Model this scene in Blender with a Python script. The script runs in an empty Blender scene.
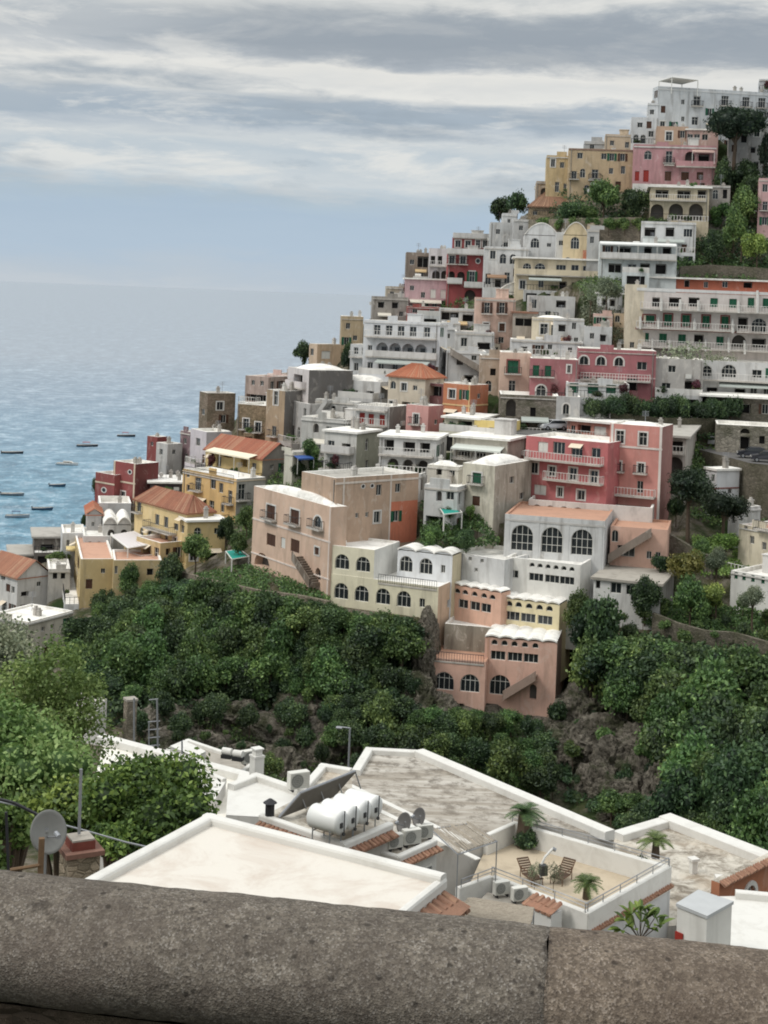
import bpy, bmesh, math, random
import numpy as np
from mathutils import Vector, Matrix, noise as mnoise
R = math.radians
scene = bpy.context.scene
COL = scene.collection
rng = random.Random(7)

# ------------------------------------------------------------------ camera
CAM_H = 66.0
FOC = 1479.0
HX, HY = 384.0, 294.6
ROLL = R(2.2)
cr, sr = math.cos(ROLL), math.sin(ROLL)
cam_d = bpy.data.cameras.new('camera')
cam_d.sensor_fit = 'VERTICAL'; cam_d.sensor_height = 36.0
cam_d.lens = 36.0 * FOC / 1024.0
cam_d.shift_y = -(512.0 - HY) / 1024.0
cam_d.clip_start = 0.1; cam_d.clip_end = 120000.0
cam = bpy.data.objects.new('camera', cam_d); COL.objects.link(cam)
cam.matrix_world = Matrix.Translation((0, 0, CAM_H)) @ Matrix.Rotation(R(90), 4, 'X') @ Matrix.Rotation(ROLL, 4, 'Z')
scene.camera = cam

def U(px, py):
    dx, dy = px - HX, py - HY
    return (dx * cr + dy * sr) / FOC, -(-dx * sr + dy * cr) / FOC
def P(px, py, D):
    u, v = U(px, py)
    return Vector((u * D, D, CAM_H + v * D))
def Q(px, py, z):
    u, v = U(px, py)
    D = (z - CAM_H) / v
    return Vector((u * D, D, z))

# ------------------------------------------------------------------ colours and materials
def s2l(c):
    c /= 255.0
    return c / 12.92 if c <= 0.04045 else ((c + 0.055) / 1.055) ** 2.4
def S(r, g, b, k=1.0):
    return tuple(min(0.86, s2l(x) * k) for x in (r, g, b))
MATS = {}
class NT:
    def __init__(self, name):
        self.m = bpy.data.materials.new(name); self.m.use_nodes = True
        self.t = self.m.node_tree; self.t.nodes.clear()
        self.out = self.n('ShaderNodeOutputMaterial')
    def n(self, typ, **kw):
        nd = self.t.nodes.new(typ)
        for k, v in kw.items():
            if k == 'i':
                for kk, vv in v.items():
                    nd.inputs[kk].default_value = vv
            else: setattr(nd, k, v)
        return nd
    def l(self, a, b): self.t.links.new(a, b)
    def noise(self, vec, scale, detail=4, rough=0.6, dist=0.0):
        nd = self.n('ShaderNodeTexNoise', i={'Scale': scale, 'Detail': detail, 'Roughness': rough, 'Distortion': dist})
        if vec is not None: self.l(vec, nd.inputs['Vector'])
        return nd.outputs['Fac']
    def ramp(self, fac, stops, interp='LINEAR'):
        nd = self.n('ShaderNodeValToRGB'); cr_ = nd.color_ramp; cr_.interpolation = interp
        while len(cr_.elements) < len(stops): cr_.elements.new(0.5)
        for e, (p, c) in zip(cr_.elements, stops):
            e.position = p; e.color = (*c, 1) if len(c) == 3 else c
        self.l(fac, nd.inputs['Fac'])
        return nd.outputs['Color']
    def mix(self, fac, a, b, mode='MIX'):
        nd = self.n('ShaderNodeMix', data_type='RGBA', blend_type=mode)
        def put(s, x):
            if isinstance(x, (tuple, list)): nd.inputs[s].default_value = (*x, 1) if len(x) == 3 else x
            elif isinstance(x, (int, float)): nd.inputs[s].default_value = x
            else: self.l(x, nd.inputs[s])
        put(0, fac); put(6, a); put(7, b)
        return nd.outputs[2]
    def math(self, op, a, b=None):
        nd = self.n('ShaderNodeMath', operation=op)
        for i, x in enumerate((a, b)):
            if x is None: continue
            if isinstance(x, (int, float)): nd.inputs[i].default_value = x
            else: self.l(x, nd.inputs[i])
        return nd.outputs[0]
    def mapping(self, vec, scale=(1, 1, 1), rot=(0, 0, 0), loc=(0, 0, 0)):
        nd = self.n('ShaderNodeMapping'); nd.inputs['Scale'].default_value = scale
        nd.inputs['Rotation'].default_value = rot; nd.inputs['Location'].default_value = loc
        self.l(vec, nd.inputs['Vector']); return nd.outputs[0]
    def pos(self): return self.n('ShaderNodeNewGeometry').outputs['Position']
    def bump(self, h, strength=0.4, dist=0.05):
        nd = self.n('ShaderNodeBump', i={'Strength': strength, 'Distance': dist}); self.l(h, nd.inputs['Height']); return nd.outputs[0]
    def done(self, color, rough=0.85, normal=None, metal=0.0, spec=0.3, shader=None):
        if shader is None:
            b = self.n('ShaderNodeBsdfPrincipled')
            if isinstance(color, (tuple, list)): b.inputs['Base Color'].default_value = (*color[:3], 1)
            else: self.l(color, b.inputs['Base Color'])
            if isinstance(rough, (int, float)): b.inputs['Roughness'].default_value = rough
            else: self.l(rough, b.inputs['Roughness'])
            b.inputs['Metallic'].default_value = metal
            b.inputs['Specular IOR Level'].default_value = spec
            if normal is not None: self.l(normal, b.inputs['Normal'])
            shader = b.outputs[0]
        self.l(shader, self.out.inputs['Surface'])
        return self.m
def dk(c, k): return tuple(x * k for x in c)
def mx(a, b, t): return tuple(x * (1 - t) + y * t for x, y in zip(a, b))

GRIME = S(96, 88, 78)
def plaster(col, grime=0.45):
    key = ('pl', tuple(round(x, 3) for x in col), grime)
    if key in MATS: return MATS[key]
    lum = .3 * col[0] + .6 * col[1] + .1 * col[2]
    kk = .92 if min(col) < .42 else (.88 if min(col) < .5 else .9)
    kk *= 1.06; ds = .38 if col[0] > 1.9 * col[1] and col[2] > .55 * col[1] else .27
    col = tuple(min(.84, (x * (1 - ds) + lum * ds) * kk) for x in col); grime = min(1.0, grime * 1.35)
    t = NT('weathered_plaster'); p = t.pos()
    n1 = t.noise(p, 0.35, 5, 0.65)
    n2 = t.noise(t.mapping(p, (1.0, 1.0, 0.16)), 1.0, 4, 0.6, .5)
    n3 = t.noise(p, 2.6, 4, 0.7)
    c = t.mix(t.ramp(n1, [(0.35, (0, 0, 0)), (0.7, (1, 1, 1))]), dk(col, 0.86), dk(col, 1.06))
    st = t.ramp(n2, [(0.50, (0, 0, 0)), (0.72, (1, 1, 1))])
    c = t.mix(t.math('MULTIPLY', st, grime), c, mx(GRIME, col, 0.25))
    pt = t.ramp(n3, [(0.60, (0, 0, 0)), (0.72, (1, 1, 1))])
    c = t.mix(t.math('MULTIPLY', pt, grime * 0.55), c, mx(GRIME, col, 0.5))
    n4 = t.noise(t.mapping(p, (1, 1, .6)), 0.9, 6, .7, .8); c = t.mix(t.math('MULTIPLY', t.ramp(n4, [(.56, (0, 0, 0)), (.62, (1, 1, 1))]), min(.6, grime * .6)), c, mx(col, S(214, 208, 198), .55)); c = t.mix(t.math('MULTIPLY', t.ramp(n4, [(.32, (1, 1, 1)), (.40, (0, 0, 0))]), min(.5, grime * .5)), c, dk(col, .6))
    MATS[key] = t.done(c, 0.9, t.bump(n3, 0.25, 0.05), spec=0.15)
    return MATS[key]
def simple(name, col, rough=0.7, metal=0.0, var=0.15, scale=6.0, spec=0.3):
    key = (name, tuple(col), rough)
    if key in MATS: return MATS[key]
    t = NT(name); n1 = t.noise(t.pos(), scale, 4, 0.6)
    c = t.mix(n1, dk(col, 1 - var), dk(col, 1 + var))
    MATS[key] = t.done(c, rough, None, metal, spec)
    return MATS[key]
def whitewash(name='limewashed_roof', base=S(232, 229, 222), dirt=S(120, 112, 100), amount=0.5, sc=0.5):
    key = (name, base, amount, sc)
    if key in MATS: return MATS[key]
    t = NT(name); p = t.pos()
    n1 = t.noise(p, sc, 6, 0.68, 0.6); n2 = t.noise(p, sc * 5, 4, 0.7)
    m1 = t.ramp(n1, [(0.48, (0, 0, 0)), (0.72, (1, 1, 1))])
    c = t.mix(t.math('MULTIPLY', m1, amount), base, dirt)
    m2 = t.ramp(n2, [(0.55, (0, 0, 0)), (0.75, (1, 1, 1))])
    c = t.mix(t.math('MULTIPLY', m2, amount * 0.5), c, mx(dirt, base, 0.4))
    MATS[key] = t.done(c, 0.85, t.bump(n2, 0.2, 0.04), spec=0.2)
    return MATS[key]
def tilemat(col=S(176, 92, 62)):
    lum = .3 * col[0] + .6 * col[1] + .1 * col[2]; col = tuple(x * .78 + lum * .22 for x in col)
    key = ('tile', col)
    if key in MATS: return MATS[key]
    t = NT('clay_roof_tiles'); p = t.pos()
    n1 = t.noise(p, 0.7, 4, 0.6); n2 = t.noise(p, 5.0, 3, 0.7)
    c = t.mix(n1, dk(col, 0.75), mx(col, S(205, 140, 100), 0.35)); rp = t.n('ShaderNodeNewGeometry').outputs['Random Per Island']; c = t.mix(t.math('MULTIPLY', rp, .5), c, mx(S(96, 74, 62), col, .2)); c = t.mix(t.ramp(rp, [(.6, (0, 0, 0)), (1.0, (.45, .45, .45))]), c, S(196, 160, 130))
    c = t.mix(t.ramp(n2, [(0.5, (0, 0, 0)), (0.7, (0.6, 0.6, 0.6))]), c, mx(col, S(110, 85, 70), 0.7))
    MATS[key] = t.done(c, 0.85, t.bump(n2, 0.5, 0.08), spec=0.2)
    return MATS[key]
def stonemat(col=S(140, 130, 116), sc=1.6, name='rubble_stone'):
    key = (name, col, sc)
    if key in MATS: return MATS[key]
    sc = sc * 2.2 if sc < 4 else sc
    t = NT(name); p = t.pos()
    v = t.n('ShaderNodeTexVoronoi', feature='DISTANCE_TO_EDGE', i={'Scale': sc, 'Randomness': 1.0}); t.l(t.mapping(p, (1, 1, 1.5)), v.inputs['Vector'])
    v2 = t.n('ShaderNodeTexVoronoi', i={'Scale': sc, 'Randomness': 1.0}); t.l(t.mapping(p, (1, 1, 1.5)), v2.inputs['Vector'])
    n1 = t.noise(p, 0.4, 6, 0.7); n2 = t.noise(p, sc * 4, 4, 0.7)
    cell = t.n('ShaderNodeSeparateColor'); t.l(v2.outputs['Color'], cell.inputs[0])
    c = t.mix(cell.outputs[0], dk(col, 0.7), dk(col, 1.25))
    c = t.mix(t.ramp(v.outputs['Distance'], [(0.02, (.7, .7, .7)), (0.09, (0, 0, 0))]), c, dk(col, 0.6))
    c = t.mix(t.ramp(n1, [(0.45, (0, 0, 0)), (0.7, (0.75, 0.75, 0.75))]), c, S(70, 72, 52))
    h = t.math('ADD', t.ramp(v.outputs['Distance'], [(0.0, (0, 0, 0)), (0.12, (1, 1, 1))]), n2)
    MATS[key] = t.done(c, 0.92, t.bump(h, 0.6, 0.12), spec=0.15)
    return MATS[key]
def glassmat():
    if 'glass' in MATS: return MATS['glass']
    t = NT('window_glass'); n1 = t.noise(t.pos(), 0.5, 3)
    c = t.mix(n1, S(20, 23, 26), S(52, 57, 60))
    MATS['glass'] = t.done(c, 0.12, None, 0.0, 0.5); return MATS['glass']
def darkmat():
    return simple('painted_interior_shade', S(40, 38, 38), 0.8, var=0.4, scale=1.2)  # dark colour stands in for the shade inside deep openings
def slatmat(col, name='painted_slats'):
    key = (name, tuple(col))
    if key in MATS: return MATS[key]
    t = NT(name); p = t.pos()
    w = t.n('ShaderNodeTexWave', wave_type='BANDS', bands_direction='Z', i={'Scale': 4.0, 'Distortion': 0.0}); t.l(p, w.inputs['Vector'])
    c = t.mix(w.outputs['Fac'], dk(col, 0.6), col); c = t.mix(t.noise(p, 1.3, 3), c, dk(col, 0.8))
    MATS[key] = t.done(c, 0.6, t.bump(w.outputs['Fac'], 0.4, 0.03)); return MATS[key]
WHITE = S(214, 212, 206)
M_frame = simple('white_paint', S(205, 203, 196), 0.6)
M_trim = plaster(S(216, 212, 204), 0.3)
M_iron = simple('dark_iron', S(52, 52, 54), 0.55, 0.3)
M_green = slatmat(S(30, 92, 66))
M_brown = slatmat(S(84, 56, 42))
M_wood = simple('weathered_wood', S(110, 88, 66), 0.8, var=0.3, scale=9)
M_red = simple('red_paint', S(140, 46, 38), 0.6)
M_lime = whitewash()
M_grey = simple('grey_metal', S(150, 152, 155), 0.45, 0.5)
M_concrete = whitewash('concrete', S(160, 154, 144), S(92, 86, 78), 0.55, 0.7)

# ------------------------------------------------------------------ mesh helpers
def mesh_obj(name, verts, faces, mats, parent=None, fm=None, smooth=False):
    me = bpy.data.meshes.new(name); me.from_pydata(verts, [], faces)
    for m in (mats if isinstance(mats, (list, tuple)) else [mats]): me.materials.append(m)
    if fm: me.polygons.foreach_set('material_index', fm)
    if smooth: me.polygons.foreach_set('use_smooth', [True] * len(me.polygons))
    me.update()
    o = bpy.data.objects.new(name, me); COL.objects.link(o)
    if parent is not None: o.parent = parent
    return o
def tag(o, label, cat, group=None):
    o['label'] = label; o['category'] = cat
    if group: o['group'] = group
    return o
def empty(name, loc, label=None, cat=None, group=None, rz=0.0):
    o = bpy.data.objects.new(name, None); COL.objects.link(o); o.location = loc; o.rotation_euler = (0, 0, rz)
    o.empty_display_size = 0.3
    if label: tag(o, label, cat, group)
    return o
class MB:
    """collects polygons in the coordinates of the thing"""
    def __init__(self): self.v = []; self.f = []; self.m = []
    def poly(self, pts, mi=0):
        b = len(self.v); self.v += [tuple(p) for p in pts]; self.f.append(tuple(range(b, b + len(pts)))); self.m.append(mi)
    def box(self, c, sx, sy, sz, rz=0.0, mi=0, M=None):
        b = len(self.v); ca, sa = math.cos(rz), math.sin(rz)
        for dz in (-.5, .5):
            for dx, dy in ((-.5, -.5), (.5, -.5), (.5, .5), (-.5, .5)):
                x, y = dx * sx, dy * sy
                p = Vector((x * ca - y * sa, x * sa + y * ca, dz * sz))
                if M is not None: p = M @ p
                self.v.append((c[0] + p.x, c[1] + p.y, c[2] + p.z))
        for f in ((0, 3, 2, 1), (4, 5, 6, 7), (0, 1, 5, 4), (1, 2, 6, 5), (2, 3, 7, 6), (3, 0, 4, 7)):
            self.f.append(tuple(b + i for i in f)); self.m.append(mi)
    def tube(self, a, c, r, n=8, r2=None, mi=0, caps=True):
        a = Vector(a); c = Vector(c); d = (c - a)
        if d.length < 1e-6: return
        d.normalize(); q = d.to_track_quat('Z', 'Y'); b = len(self.v); r2 = r if r2 is None else r2
        for p, rr in ((a, r), (c, r2)):
            for k in range(n):
                an = 2 * math.pi * k / n; w = q @ Vector((math.cos(an) * rr, math.sin(an) * rr, 0))
                self.v.append(tuple(p + w))
        for k in range(n):
            j = (k + 1) % n; self.f.append((b + k, b + j, b + n + j, b + n + k)); self.m.append(mi)
        if caps:
            self.f.append(tuple(b + k for k in reversed(range(n)))); self.m.append(mi)
            self.f.append(tuple(b + n + k for k in range(n))); self.m.append(mi)
    def path(self, pts, r, n=6, r2=None, mi=0):
        r2 = r if r2 is None else r2; k = len(pts) - 1
        for i in range(k):
            self.tube(pts[i], pts[i + 1], r + (r2 - r) * i / k, n, r + (r2 - r) * (i + 1) / k, mi)
    def prism(self, pts, z0, z1, mi=0, top=True, bottom=True):
        n = len(pts)
        for i in range(n):
            a, c = pts[i], pts[(i + 1) % n]
            self.poly([(a[0], a[1], z0), (c[0], c[1], z0), (c[0], c[1], z1), (a[0], a[1], z1)], mi)
        if top: self.poly([(p[0], p[1], z1) for p in pts], mi)
        if bottom: self.poly([(p[0], p[1], z0) for p in reversed(pts)], mi)
    def build(self, name, mats, parent=None, smooth=False, weld=False):
        o = mesh_obj(name, self.v, self.f, mats, parent, self.m, smooth)
        bm = bmesh.new(); bm.from_mesh(o.data)
        if weld: bmesh.ops.remove_doubles(bm, verts=bm.verts, dist=1e-4)
        bmesh.ops.recalc_face_normals(bm, faces=bm.faces); bm.to_mesh(o.data); bm.free()
        return o
# ------------------------------------------------------------------ the hillside: distance field over the view, then a terrain sheet
DC = [  # px, py, distance
 (545,700,160),(340,600,168),(250,580,180),(430,690,158),(120,590,198),(0,625,200),(30,570,215),(100,540,215),(120,500,240),
 (200,500,222),(200,440,258),(300,430,228),(240,380,262),(330,350,270),(400,420,215),(420,370,236),(400,320,262),(440,300,280),(480,310,255),(420,265,300),
 (530,250,265),(490,230,290),(540,420,205),(540,500,182),(600,500,182),(600,390,215),(700,350,232),(700,280,250),(700,230,258),(560,190,280),(640,170,275),(700,120,292),
 (768,420,215),(720,500,192),(768,560,176),(640,600,165),(620,560,172),(700,700,150),(300,765,151),(300,700,160),(430,755,149),(560,720,158),(640,765,144),(640,825,133),(560,840,133),(768,860,112),(100,700,158),(200,748,149),(200,695,160),
 (100,930,92),(384,930,95),(768,930,92),(-200,600,215),(-200,930,95),(1000,930,90),(1000,500,180),(1000,200,250),(1000,80,290),(450,560,170),(480,620,166)]
_A = np.array(DC, float); _pts = _A[:, :2] / 100.0; _val = _A[:, 2]
def _phi(r): return np.where(r > 1e-9, r * r * np.log(np.maximum(r, 1e-9)), 0.0)
_n = len(_pts); _K = _phi(np.linalg.norm(_pts[:, None] - _pts[None], axis=2)) + 0.15 * np.eye(_n)
_Pm = np.hstack([np.ones((_n, 1)), _pts]); _M = np.block([[_K, _Pm], [_Pm.T, np.zeros((3, 3))]])
_w = np.linalg.solve(_M, np.concatenate([_val, np.zeros(3)]))
def DEPTH(px, py):
    px = np.atleast_1d(np.asarray(px, float)); py = np.atleast_1d(np.asarray(py, float))
    q = np.stack([px, py], -1) / 100.0
    r = np.linalg.norm(q[..., None, :] - _pts, axis=-1)
    return _phi(r) @ _w[:_n] + _w[_n] + q @ _w[_n + 1:]
def dep(px, py): return float(DEPTH(px, py)[0])
SKY = [(-260,650),(0,606),(38,566),(70,545),(95,515),(140,492),(180,455),(210,425),(245,402),(300,372),(335,352),(362,322),(400,296),(432,275),(470,248),(492,232),(520,214),(560,190),(600,168),(640,150),(680,132),(768,118),(1100,70)]
def skyline(px): return float(np.interp(px, [a for a, b in SKY], [b for a, b in SKY]))
def hill_point(px, py, back=1.0):
    return P(px, py, dep(px, py) + back)

t = NT('hillside_ground'); p = t.pos()
n1 = t.noise(p, 0.09, 6, 0.65); n2 = t.noise(p, 0.7, 6, 0.7); n3 = t.noise(t.mapping(p, (1, 1, 0.5)), 2.2, 5, 0.75)
rock = t.mix(n3, S(84, 78, 70), S(160, 150, 136)); earth = t.mix(n2, S(66, 62, 46), S(98, 94, 70)); green = t.mix(n2, S(30, 40, 24), S(62, 78, 42))
c = t.mix(t.ramp(n2, [(0.42, (0, 0, 0)), (0.58, (1, 1, 1))]), rock, earth)
c = t.mix(t.ramp(n1, [(0.46, (0, 0, 0)), (0.58, (1, 1, 1))]), c, green)
hb = t.math('ADD', n2, n3)
M_hill = t.done(c, 0.95, t.bump(hb, 0.9, 0.5), spec=0.1)

# near slope under the photographer, down to the valley floor
def near_z(Y): return float(np.interp(Y, [0, 2, 6, 12, 20, 32, 45, 60, 75, 95, 130], [64.0, 63.5, 58, 54, 50.5, 45.0, 39.5, 34, 29, 23.5, 19]))
verts = []; nx = 60; ys = [-6, 0, 2, 4, 6, 9, 12, 16, 20, 26, 32, 38, 45, 52, 60, 68, 75, 85, 95, 110, 130]
for Y in ys:
    for i in range(nx):
        X = -90 + 180 * i / (nx - 1); verts.append((X, Y, near_z(Y) + mnoise.noise((X * .1, Y * .1, 0)) * 0.8 * min(1, max(0, Y - 3) / 8)))
faces = [(j * nx + i, j * nx + i + 1, (j + 1) * nx + i + 1, (j + 1) * nx + i) for j in range(len(ys) - 1) for i in range(nx - 1)]
o = mesh_obj('near_slope', verts, faces, M_hill, smooth=True); o['kind'] = 'structure'

# ------------------------------------------------------------------ sea
t = NT('sea_water'); p = t.pos()
w0 = t.noise(p, 0.0012, 5, .6, .6); w1 = t.noise(p, 0.11, 9, .78, .3); w2 = t.noise(t.mapping(p, (.5, .24, 1)), 1.0, 5, .7, .3)
sp_ = t.n('ShaderNodeSeparateXYZ'); t.l(p, sp_.inputs[0])
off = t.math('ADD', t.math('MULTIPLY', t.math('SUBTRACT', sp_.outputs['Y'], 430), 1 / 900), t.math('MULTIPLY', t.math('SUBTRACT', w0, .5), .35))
shoal_haze = t.ramp(off, [(0.0, S(86, 136, 158)), (.16, S(102, 140, 160)), (.4, S(124, 143, 158)), (1.0, S(136, 147, 158))])  # turquoise shallows near shore; paling offshore is haze put into the colour
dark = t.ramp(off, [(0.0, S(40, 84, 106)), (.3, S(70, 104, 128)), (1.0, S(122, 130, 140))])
c = t.mix(t.ramp(w1, [(.36, (.9, .9, .9)), (.54, (0, 0, 0))]), shoal_haze, dark)
c = t.mix(t.ramp(w1, [(.53, (0, 0, 0)), (.66, (.7, .7, .7))]), c, S(192, 208, 218))
c = t.mix(t.ramp(w2, [(.56, (0, 0, 0)), (.70, (.6, .6, .6))]), c, S(188, 212, 222)); c = t.mix(t.ramp(w2, [(.32, (.55, .55, .55)), (.44, (0, 0, 0))]), c, dark)
w4 = t.noise(t.mapping(p, (.06, .018, 1)), 1.0, 6, .8, .3); c = t.mix(t.ramp(w4, [(.36, (.5, .5, .5)), (.5, (0, 0, 0))]), c, dark); c = t.mix(t.ramp(w4, [(.54, (0, 0, 0)), (.68, (.4, .4, .4))]), c, S(190, 202, 212))
hb = t.math('ADD', t.math('ADD', w1, w4), t.math('MULTIPLY', w2, 0.4))
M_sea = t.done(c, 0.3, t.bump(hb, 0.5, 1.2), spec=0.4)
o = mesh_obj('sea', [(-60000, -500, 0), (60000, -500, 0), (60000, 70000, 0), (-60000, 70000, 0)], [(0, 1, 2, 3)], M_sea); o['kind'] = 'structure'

# ------------------------------------------------------------------ sky and light
SUN_AZ, SUN_EL = R(-62), R(46)     # azimuth from +Y, clockwise; sun behind cloud to the left
w = bpy.data.worlds.new('World'); scene.world = w; w.use_nodes = True
nt = w.node_tree; nt.nodes.clear()
class WT(NT):
    def __init__(self, tree): self.t = tree
t = WT(nt)
out = t.n('ShaderNodeOutputWorld')
skyn = t.n('ShaderNodeTexSky', sky_type='NISHITA', sun_disc=False, sun_elevation=SUN_EL, sun_rotation=SUN_AZ, air_density=1.0, dust_density=2.0)
bg1 = t.n('ShaderNodeBackground', i={'Strength': 0.09}); t.l(skyn.outputs[0], bg1.inputs[0])
tc = t.n('ShaderNodeTexCoord'); sep = t.n('ShaderNodeSeparateXYZ'); t.l(tc.outputs['Generated'], sep.inputs[0])
nA = t.noise(t.mapping(tc.outputs['Generated'], (3.2, 3.2, 26), loc=(1.3, 0.2, 0.4)), 1.0, 7, 0.55, 0.2)
nB = t.noise(t.mapping(tc.outputs['Generated'], (8, 8, 40), loc=(0.3, 2.2, 5.4)), 1.0, 8, 0.64, 0.3)
nC = t.noise(t.mapping(tc.outputs['Generated'], (2.2, 2.2, 15), loc=(4.1, 1.7, 0.9)), 1.0, 5, 0.55, 0.3)
nD = t.noise(t.mapping(tc.outputs['Generated'], (14, 14, 60), loc=(2.3, 1.2, 3.4)), 1.0, 8, 0.65, 0.3)
e = t.math('ADD', sep.outputs['Z'], t.math('MULTIPLY', t.math('SUBTRACT', nA, 0.5), 0.05))
e = t.math('ADD', e, t.math('MULTIPLY', t.math('SUBTRACT', nD, 0.5), 0.028))
e = t.math('DIVIDE', e, 0.4)
st = [(0.0, (197,206,214)),(0.02,(190,202,213)),(0.07,(181,199,216)),(0.135,(176,195,213)),(0.165,(182,199,212)),(0.185,(208,215,219)),(0.22,(193,204,212)),(0.245,(208,214,217)),(0.265,(190,199,207)),
      (0.285,(170,183,195)),(0.312,(176,187,197)),(0.328,(232,232,228)),(0.352,(222,223,221)),(0.375,(232,231,226)),(0.395,(186,192,198)),(0.425,(164,173,182)),(0.45,(172,180,187)),(0.475,(214,216,214)),(0.55,(190,195,200)),(0.7,(210,212,213)),(1.0,(222,223,222))]
base = t.ramp(e, [(a, S(*c_)) for a, c_ in st])
hi = t.ramp(sep.outputs['Z'], [(0.055, (0, 0, 0)), (0.085, (1, 1, 1))])
lf = t.ramp(t.math('ADD', sep.outputs['X'], .5), [(0.27, (.75, .75, .75)), (0.5, (0, 0, 0))])
c = t.mix(t.math('MULTIPLY', t.math('MULTIPLY', lf, t.ramp(sep.outputs['Z'], [(0.12, (0, 0, 0)), (0.15, (1, 1, 1))])), nC), base, S(222, 224, 223))
mB = t.math('MULTIPLY', t.ramp(nB, [(0.49, (0, 0, 0)), (0.61, (1, 1, 1))]), t.math('MULTIPLY', hi, 0.7))
c = t.mix(mB, c, S(236, 235, 230))
mC = t.math('MULTIPLY', t.ramp(t.math('ADD', t.math('MULTIPLY', nC, .75), t.math('MULTIPLY', nD, .25)), [(0.49, (0, 0, 0)), (0.57, (1, 1, 1))]), t.math('MULTIPLY', hi, 0.75))
c = t.mix(mC, c, S(154, 167, 179))
topd = t.math('MULTIPLY', t.ramp(t.math('ADD', sep.outputs['Z'], t.math('MULTIPLY', t.math('SUBTRACT', nD, .5), .03)), [(.150, (0, 0, 0)), (.160, (1, 1, 1)), (.182, (1, 1, 1)), (.192, (0, 0, 0))]), t.ramp(t.math('ADD', t.math('ADD', sep.outputs['X'], .5), t.math('MULTIPLY', t.math('SUBTRACT', nA, .5), .4)), [(.34, (0, 0, 0)), (.46, (.75, .75, .75))]))
c = t.mix(topd, c, S(154, 163, 172))
gain = t.math('ADD', 1.0, t.math('MULTIPLY', t.ramp(sep.outputs['Z'], [(0.25, (0, 0, 0)), (0.9, (1, 1, 1))]), 1.4))
bg2 = t.n('ShaderNodeBackground'); t.l(c, bg2.inputs[0]); t.l(gain, bg2.inputs[1])
mixs = t.n('ShaderNodeMixShader', i={0: 0.95}); t.l(bg1.outputs[0], mixs.inputs[1]); t.l(bg2.outputs[0], mixs.inputs[2])
t.l(mixs.outputs[0], out.inputs[0])
sl = bpy.data.lights.new('sun', 'SUN'); sl.energy = 1.6; sl.angle = R(16); sl.color = (1.0, 0.965, 0.91)
so = bpy.data.objects.new('sun', sl); COL.objects.link(so)
sd = Vector((math.sin(SUN_AZ) * math.cos(SUN_EL), math.cos(SUN_AZ) * math.cos(SUN_EL) - 0.55, math.sin(SUN_EL)))
sd = Vector((-0.62, -0.25, 0.74)).normalized()
SUN_AZ = math.atan2(sd.x, sd.y); SUN_EL = math.asin(sd.z)
skyn.sun_elevation = SUN_EL; skyn.sun_rotation = SUN_AZ
so.rotation_euler = sd.to_track_quat('Z', 'Y').to_euler(); so.location = (-60, 20, 150)
scene.view_settings.view_transform = 'Standard'; scene.view_settings.look = 'None'; scene.view_settings.exposure = 0
scene.render.engine = 'CYCLES'
scene.cycles.filter_width = 1.9
scene.cycles.max_bounces = 6; scene.cycles.diffuse_bounces = 3; scene.cycles.glossy_bounces = 2; scene.cycles.transmission_bounces = 2; scene.cycles.transparent_max_bounces = 4
# ------------------------------------------------------------------ windows, doors
WC = {}
def arch_pts(w, h, n=10, inset=0.0, round_full=False):
    """closed outline of an arched opening, x centred, z from 0"""
    hw = w / 2 - inset; r = min(hw, h - inset - 0.05); zs = h - inset - r
    pts = [(-hw, inset), (hw, inset)]
    if zs > inset + 0.02: pts += []
    for k in range(n + 1):
        an = math.pi * k / n; pts.append((hw * math.cos(an), zs + r * math.sin(an)))
    return pts
def rect_pts(w, h, inset=0.0): return [(-w/2 + inset, inset), (w/2 - inset, inset), (w/2 - inset, h - inset), (-w/2 + inset, h - inset)]
def ring(mb, po, pi, y0, y1, mi=0):
    n = len(po)
    for i in range(n):
        j = (i + 1) % n
        a, b, c, d = po[i], po[j], pi[j], pi[i]
        mb.poly([(a[0], y1, a[1]), (b[0], y1, b[1]), (c[0], y1, c[1]), (d[0], y1, d[1])], mi)
        mb.poly([(d[0], y0, d[1]), (c[0], y0, c[1]), (c[0], y1, c[1]), (d[0], y1, d[1])], mi)
        mb.poly([(a[0], y0, a[1]), (b[0], y0, b[1]), (b[0], y1, b[1]), (a[0], y1, a[1])], mi)
def wmesh(key, fn):
    if key not in WC:
        mb = MB(); fn(mb); me = bpy.data.meshes.new(key[0]); me.from_pydata(mb.v, [], mb.f)
        bm = bmesh.new(); bm.from_mesh(me); bmesh.ops.recalc_face_normals(bm, faces=bm.faces); bm.to_mesh(me); bm.free()
        WC[key] = me
    return WC[key]
def inst(name, me, mat, parent, loc=(0, 0, 0), rz=0.0):
    k = (me.name, mat.name)
    if k not in WC:
        m2 = me if not me.materials else me.copy()
        if not m2.materials: m2.materials.append(mat)
        else: m2.materials[0] = mat
        WC[k] = m2
    o = bpy.data.objects.new(name, WC[k]); COL.objects.link(o); o.parent = parent; o.location = loc; o.rotation_euler = (0, 0, rz)
    return o
PANE_TINT = [glassmat()]
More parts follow.
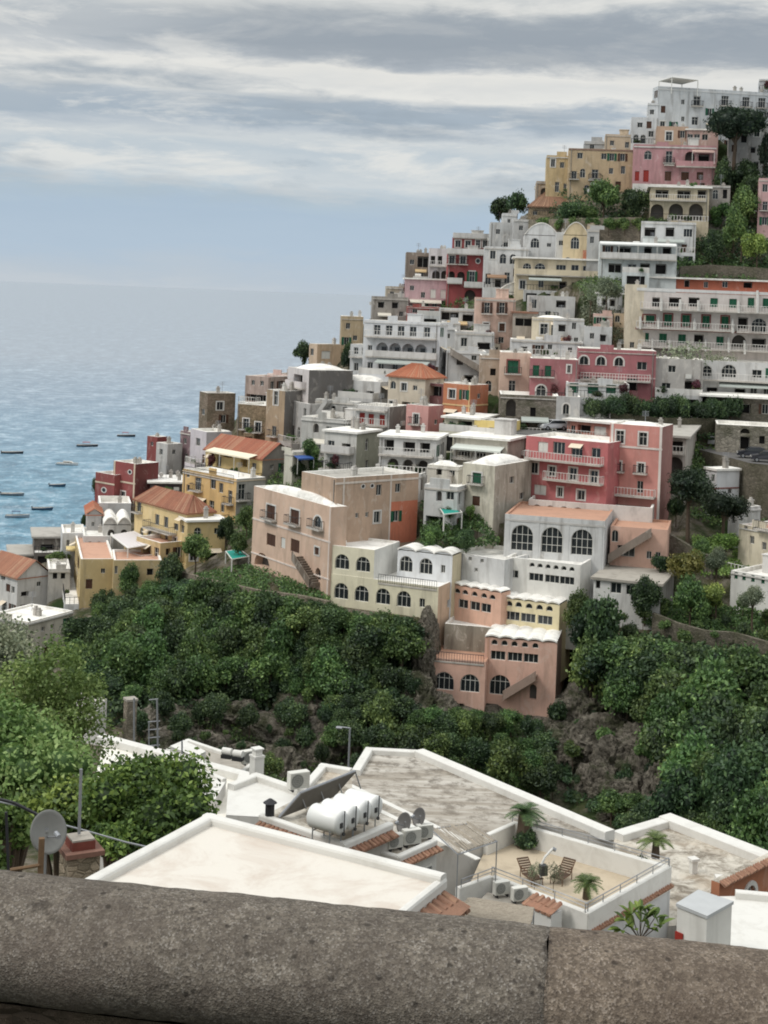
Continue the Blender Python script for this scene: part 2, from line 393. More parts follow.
def add_window(root, loc, rz, style, w, h, frame=M_frame, surround=None, opt=''):
    w = round(w, 1); h = round(h, 1); w = max(w, .4); h = max(h, .4)
    arched = style in 'aAl'
    outl = (lambda ins: arch_pts(w, h, 10, ins)) if arched else (lambda ins: rect_pts(w, h, ins))
    nm = 'door' if style in 'Dr' else ('opening' if style in 'dA' else 'window')
    ft = 0.06
    def fr(mb):
        ring(mb, outl(0.0), outl(ft), -0.24, -0.14)
        if style in 'wDGNaH':
            nv = 1 if w < 1.5 else (2 if w < 2.1 else (3 if w < 3.2 else 4))
            for k in range(nv):
                x = -w/2 + w * (k + 1) / (nv + 1)
                top = h - 0.05
                if arched:
                    r = min(w/2, h - .05); zs = h - r; top = zs + r * math.sqrt(max(0, 1 - (x / (w/2)) ** 2)) - .04
                mb.box((x, -0.19, top / 2), 0.05, 0.06, top)
            if h > 1.5:
                for zz in ([h * .66] if h < 2.6 else [h * .3, h * .62]):
                    mb.box((0, -0.192, zz), w - ft, 0.05, 0.05)
    def pane(mb): mb.poly([(x, -0.2, z) for x, z in outl(ft * .8)])
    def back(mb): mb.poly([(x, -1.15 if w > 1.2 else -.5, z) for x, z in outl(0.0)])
    def shut2(mb):
        for s in (-1, 1): mb.box((s * w * .245, -0.12, h / 2), w * .47, 0.05, h - .1)
    def shut_open(mb, s): mb.box((s * (w * .5 + w * .24), 0.045, h / 2), w * .46, 0.05, h)
    k = (round(w, 2), round(h, 2), arched)
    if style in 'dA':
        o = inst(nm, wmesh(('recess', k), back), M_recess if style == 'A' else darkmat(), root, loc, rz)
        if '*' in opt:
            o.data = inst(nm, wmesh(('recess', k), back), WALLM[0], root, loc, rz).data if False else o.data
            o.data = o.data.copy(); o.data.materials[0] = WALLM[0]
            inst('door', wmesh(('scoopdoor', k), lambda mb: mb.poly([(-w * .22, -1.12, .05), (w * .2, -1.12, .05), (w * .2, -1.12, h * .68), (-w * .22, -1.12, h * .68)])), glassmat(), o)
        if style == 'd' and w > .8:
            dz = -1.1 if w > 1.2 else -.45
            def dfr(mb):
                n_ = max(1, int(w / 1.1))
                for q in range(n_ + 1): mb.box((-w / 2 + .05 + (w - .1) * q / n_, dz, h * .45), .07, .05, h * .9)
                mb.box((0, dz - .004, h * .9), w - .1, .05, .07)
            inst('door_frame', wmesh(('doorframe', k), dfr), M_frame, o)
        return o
    o = inst(nm, wmesh(('frame', style in 'wDGNaH', k), fr), frame, root, loc, rz)
    if style in 'wDGNalH':
        inst('pane', wmesh(('pane', k), pane), glassmat(), o)
    if style in 'gbs':
        inst('shutter', wmesh(('shutters', k), shut2), {'g': M_green, 'b': M_brown, 's': M_frame}[style], o)
    if style == 'r': inst('door_leaf', wmesh(('shutters', k), shut2), M_red, o)
    if style in 'GN':
        for s in (-1, 1): inst('shutter', wmesh(('oshut%d' % s, k), lambda mb: shut_open(mb, s)), M_green if style == 'G' else M_brown, o)
    if surround is not None:
        def su(mb):
            big = arch_pts(w + .36, h + .18, 10, 0) if arched else [(-w/2 - .18, -.1), (w/2 + .18, -.1), (w/2 + .18, h + .18), (-w/2 - .18, h + .18)]
            ring(mb, big, outl(0.0), -0.05, 0.06)
        inst('surround', wmesh(('surround', k), su), surround, o)
    return o
WALLM = [None]
M_recess = simple('shade_painted_plaster', S(92, 88, 84), .9, var=.3, scale=1.5)  # shade of the arched recesses put into the plaster colour

# ------------------------------------------------------------------ houses
HOUSES = []; SKIPS = []
class House: pass
def make_house(label, cx, yt, yb, xl, xr, th, col, D=None, name='house', cat=None, rows=(), extra=(), roof='flat', a=8.0, b=8.0, roofcol=None,
          grime=0.45, fd=5.0, dback=0.0, clutter=True, side=None, group=None, wallmat=None, parapet=0.45, keep_th=False):
    if (xl is None or cx - xl <= 4) and th <= 25 and xr is not None and not keep_th:
        th = -math.degrees(math.atan((cx - HX) / FOC)) + 1.5; a = a if xl is None else 8.0; xl = None
    th = R(th); h = House(); D = (dep(cx, yb) + dback) if D is None else D
    r = Vector((math.cos(th), math.sin(th), 0)); l = Vector((-math.sin(th), math.cos(th), 0))
    T = P(cx, yt, D); Bp = P(cx, yb, D); zt = T.z; zb = Bp.z; x0 = (T.x + Bp.x) / 2; C = Vector((x0, D, zb)); H = zt - zb
    def solve(e, px, py):
        u, v = U(px, py); s = (u * C.y - C.x) / (e.x - u * e.y); return s, CAM_H + v * (C.y + s * e.y) - zb
    ym = yt * .6 + yb * .4
    if xl is not None: a = solve(l, xl, ym)[0]
    if xr is not None: b = solve(r, xr, ym)[0]
    if not ((1.0 if xl is not None else .2) < a < 80): SKIPS.append((label, 'a', a)); a = 8.0
    if not (1.0 < b < 80): SKIPS.append((label, 'b', b)); b = 8.0
    root = empty(name, C, label, cat or name.replace('_', ' '), group)
    h.root, h.C, h.r, h.l, h.a, h.b, h.H, h.zb = root, C, r, l, a, b, H, zb
    wm = wallmat or plaster(col, grime); WALLM[0] = wm
    sm = plaster(side, grime) if side else wm  # side tone: own paint on some houses, right-hand shade put into colour on others
    def F(face, s, z, o=0.0):
        e, n = (l, -r) if face == 'L' else (r, -l)
        return e * s + n * o + Vector((0, 0, z))
    h.F = F
    def px2(face, px, py): return solve(l if face == 'L' else r, px, py)
    lens = {'L': a, 'R': b}; ops = {'L': [], 'R': []}
    for row in rows:
        face, style, pxs, py, pw, ph = row[:6]; opt = row[6] if len(row) > 6 else ''
        pm = sum(pxs) / len(pxs); sm_, zc = px2(face, pm, py); 
        for q in pxs:
            s, _ = px2(face, q, py); s1, _ = px2(face, q + pw / 2, py); s0, _ = px2(face, q - pw / 2, py)
            ww = abs(s1 - s0) * 1.1; Dq = C.y + s * (l if face == 'L' else r).y; hh = ph * Dq / FOC
            lo, hi, z0, z1 = s - ww / 2, s + ww / 2, zc - hh / 2, zc + hh / 2
            lo = max(lo, 0.15); hi = min(hi, lens[face] - 0.15); z1 = min(z1, H - 0.12)
            if hi - lo < 0.35 or z1 - z0 < 0.35: SKIPS.append((label, 'win off', q, py)); continue
            if any(lo < p1 + .02 and hi > p0 - .02 and z0 < q1 + .02 and z1 > q0 - .02 for p0, p1, q0, q1, *_ in ops[face]): SKIPS.append((label, 'win overlap', q, py)); continue
            ops[face].append((lo, hi, z0, z1, style, opt))
    W1, W2, W3 = S(206, 206, 204), S(196, 196, 193), S(214, 211, 202)
    NOAUTO = ('tall peach house', 'tall tan rear', 'coral pink', 'salmon', 'giant arch', 'lunette', 'scallop', 'cream villa', 'cream upper', 'peach arcade', 'retaining', 'arcaded terrace', 'four-storey', 'hotel crown', 'deep red', 'rust', 'stained', 'arched gable', 'white-domed house', 'blank grey', 'angled', 'cream end tower', 'red brick', 'stone road', 'embank', 'low white house with creeper')
    auto = not any(k in label for k in NOAUTO); rga = random.Random(int(cx * 13 + yt * 5))
    if auto:
        for face in 'LR':
            if (face == 'L' and xl is None and a < 6) or lens[face] < 2.6 or (face == 'L' and xl is None): continue
            pr = .8 if not side or face == 'L' else .35
            nst = max(1, int((H + 2.0) / 3.0)); L_ = lens[face]
            for k in range(nst):
                zt0 = H - .75 - k * 3.0; q = rga.uniform(.8, 1.5)
                while q < L_ - .8:
                    if rga.random() < pr:
                        sty, ww, hh, op_ = rga.choice((('w', 1.0, 1.5, ''), ('w', .9, 1.3, ''), ('w', 1.0, 1.5, '='), ('D', 1.2, 2.2, '+'), ('d', 1.5, 2.1, ''), ('d', 2.2, 2.1, ''), ('a', 1.0, 1.7, ''), ('G', .9, 1.4, ''), ('N', .9, 1.4, ''), ('b', .95, 1.4, ''), ('d', 2.0, 1.9, '^'), ('D', 1.1, 2.1, '^')))
                        lo, hi, z1, z0 = q - ww / 2, q + ww / 2, zt0, zt0 - hh
                        if lo > .3 and hi < L_ - .3 and z0 > -1.5 and z1 < H - .3 and not any(lo < p1 + .45 and hi > p0 - .45 and z0 < q1 + .35 and z1 > q0 - .35 for p0, p1, q0, q1, *_ in ops[face]): ops[face].append((lo, hi, z0, z1, sty, op_))
                    q += rga.uniform(1.7, 2.9)
    wb = MB()
    def facade(face):
        L = lens[face]; mi = 0 if face == 'L' else 1
        hol = [o for o in ops[face] if o[4] != 'o']
        xs_ = sorted({0.0, L} | {x for o in hol for x in o[:2]}); zs_ = sorted({-fd, H} | {z for o in hol for z in o[2:4]})
        for i in range(len(xs_) - 1):
            run = None
            for j in range(len(zs_) - 1):
                xc, zc = (xs_[i] + xs_[i+1]) / 2, (zs_[j] + zs_[j+1]) / 2
                inside = any(o[0] < xc < o[1] and o[2] < zc < o[3] for o in hol)
                if not inside:
                    if run is None: run = zs_[j]
                if inside or j == len(zs_) - 2:
                    e_ = zs_[j] if inside else zs_[j+1]
                    if run is not None and e_ > run:
                        wb.poly([F(face, xs_[i], run), F(face, xs_[i+1], run), F(face, xs_[i+1], e_), F(face, xs_[i], e_)], mi)
                    run = None
        for (lo, hi, z0, z1, style, opt) in hol:
            dpt = (1.15 if hi - lo > 1.2 else .5) if style in 'dA' else 0.24
            w_, h_ = round(hi - lo, 4), z1 - z0; mid = (lo + hi) / 2
            if style in 'aAl':
                pts = arch_pts(w_, h_, 10)
                arc = pts[2:]
                for side_ in (0, 1):
                    half = arc[:6] if side_ == 0 else arc[5:]
                    corner = (w_ / 2, h_) if side_ == 0 else (-w_ / 2, h_)
                    wb.poly([F(face, mid + x, z0 + z) for x, z in half] + [F(face, mid + corner[0], z0 + corner[1])], mi)
            else: pts = rect_pts(w_, h_)
            for k in range(len(pts)):
                p, q = pts[k], pts[(k + 1) % len(pts)]
                wb.poly([F(face, mid + p[0], z0 + p[1]), F(face, mid + q[0], z0 + q[1]), F(face, mid + q[0], z0 + q[1], -dpt), F(face, mid + p[0], z0 + p[1], -dpt)], mi)
    facade('L'); facade('R')
    A, Bc, Cc = l * a, l * a + r * b, r * b; up = Vector((0, 0, 1))
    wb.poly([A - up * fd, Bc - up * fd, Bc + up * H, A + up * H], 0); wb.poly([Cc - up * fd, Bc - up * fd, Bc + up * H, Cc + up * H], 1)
    rc = roofcol if roofcol is not None else M_lime
    kind = roof[0] if isinstance(roof, tuple) else roof
    O = Vector((0, 0, 0))
    def at(s, t_, z): return l * s + r * t_ + up * z
    ftop = H
    if kind in ('flat', 'dome', 'deck'):
        pt = 0.28; pz = H - parapet; ftop = pz
        o_ = [at(0, 0, H), at(0, b, H), at(a, b, H), at(a, 0, H)]; i_ = [at(pt, pt, H), at(pt, b - pt, H), at(a - pt, b - pt, H), at(a - pt, pt, H)]
        rb = MB()
        for k in range(4):
            j = (k + 1) % 4; rb.poly([o_[k], o_[j], i_[j], i_[k]], 1); rb.poly([i_[k], i_[j], i_[j] - up * parapet, i_[k] - up * parapet], 1)
        rb.poly([p - up * parapet for p in i_], 0)
        if kind == 'dome':
            rise = roof[1] if isinstance(roof, tuple) and len(roof) > 1 else min(a, b) * .16
            N = 12; g = {}
            for ii in range(N + 1):
                for jj in range(N + 1):
                    x, y = ii / N * 2 - 1, jj / N * 2 - 1
                    zz = rise * max(0.0, (1 - abs(x) ** 2.2) * (1 - abs(y) ** 2.2)) ** .55
                    g[ii, jj] = at(pt + (a - 2*pt) * (x * .98 + 1) / 2, pt + (b - 2*pt) * (y * .98 + 1) / 2, pz + .02 + zz)
            for ii in range(N):
                for jj in range(N): rb.poly([g[ii, jj], g[ii+1, jj], g[ii+1, jj+1], g[ii, jj+1]], 0)
        ro = rb.build('roof', [rc, rc if parapet < .3 else M_lime], root)
    elif kind == 'slab':
        ov = roof[1] if isinstance(roof, tuple) else .25
        rb = MB(); pp = [at(-ov, -ov, 0), at(-ov, b + ov, 0), at(a + ov, b + ov, 0), at(a + ov, -ov, 0)]
        rb.prism([(p.x, p.y) for p in pp], H + .003, H + .28); ro = rb.build('roof', rc, root); ftop = H + .28
    elif kind == 'vaults':
        _, nv, axis, rise = roof   # axis: face that shows the scallops
        L_ = a if axis == 'L' else b; Dp = b if axis == 'L' else a; rb = MB(); seg = 10; wv = L_ / nv
        fn = (lambda s, d, z: at(s, d, z)) if axis == 'L' else (lambda s, d, z: at(d, s, z))
        for q in range(nv):
            pr = [(q * wv + wv * k / seg, H + rise * math.sin(math.pi * k / seg) ** .8) for k in range(seg + 1)]
            for k in range(seg):
                rb.poly([fn(pr[k][0], -.12, pr[k][1] + .16), fn(pr[k+1][0], -.12, pr[k+1][1] + .16), fn(pr[k+1][0], Dp, pr[k+1][1] + .16), fn(pr[k][0], Dp, pr[k][1] + .16)])
                rb.poly([fn(pr[k][0], -.12, pr[k][1] + .16), fn(pr[k+1][0], -.12, pr[k+1][1] + .16), fn(pr[k+1][0], -.12, pr[k+1][1]), fn(pr[k][0], -.12, pr[k][1])])
                rb.poly([fn(pr[k][0], -.12, pr[k][1]), fn(pr[k+1][0], -.12, pr[k+1][1]), fn(pr[k+1][0], 0.0, pr[k+1][1]), fn(pr[k][0], 0.0, pr[k][1])])
            for d in (0.0, Dp - .002):
                wb.poly([fn(x, d, z + .1) for x, z in pr], 0 if axis == 'L' else 1)
        for d in ((0, 0), (L_, 0)):
            pass
        ro = rb.build('roof', rc, root); ftop = H + rise
    elif kind in ('gable', 'hip', 'shed'):
        _, axis, rise = roof; tm = roofcol if roofcol is not None else tilemat(); ov = .35; rb = MB()
        L_, Dp = (a, b) if axis == 'L' else (b, a)
        fn = (lambda s, d, z: at(s, d, z)) if axis == 'L' else (lambda s, d, z: at(d, s, z))
        if kind == 'shed':
            rb.poly([fn(-ov, -ov, H + .05), fn(L_ + ov, -ov, H + .05), fn(L_ + ov, Dp, H + rise), fn(-ov, Dp, H + rise)])
            rb.poly([fn(-ov, -ov, H - .1), fn(L_ + ov, -ov, H - .1), fn(L_ + ov, -ov, H + .05), fn(-ov, -ov, H + .05)])
            for s in (0, L_): wb.poly([fn(s, 0, H), fn(s, Dp, H), fn(s, Dp, H + rise - .05)], 1 if axis == 'L' else 0)
        else:
            e_ = Dp / 2 * .9 if kind == 'hip' else -ov
            ra, rb_ = fn(e_, Dp / 2, H + rise), fn(L_ - e_, Dp / 2, H + rise)
            c4 = [fn(-ov, -ov, H - .05), fn(L_ + ov, -ov, H - .05), fn(L_ + ov, Dp + ov, H - .05), fn(-ov, Dp + ov, H - .05)]
            # rows of barrel tiles: ridged slope
            def slope(p0, p1, q1, q0):
                n_ = max(6, int((p1 - p0).length / .45))
                for k in range(n_):
                    t0, t1 = k / n_, (k + 1) / n_; tm_ = (t0 + t1) / 2; lift = up * .09
                    A0, A1, B0, B1 = p0.lerp(p1, t0), p0.lerp(p1, t1), q0.lerp(q1, t0), q0.lerp(q1, t1)
                    Am, Bm = p0.lerp(p1, tm_) + lift, q0.lerp(q1, tm_) + lift
                    rb.poly([A0, Am, Bm, B0]); rb.poly([Am, A1, B1, Bm])
            slope(c4[0], c4[1], rb_, ra); slope(c4[3], c4[2], rb_, ra)
            if kind == 'hip': slope(c4[1], c4[2], rb_, rb_ + (c4[2]-c4[1]) * .001); slope(c4[0], c4[3], ra, ra + (c4[3]-c4[0]) * .001)
            else:
                for s in (0, L_): wb.poly([fn(s, 0, H - .01), fn(s, Dp, H - .01), fn(s, Dp / 2, H + rise - .08)], 1 if axis == 'L' else 0)
            for k in range(4):
                j = (k + 1) % 4; rb.poly([c4[k], c4[j], c4[j] - up * .15, c4[k] - up * .15])
        ro = rb.build('roof', tm, root); ftop = H + rise * .6
    else: ro = None
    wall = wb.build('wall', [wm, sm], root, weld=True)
    for face in 'LR':
        rz = th + R(90) if face == 'L' else th + R(180)
        for (lo, hi, z0, z1, style, opt) in ops[face]:
            loc = F(face, (lo + hi) / 2, z0)
            if style == 'o':
                ww, hh = hi - lo, z1 - z0; mb = MB(); n = 14
                po = [(ww * .5 * math.cos(2*math.pi*k/n), hh * .5 * (1 + math.sin(2*math.pi*k/n))) for k in range(n)]
                pi_ = [(x * .72, hh * .5 + (z - hh * .5) * .72) for x, z in po]
                ring(mb, po, pi_, 0.0, 0.06); o = mb.build('window', M_trim, root); o.location = loc; o.rotation_euler = (0, 0, rz)
                mb = MB(); mb.poly([(x, .012, z) for x, z in pi_]); mb.build('pane', glassmat(), o)
                continue
            WALLM[0] = wm if face == 'L' else sm
            w_ = add_window(root, loc, rz, style, hi - lo, z1 - z0, surround=(M_trim if '=' in opt else (plaster(S(150, 60, 50), .2) if '#' in opt else None)), opt=opt)
            if '+' in opt: balcony(root, F, face, (lo + hi) / 2, (hi - lo) * .5 + .45, z0, .75, 'iron')
            if '^' in opt:   # little canvas awning over the opening
                aw = MB(); m_ = (lo + hi) / 2; hw = (hi - lo) / 2 + .1
                aw.poly([F(face, m_ - hw, z1 + .1, .02), F(face, m_ + hw, z1 + .1, .02), F(face, m_ + hw, z1 - .35, .9), F(face, m_ - hw, z1 - .35, .9)])
                aw.build('awning', simple('canvas', S(214, 200, 178)), root)
    for ex in extra:
        k = ex[0]
        if k == 'bal':
            _, face, x0_, x1_, y_, d_, kd = ex
            s0, z0 = px2(face, x0_, y_); s1, z1 = px2(face, x1_, y_); 
            balcony(root, F, face, (s0 + s1) / 2, abs(s1 - s0) / 2, (z0 + z1) / 2, d_, kd, col if kd == 'wall' else None)
        elif k == 'band':
            _, face, y_, hp, cc = ex; s, z = px2(face, (cx + (xl if face == 'L' and xl is not None else (xr if xr is not None else cx))) / 2, y_)
            hm = hp * C.y / FOC; mb = MB(); Lf = lens[face]
            p0, p1 = F(face, Lf + .0, z - hm/2), F(face, -.075, z - hm/2); q = F(face, 0, 0, .07)
            for aa in ((0, 0),):
                n_ = q
                v8 = [p0, p1, p1 + n_, p0 + n_]; mb.poly([v8[2], v8[3], v8[3] + up * hm, v8[2] + up * hm]); mb.poly([x + up * hm for x in v8]); mb.poly(v8)
                mb.poly([v8[1], v8[2], v8[2] + up * hm, v8[1] + up * hm]); mb.poly([v8[0], v8[3], v8[3] + up * hm, v8[0] + up * hm])
            mb.build('moulding', plaster(cc, .3), root)
        elif k == 'pil':
            _, face, x_, wp, cc = ex; s, _z = px2(face, x_, (yt + yb) / 2); wm_ = wp * C.y / FOC / 2; s = min(max(s, wm_), lens[face] - wm_); mb = MB()
            for (aa, bb) in ((s - wm_, s + wm_),):
                a0, a1, b0, b1 = F(face, aa, -fd), F(face, bb, -fd), F(face, aa, -fd, .05), F(face, bb, -fd, .05); hh = up * (H + fd - .02)
                mb.poly([b0, b1, b1 + hh, b0 + hh]); mb.poly([a0, b0, b0 + hh, a0 + hh]); mb.poly([a1, b1, b1 + hh, a1 + hh]); mb.poly([a0 + hh, a1 + hh, b1 + hh, b0 + hh])
            mb.build('pilaster', plaster(cc, .3), root)
        elif k == 'awn':
            _, face, x0_, x1_, y_, d_, cc = ex; s0, z0 = px2(face, x0_, y_); s1, z1 = px2(face, x1_, y_); z = (z0 + z1) / 2; mb = MB()
            q = [F(face, s0, z, .02), F(face, s1, z, .02), F(face, s1, z - .18 * d_ - .1, d_), F(face, s0, z - .18 * d_ - .1, d_)]
            mb.poly(q); mb.poly([p - up * .07 for p in q]); mb.poly([q[2], q[3], q[3] - up * .22, q[2] - up * .22])
            mb.build('awning', simple('canvas', cc), root)
            n_ = max(2, int(abs(s1 - s0) / 3) + 1)
            for kk in range(n_):
                mb = MB(); s = s0 + (s1 - s0) * kk / (n_ - 1); tp = F(face, s, z - .18 * d_ - .1, d_ - .05); mb.tube(tp, tp - up * 2.2, .05, 5); mb.build('awning_post', M_frame, root)
        elif k == 'panel':
            _, face, x0_, x1_, y0_, y1_, cc = ex; s0, z0 = px2(face, x0_, y0_); s1, z1 = px2(face, x1_, y1_); s0, s1 = [min(max(s, 0.0), lens[face]) for s in (s0, s1)]
            za, zc_ = max(z0, z1), min(z0, z1); segs = [(min(s0, s1), max(s0, s1))]
            mb = MB(); hol = [o for o in ops[face] if o[0] < segs[0][1] and o[1] > segs[0][0] and o[2] < za and o[3] > zc_]
            lo_, hi_ = segs[0]; xs_ = sorted({lo_, hi_} | {min(max(x, lo_), hi_) for o in hol for x in o[:2]}); zs_ = sorted({zc_, za} | {min(max(z, zc_), za) for o in hol for z in o[2:4]})
            for i in range(len(xs_) - 1):
                for j in range(len(zs_) - 1):
                    xc, zc2 = (xs_[i] + xs_[i+1]) / 2, (zs_[j] + zs_[j+1]) / 2
                    if not any(o[0] < xc < o[1] and o[2] < zc2 < o[3] for o in hol):
                        mb.poly([F(face, xs_[i], zs_[j], .02), F(face, xs_[i+1], zs_[j], .02), F(face, xs_[i+1], zs_[j+1], .02), F(face, xs_[i], zs_[j+1], .02)])
            mb.build('wall_panel', plaster(cc, grime), root)
        elif k == 'stair':   # outside stair against a facade from (x0,y0) low to (x1,y1) high
            _, face, x0_, y0_, x1_, y1_, d_, cc = ex; s0, z0 = px2(face, x0_, y0_); s1, z1 = px2(face, x1_, y1_); mb = MB(); n_ = 12
            for kk in range(n_):
                aa, bb = s0 + (s1 - s0) * kk / n_, s0 + (s1 - s0) * (kk + 1) / n_; zz = z0 + (z1 - z0) * (kk + 1) / n_
                p = [F(face, aa, 0, .0), F(face, bb, 0, .0), F(face, bb, 0, d_), F(face, aa, 0, d_)]; mb.prism([(x.x, x.y) for x in p], zz - .5, zz)
            q0, q1 = F(face, s0, z0 + .3, d_ + .001), F(face, s1, z1 + .3, d_ + .001); n2 = F(face, 0, 0, .15)
            mb.poly([q0, q1, q1 + up * .35, q0 + up * .35]); mb.poly([q0 - up * .7, q1 - up * .7, q1, q0]); mb.poly([q0 + n2 - up * .7, q1 + n2 - up * .7, q1 + n2 + up * .35, q0 + n2 + up * .35]); mb.poly([q0 + up * .35, q1 + up * .35, q1 + n2 + up * .35, q0 + n2 + up * .35])
            mb.build('stair', plaster(cc, .5), root)
    # cornice and a patch of raised parapet, so the roofline is not one straight edge
    if auto and kind in ('flat', 'dome', 'deck') and rga.random() < .7:
        cb = MB(); zc = H - rga.uniform(.35, .6); ch = rga.uniform(.12, .24); pr_ = rga.uniform(.08, .18)
        for face in 'LR':
            if face == 'L' and xl is None: continue
            q0, q1 = F(face, -.0, zc, .0), F(face, lens[face], zc, .0); n_ = F(face, 0, 0, pr_)
            cb.poly([q0 + n_, q1 + n_, q1 + n_ + up * ch, q0 + n_ + up * ch]); cb.poly([q0, q1, q1 + n_, q0 + n_]); cb.poly([q0 + up * ch, q1 + up * ch, q1 + n_ + up * ch, q0 + n_ + up * ch]); cb.poly([q0, q0 + n_, q0 + n_ + up * ch, q0 + up * ch]); cb.poly([q1, q1 + n_, q1 + n_ + up * ch, q1 + up * ch])
        cb.build('cornice', plaster(rga.choice((S(208, 204, 196), S(190, 182, 170), mx(col, S(214, 210, 202), .5))), .5), root)
        if rga.random() < .6:
            L_ = lens[mface] if False else lens['L' if xl is not None else 'R']; f_ = 'L' if xl is not None else 'R'; s = L_ * rga.uniform(.15, .6); e_ = l if f_ == 'L' else r; w2 = rga.uniform(1.2, 2.6); hh = rga.uniform(.4, .9)
            q = F(f_, s + w2 / 2, H + hh / 2 - .01, -.16); pb = MB(); pb.box((q.x, q.y, q.z), w2, .26, hh, math.atan2(e_.y, e_.x)); pb.build('parapet', wm, root)
    # a lower terrace room built out in front of the house
    mface = 'L' if xl is not None else 'R'
    if auto and lens[mface] > 4.5:
        L_ = lens[mface]; s0 = L_ * rga.choice((0, 0, .1, .3)) + .05; s1 = L_ * rga.choice((1, 1, .9, .65)) - .05
        lowest = min([o[2] for o in ops[mface] if o[0] < s1 and o[1] > s0] + [H * .55]); zt_ = lowest - .12; dd = rga.uniform(1.2, 2.4)
        if zt_ < H * .75:
            tb = MB(); n_ = max(1, int((s1 - s0) / rga.uniform(1.9, 2.8))); wd = (s1 - s0) / n_; z_top = zt_; z_h = zt_ - .55; z_l = max(zt_ - 2.7, -fd + .3)
            def pl(sa, sb, za, zc, o0, o1=None):
                o1 = o0 if o1 is None else o1; tb.poly([F(mface, sa, za, o0), F(mface, sb, za, o1), F(mface, sb, zc, o1), F(mface, sa, zc, o0)])
            fill = [rga.random() < .68 for _ in range(n_)]
            for k in range(n_):
                aa, bb = s0 + wd * k, s0 + wd * (k + 1); m0, m1 = aa + wd * .16, bb - wd * .16
                pl(aa, bb, z_h, z_top, dd); pl(aa, bb, -fd, z_l, dd)
                if fill[k]: pl(aa, m0, z_l, z_h, dd); pl(m1, bb, z_l, z_h, dd); pl(m0, m0, z_l, z_h, dd, dd - .5); pl(m1, m1, z_l, z_h, dd, dd - .5); tb.poly([F(mface, m0, z_h, dd), F(mface, m1, z_h, dd), F(mface, m1, z_h, dd - .5), F(mface, m0, z_h, dd - .5)])
                else: pl(aa, bb, z_l, z_h, dd)
            pl(s0, s0, -fd, z_top, .0, dd); pl(s1, s1, -fd, z_top, .0, dd)
            o = tb.build('terrace_room', wm if rga.random() < .5 else plaster(rga.choice((W1, W2, W3, S(206, 190, 164))), .55), root)
            fb_ = MB(); fb_.poly([F(mface, s0, z_top, .01), F(mface, s1, z_top, .01), F(mface, s1, z_top, dd), F(mface, s0, z_top, dd)]); fb_.build('deck', rga.choice((M_lime, M_concrete)), o)
            for k in range(n_):
                if fill[k]:
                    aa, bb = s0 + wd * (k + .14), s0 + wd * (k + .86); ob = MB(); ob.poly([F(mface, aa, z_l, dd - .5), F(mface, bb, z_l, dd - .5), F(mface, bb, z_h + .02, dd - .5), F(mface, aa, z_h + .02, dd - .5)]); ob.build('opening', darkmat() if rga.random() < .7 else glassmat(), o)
            kd = rga.choice(('iron', 'white', 'bal', 'iron')); rb = MB(); hgt = .9; cs = [F(mface, s0 + .05, z_top, .05), F(mface, s0 + .05, z_top, dd - .07), F(mface, s1 - .05, z_top, dd - .07), F(mface, s1 - .05, z_top, .05)]
            for p, q in zip(cs[:-1], cs[1:]):
                if kd == 'white': dv = q - p; m_ = (p + q) / 2; rb.box((m_.x, m_.y, z_top + hgt / 2), dv.length, .14, hgt, math.atan2(dv.y, dv.x))
                else:
                    rb.tube(p + up * hgt, q + up * hgt, .04, 4); m2 = max(2, int((q - p).length / .5))
                    for k in range(m2 + 1): w_ = p.lerp(q, k / m2); rb.tube(w_, w_ + up * hgt, .03 if kd == 'iron' else .06, 4, caps=False)
            rb.build('parapet' if kd == 'white' else 'railing', M_trim if kd != 'iron' else M_iron, o)
            if rga.random() < .35:
                aw = MB(); sa, sb = s0 + (s1 - s0) * .1, s0 + (s1 - s0) * .8; zz = z_top + 2.3
                if zz < H - .1:
                    aw.poly([F(mface, sa, zz, .02), F(mface, sb, zz, .02), F(mface, sb, zz - .45, dd * .95), F(mface, sa, zz - .45, dd * .95)]); aw.poly([F(mface, sa, zz - .45, dd * .95), F(mface, sb, zz - .45, dd * .95), F(mface, sb, zz - .65, dd * .95), F(mface, sa, zz - .65, dd * .95)])
                    aw.build('awning', simple('canvas', rga.choice((S(206, 200, 186), S(196, 170, 130), S(170, 176, 170), S(150, 120, 96)))), root)
            h.pots = (mface, s0, s1, z_top, dd)
    # chimneys, aerials and tanks on flat roofs
    if clutter and kind in ('flat', 'slab', 'deck', 'dome'):
        rg = random.Random(int(cx * 31 + yt * 7))
        for k in range(rg.choice((1, 1, 2, 2, 3))):
            s, t_ = a * rg.uniform(.15, .85), b * rg.uniform(.45, .9); p = at(s, t_, ftop); mb = MB(); hh = rg.uniform(.6, 1.3)
            mb.box((p.x, p.y, p.z + hh / 2 - .02), .55, .45, hh, th); mb.box((p.x, p.y, p.z + hh + .06), .7, .6, .1, th); mb.box((p.x, p.y, p.z + hh + .24), .35, .3, .26, th)
            mb.build('chimney', plaster(rg.choice((S(200, 196, 188), S(170, 164, 154), S(186, 178, 168))), .5), root)
        if rg.random() < .55:
            p = at(a * rg.uniform(.3, .8), b * rg.uniform(.5, .9), ftop); mb = MB(); hh = rg.uniform(1.8, 3.0); mb.tube(p, p + up * hh, .035, 5)
            for kk in range(4): mb.tube(p + up * (hh - .1 - .18 * kk) - Vector((.45, .1, 0)), p + up * (hh - .1 - .18 * kk) + Vector((.45, .1, 0)), .02, 4)
            mb.build('aerial', M_grey, root)
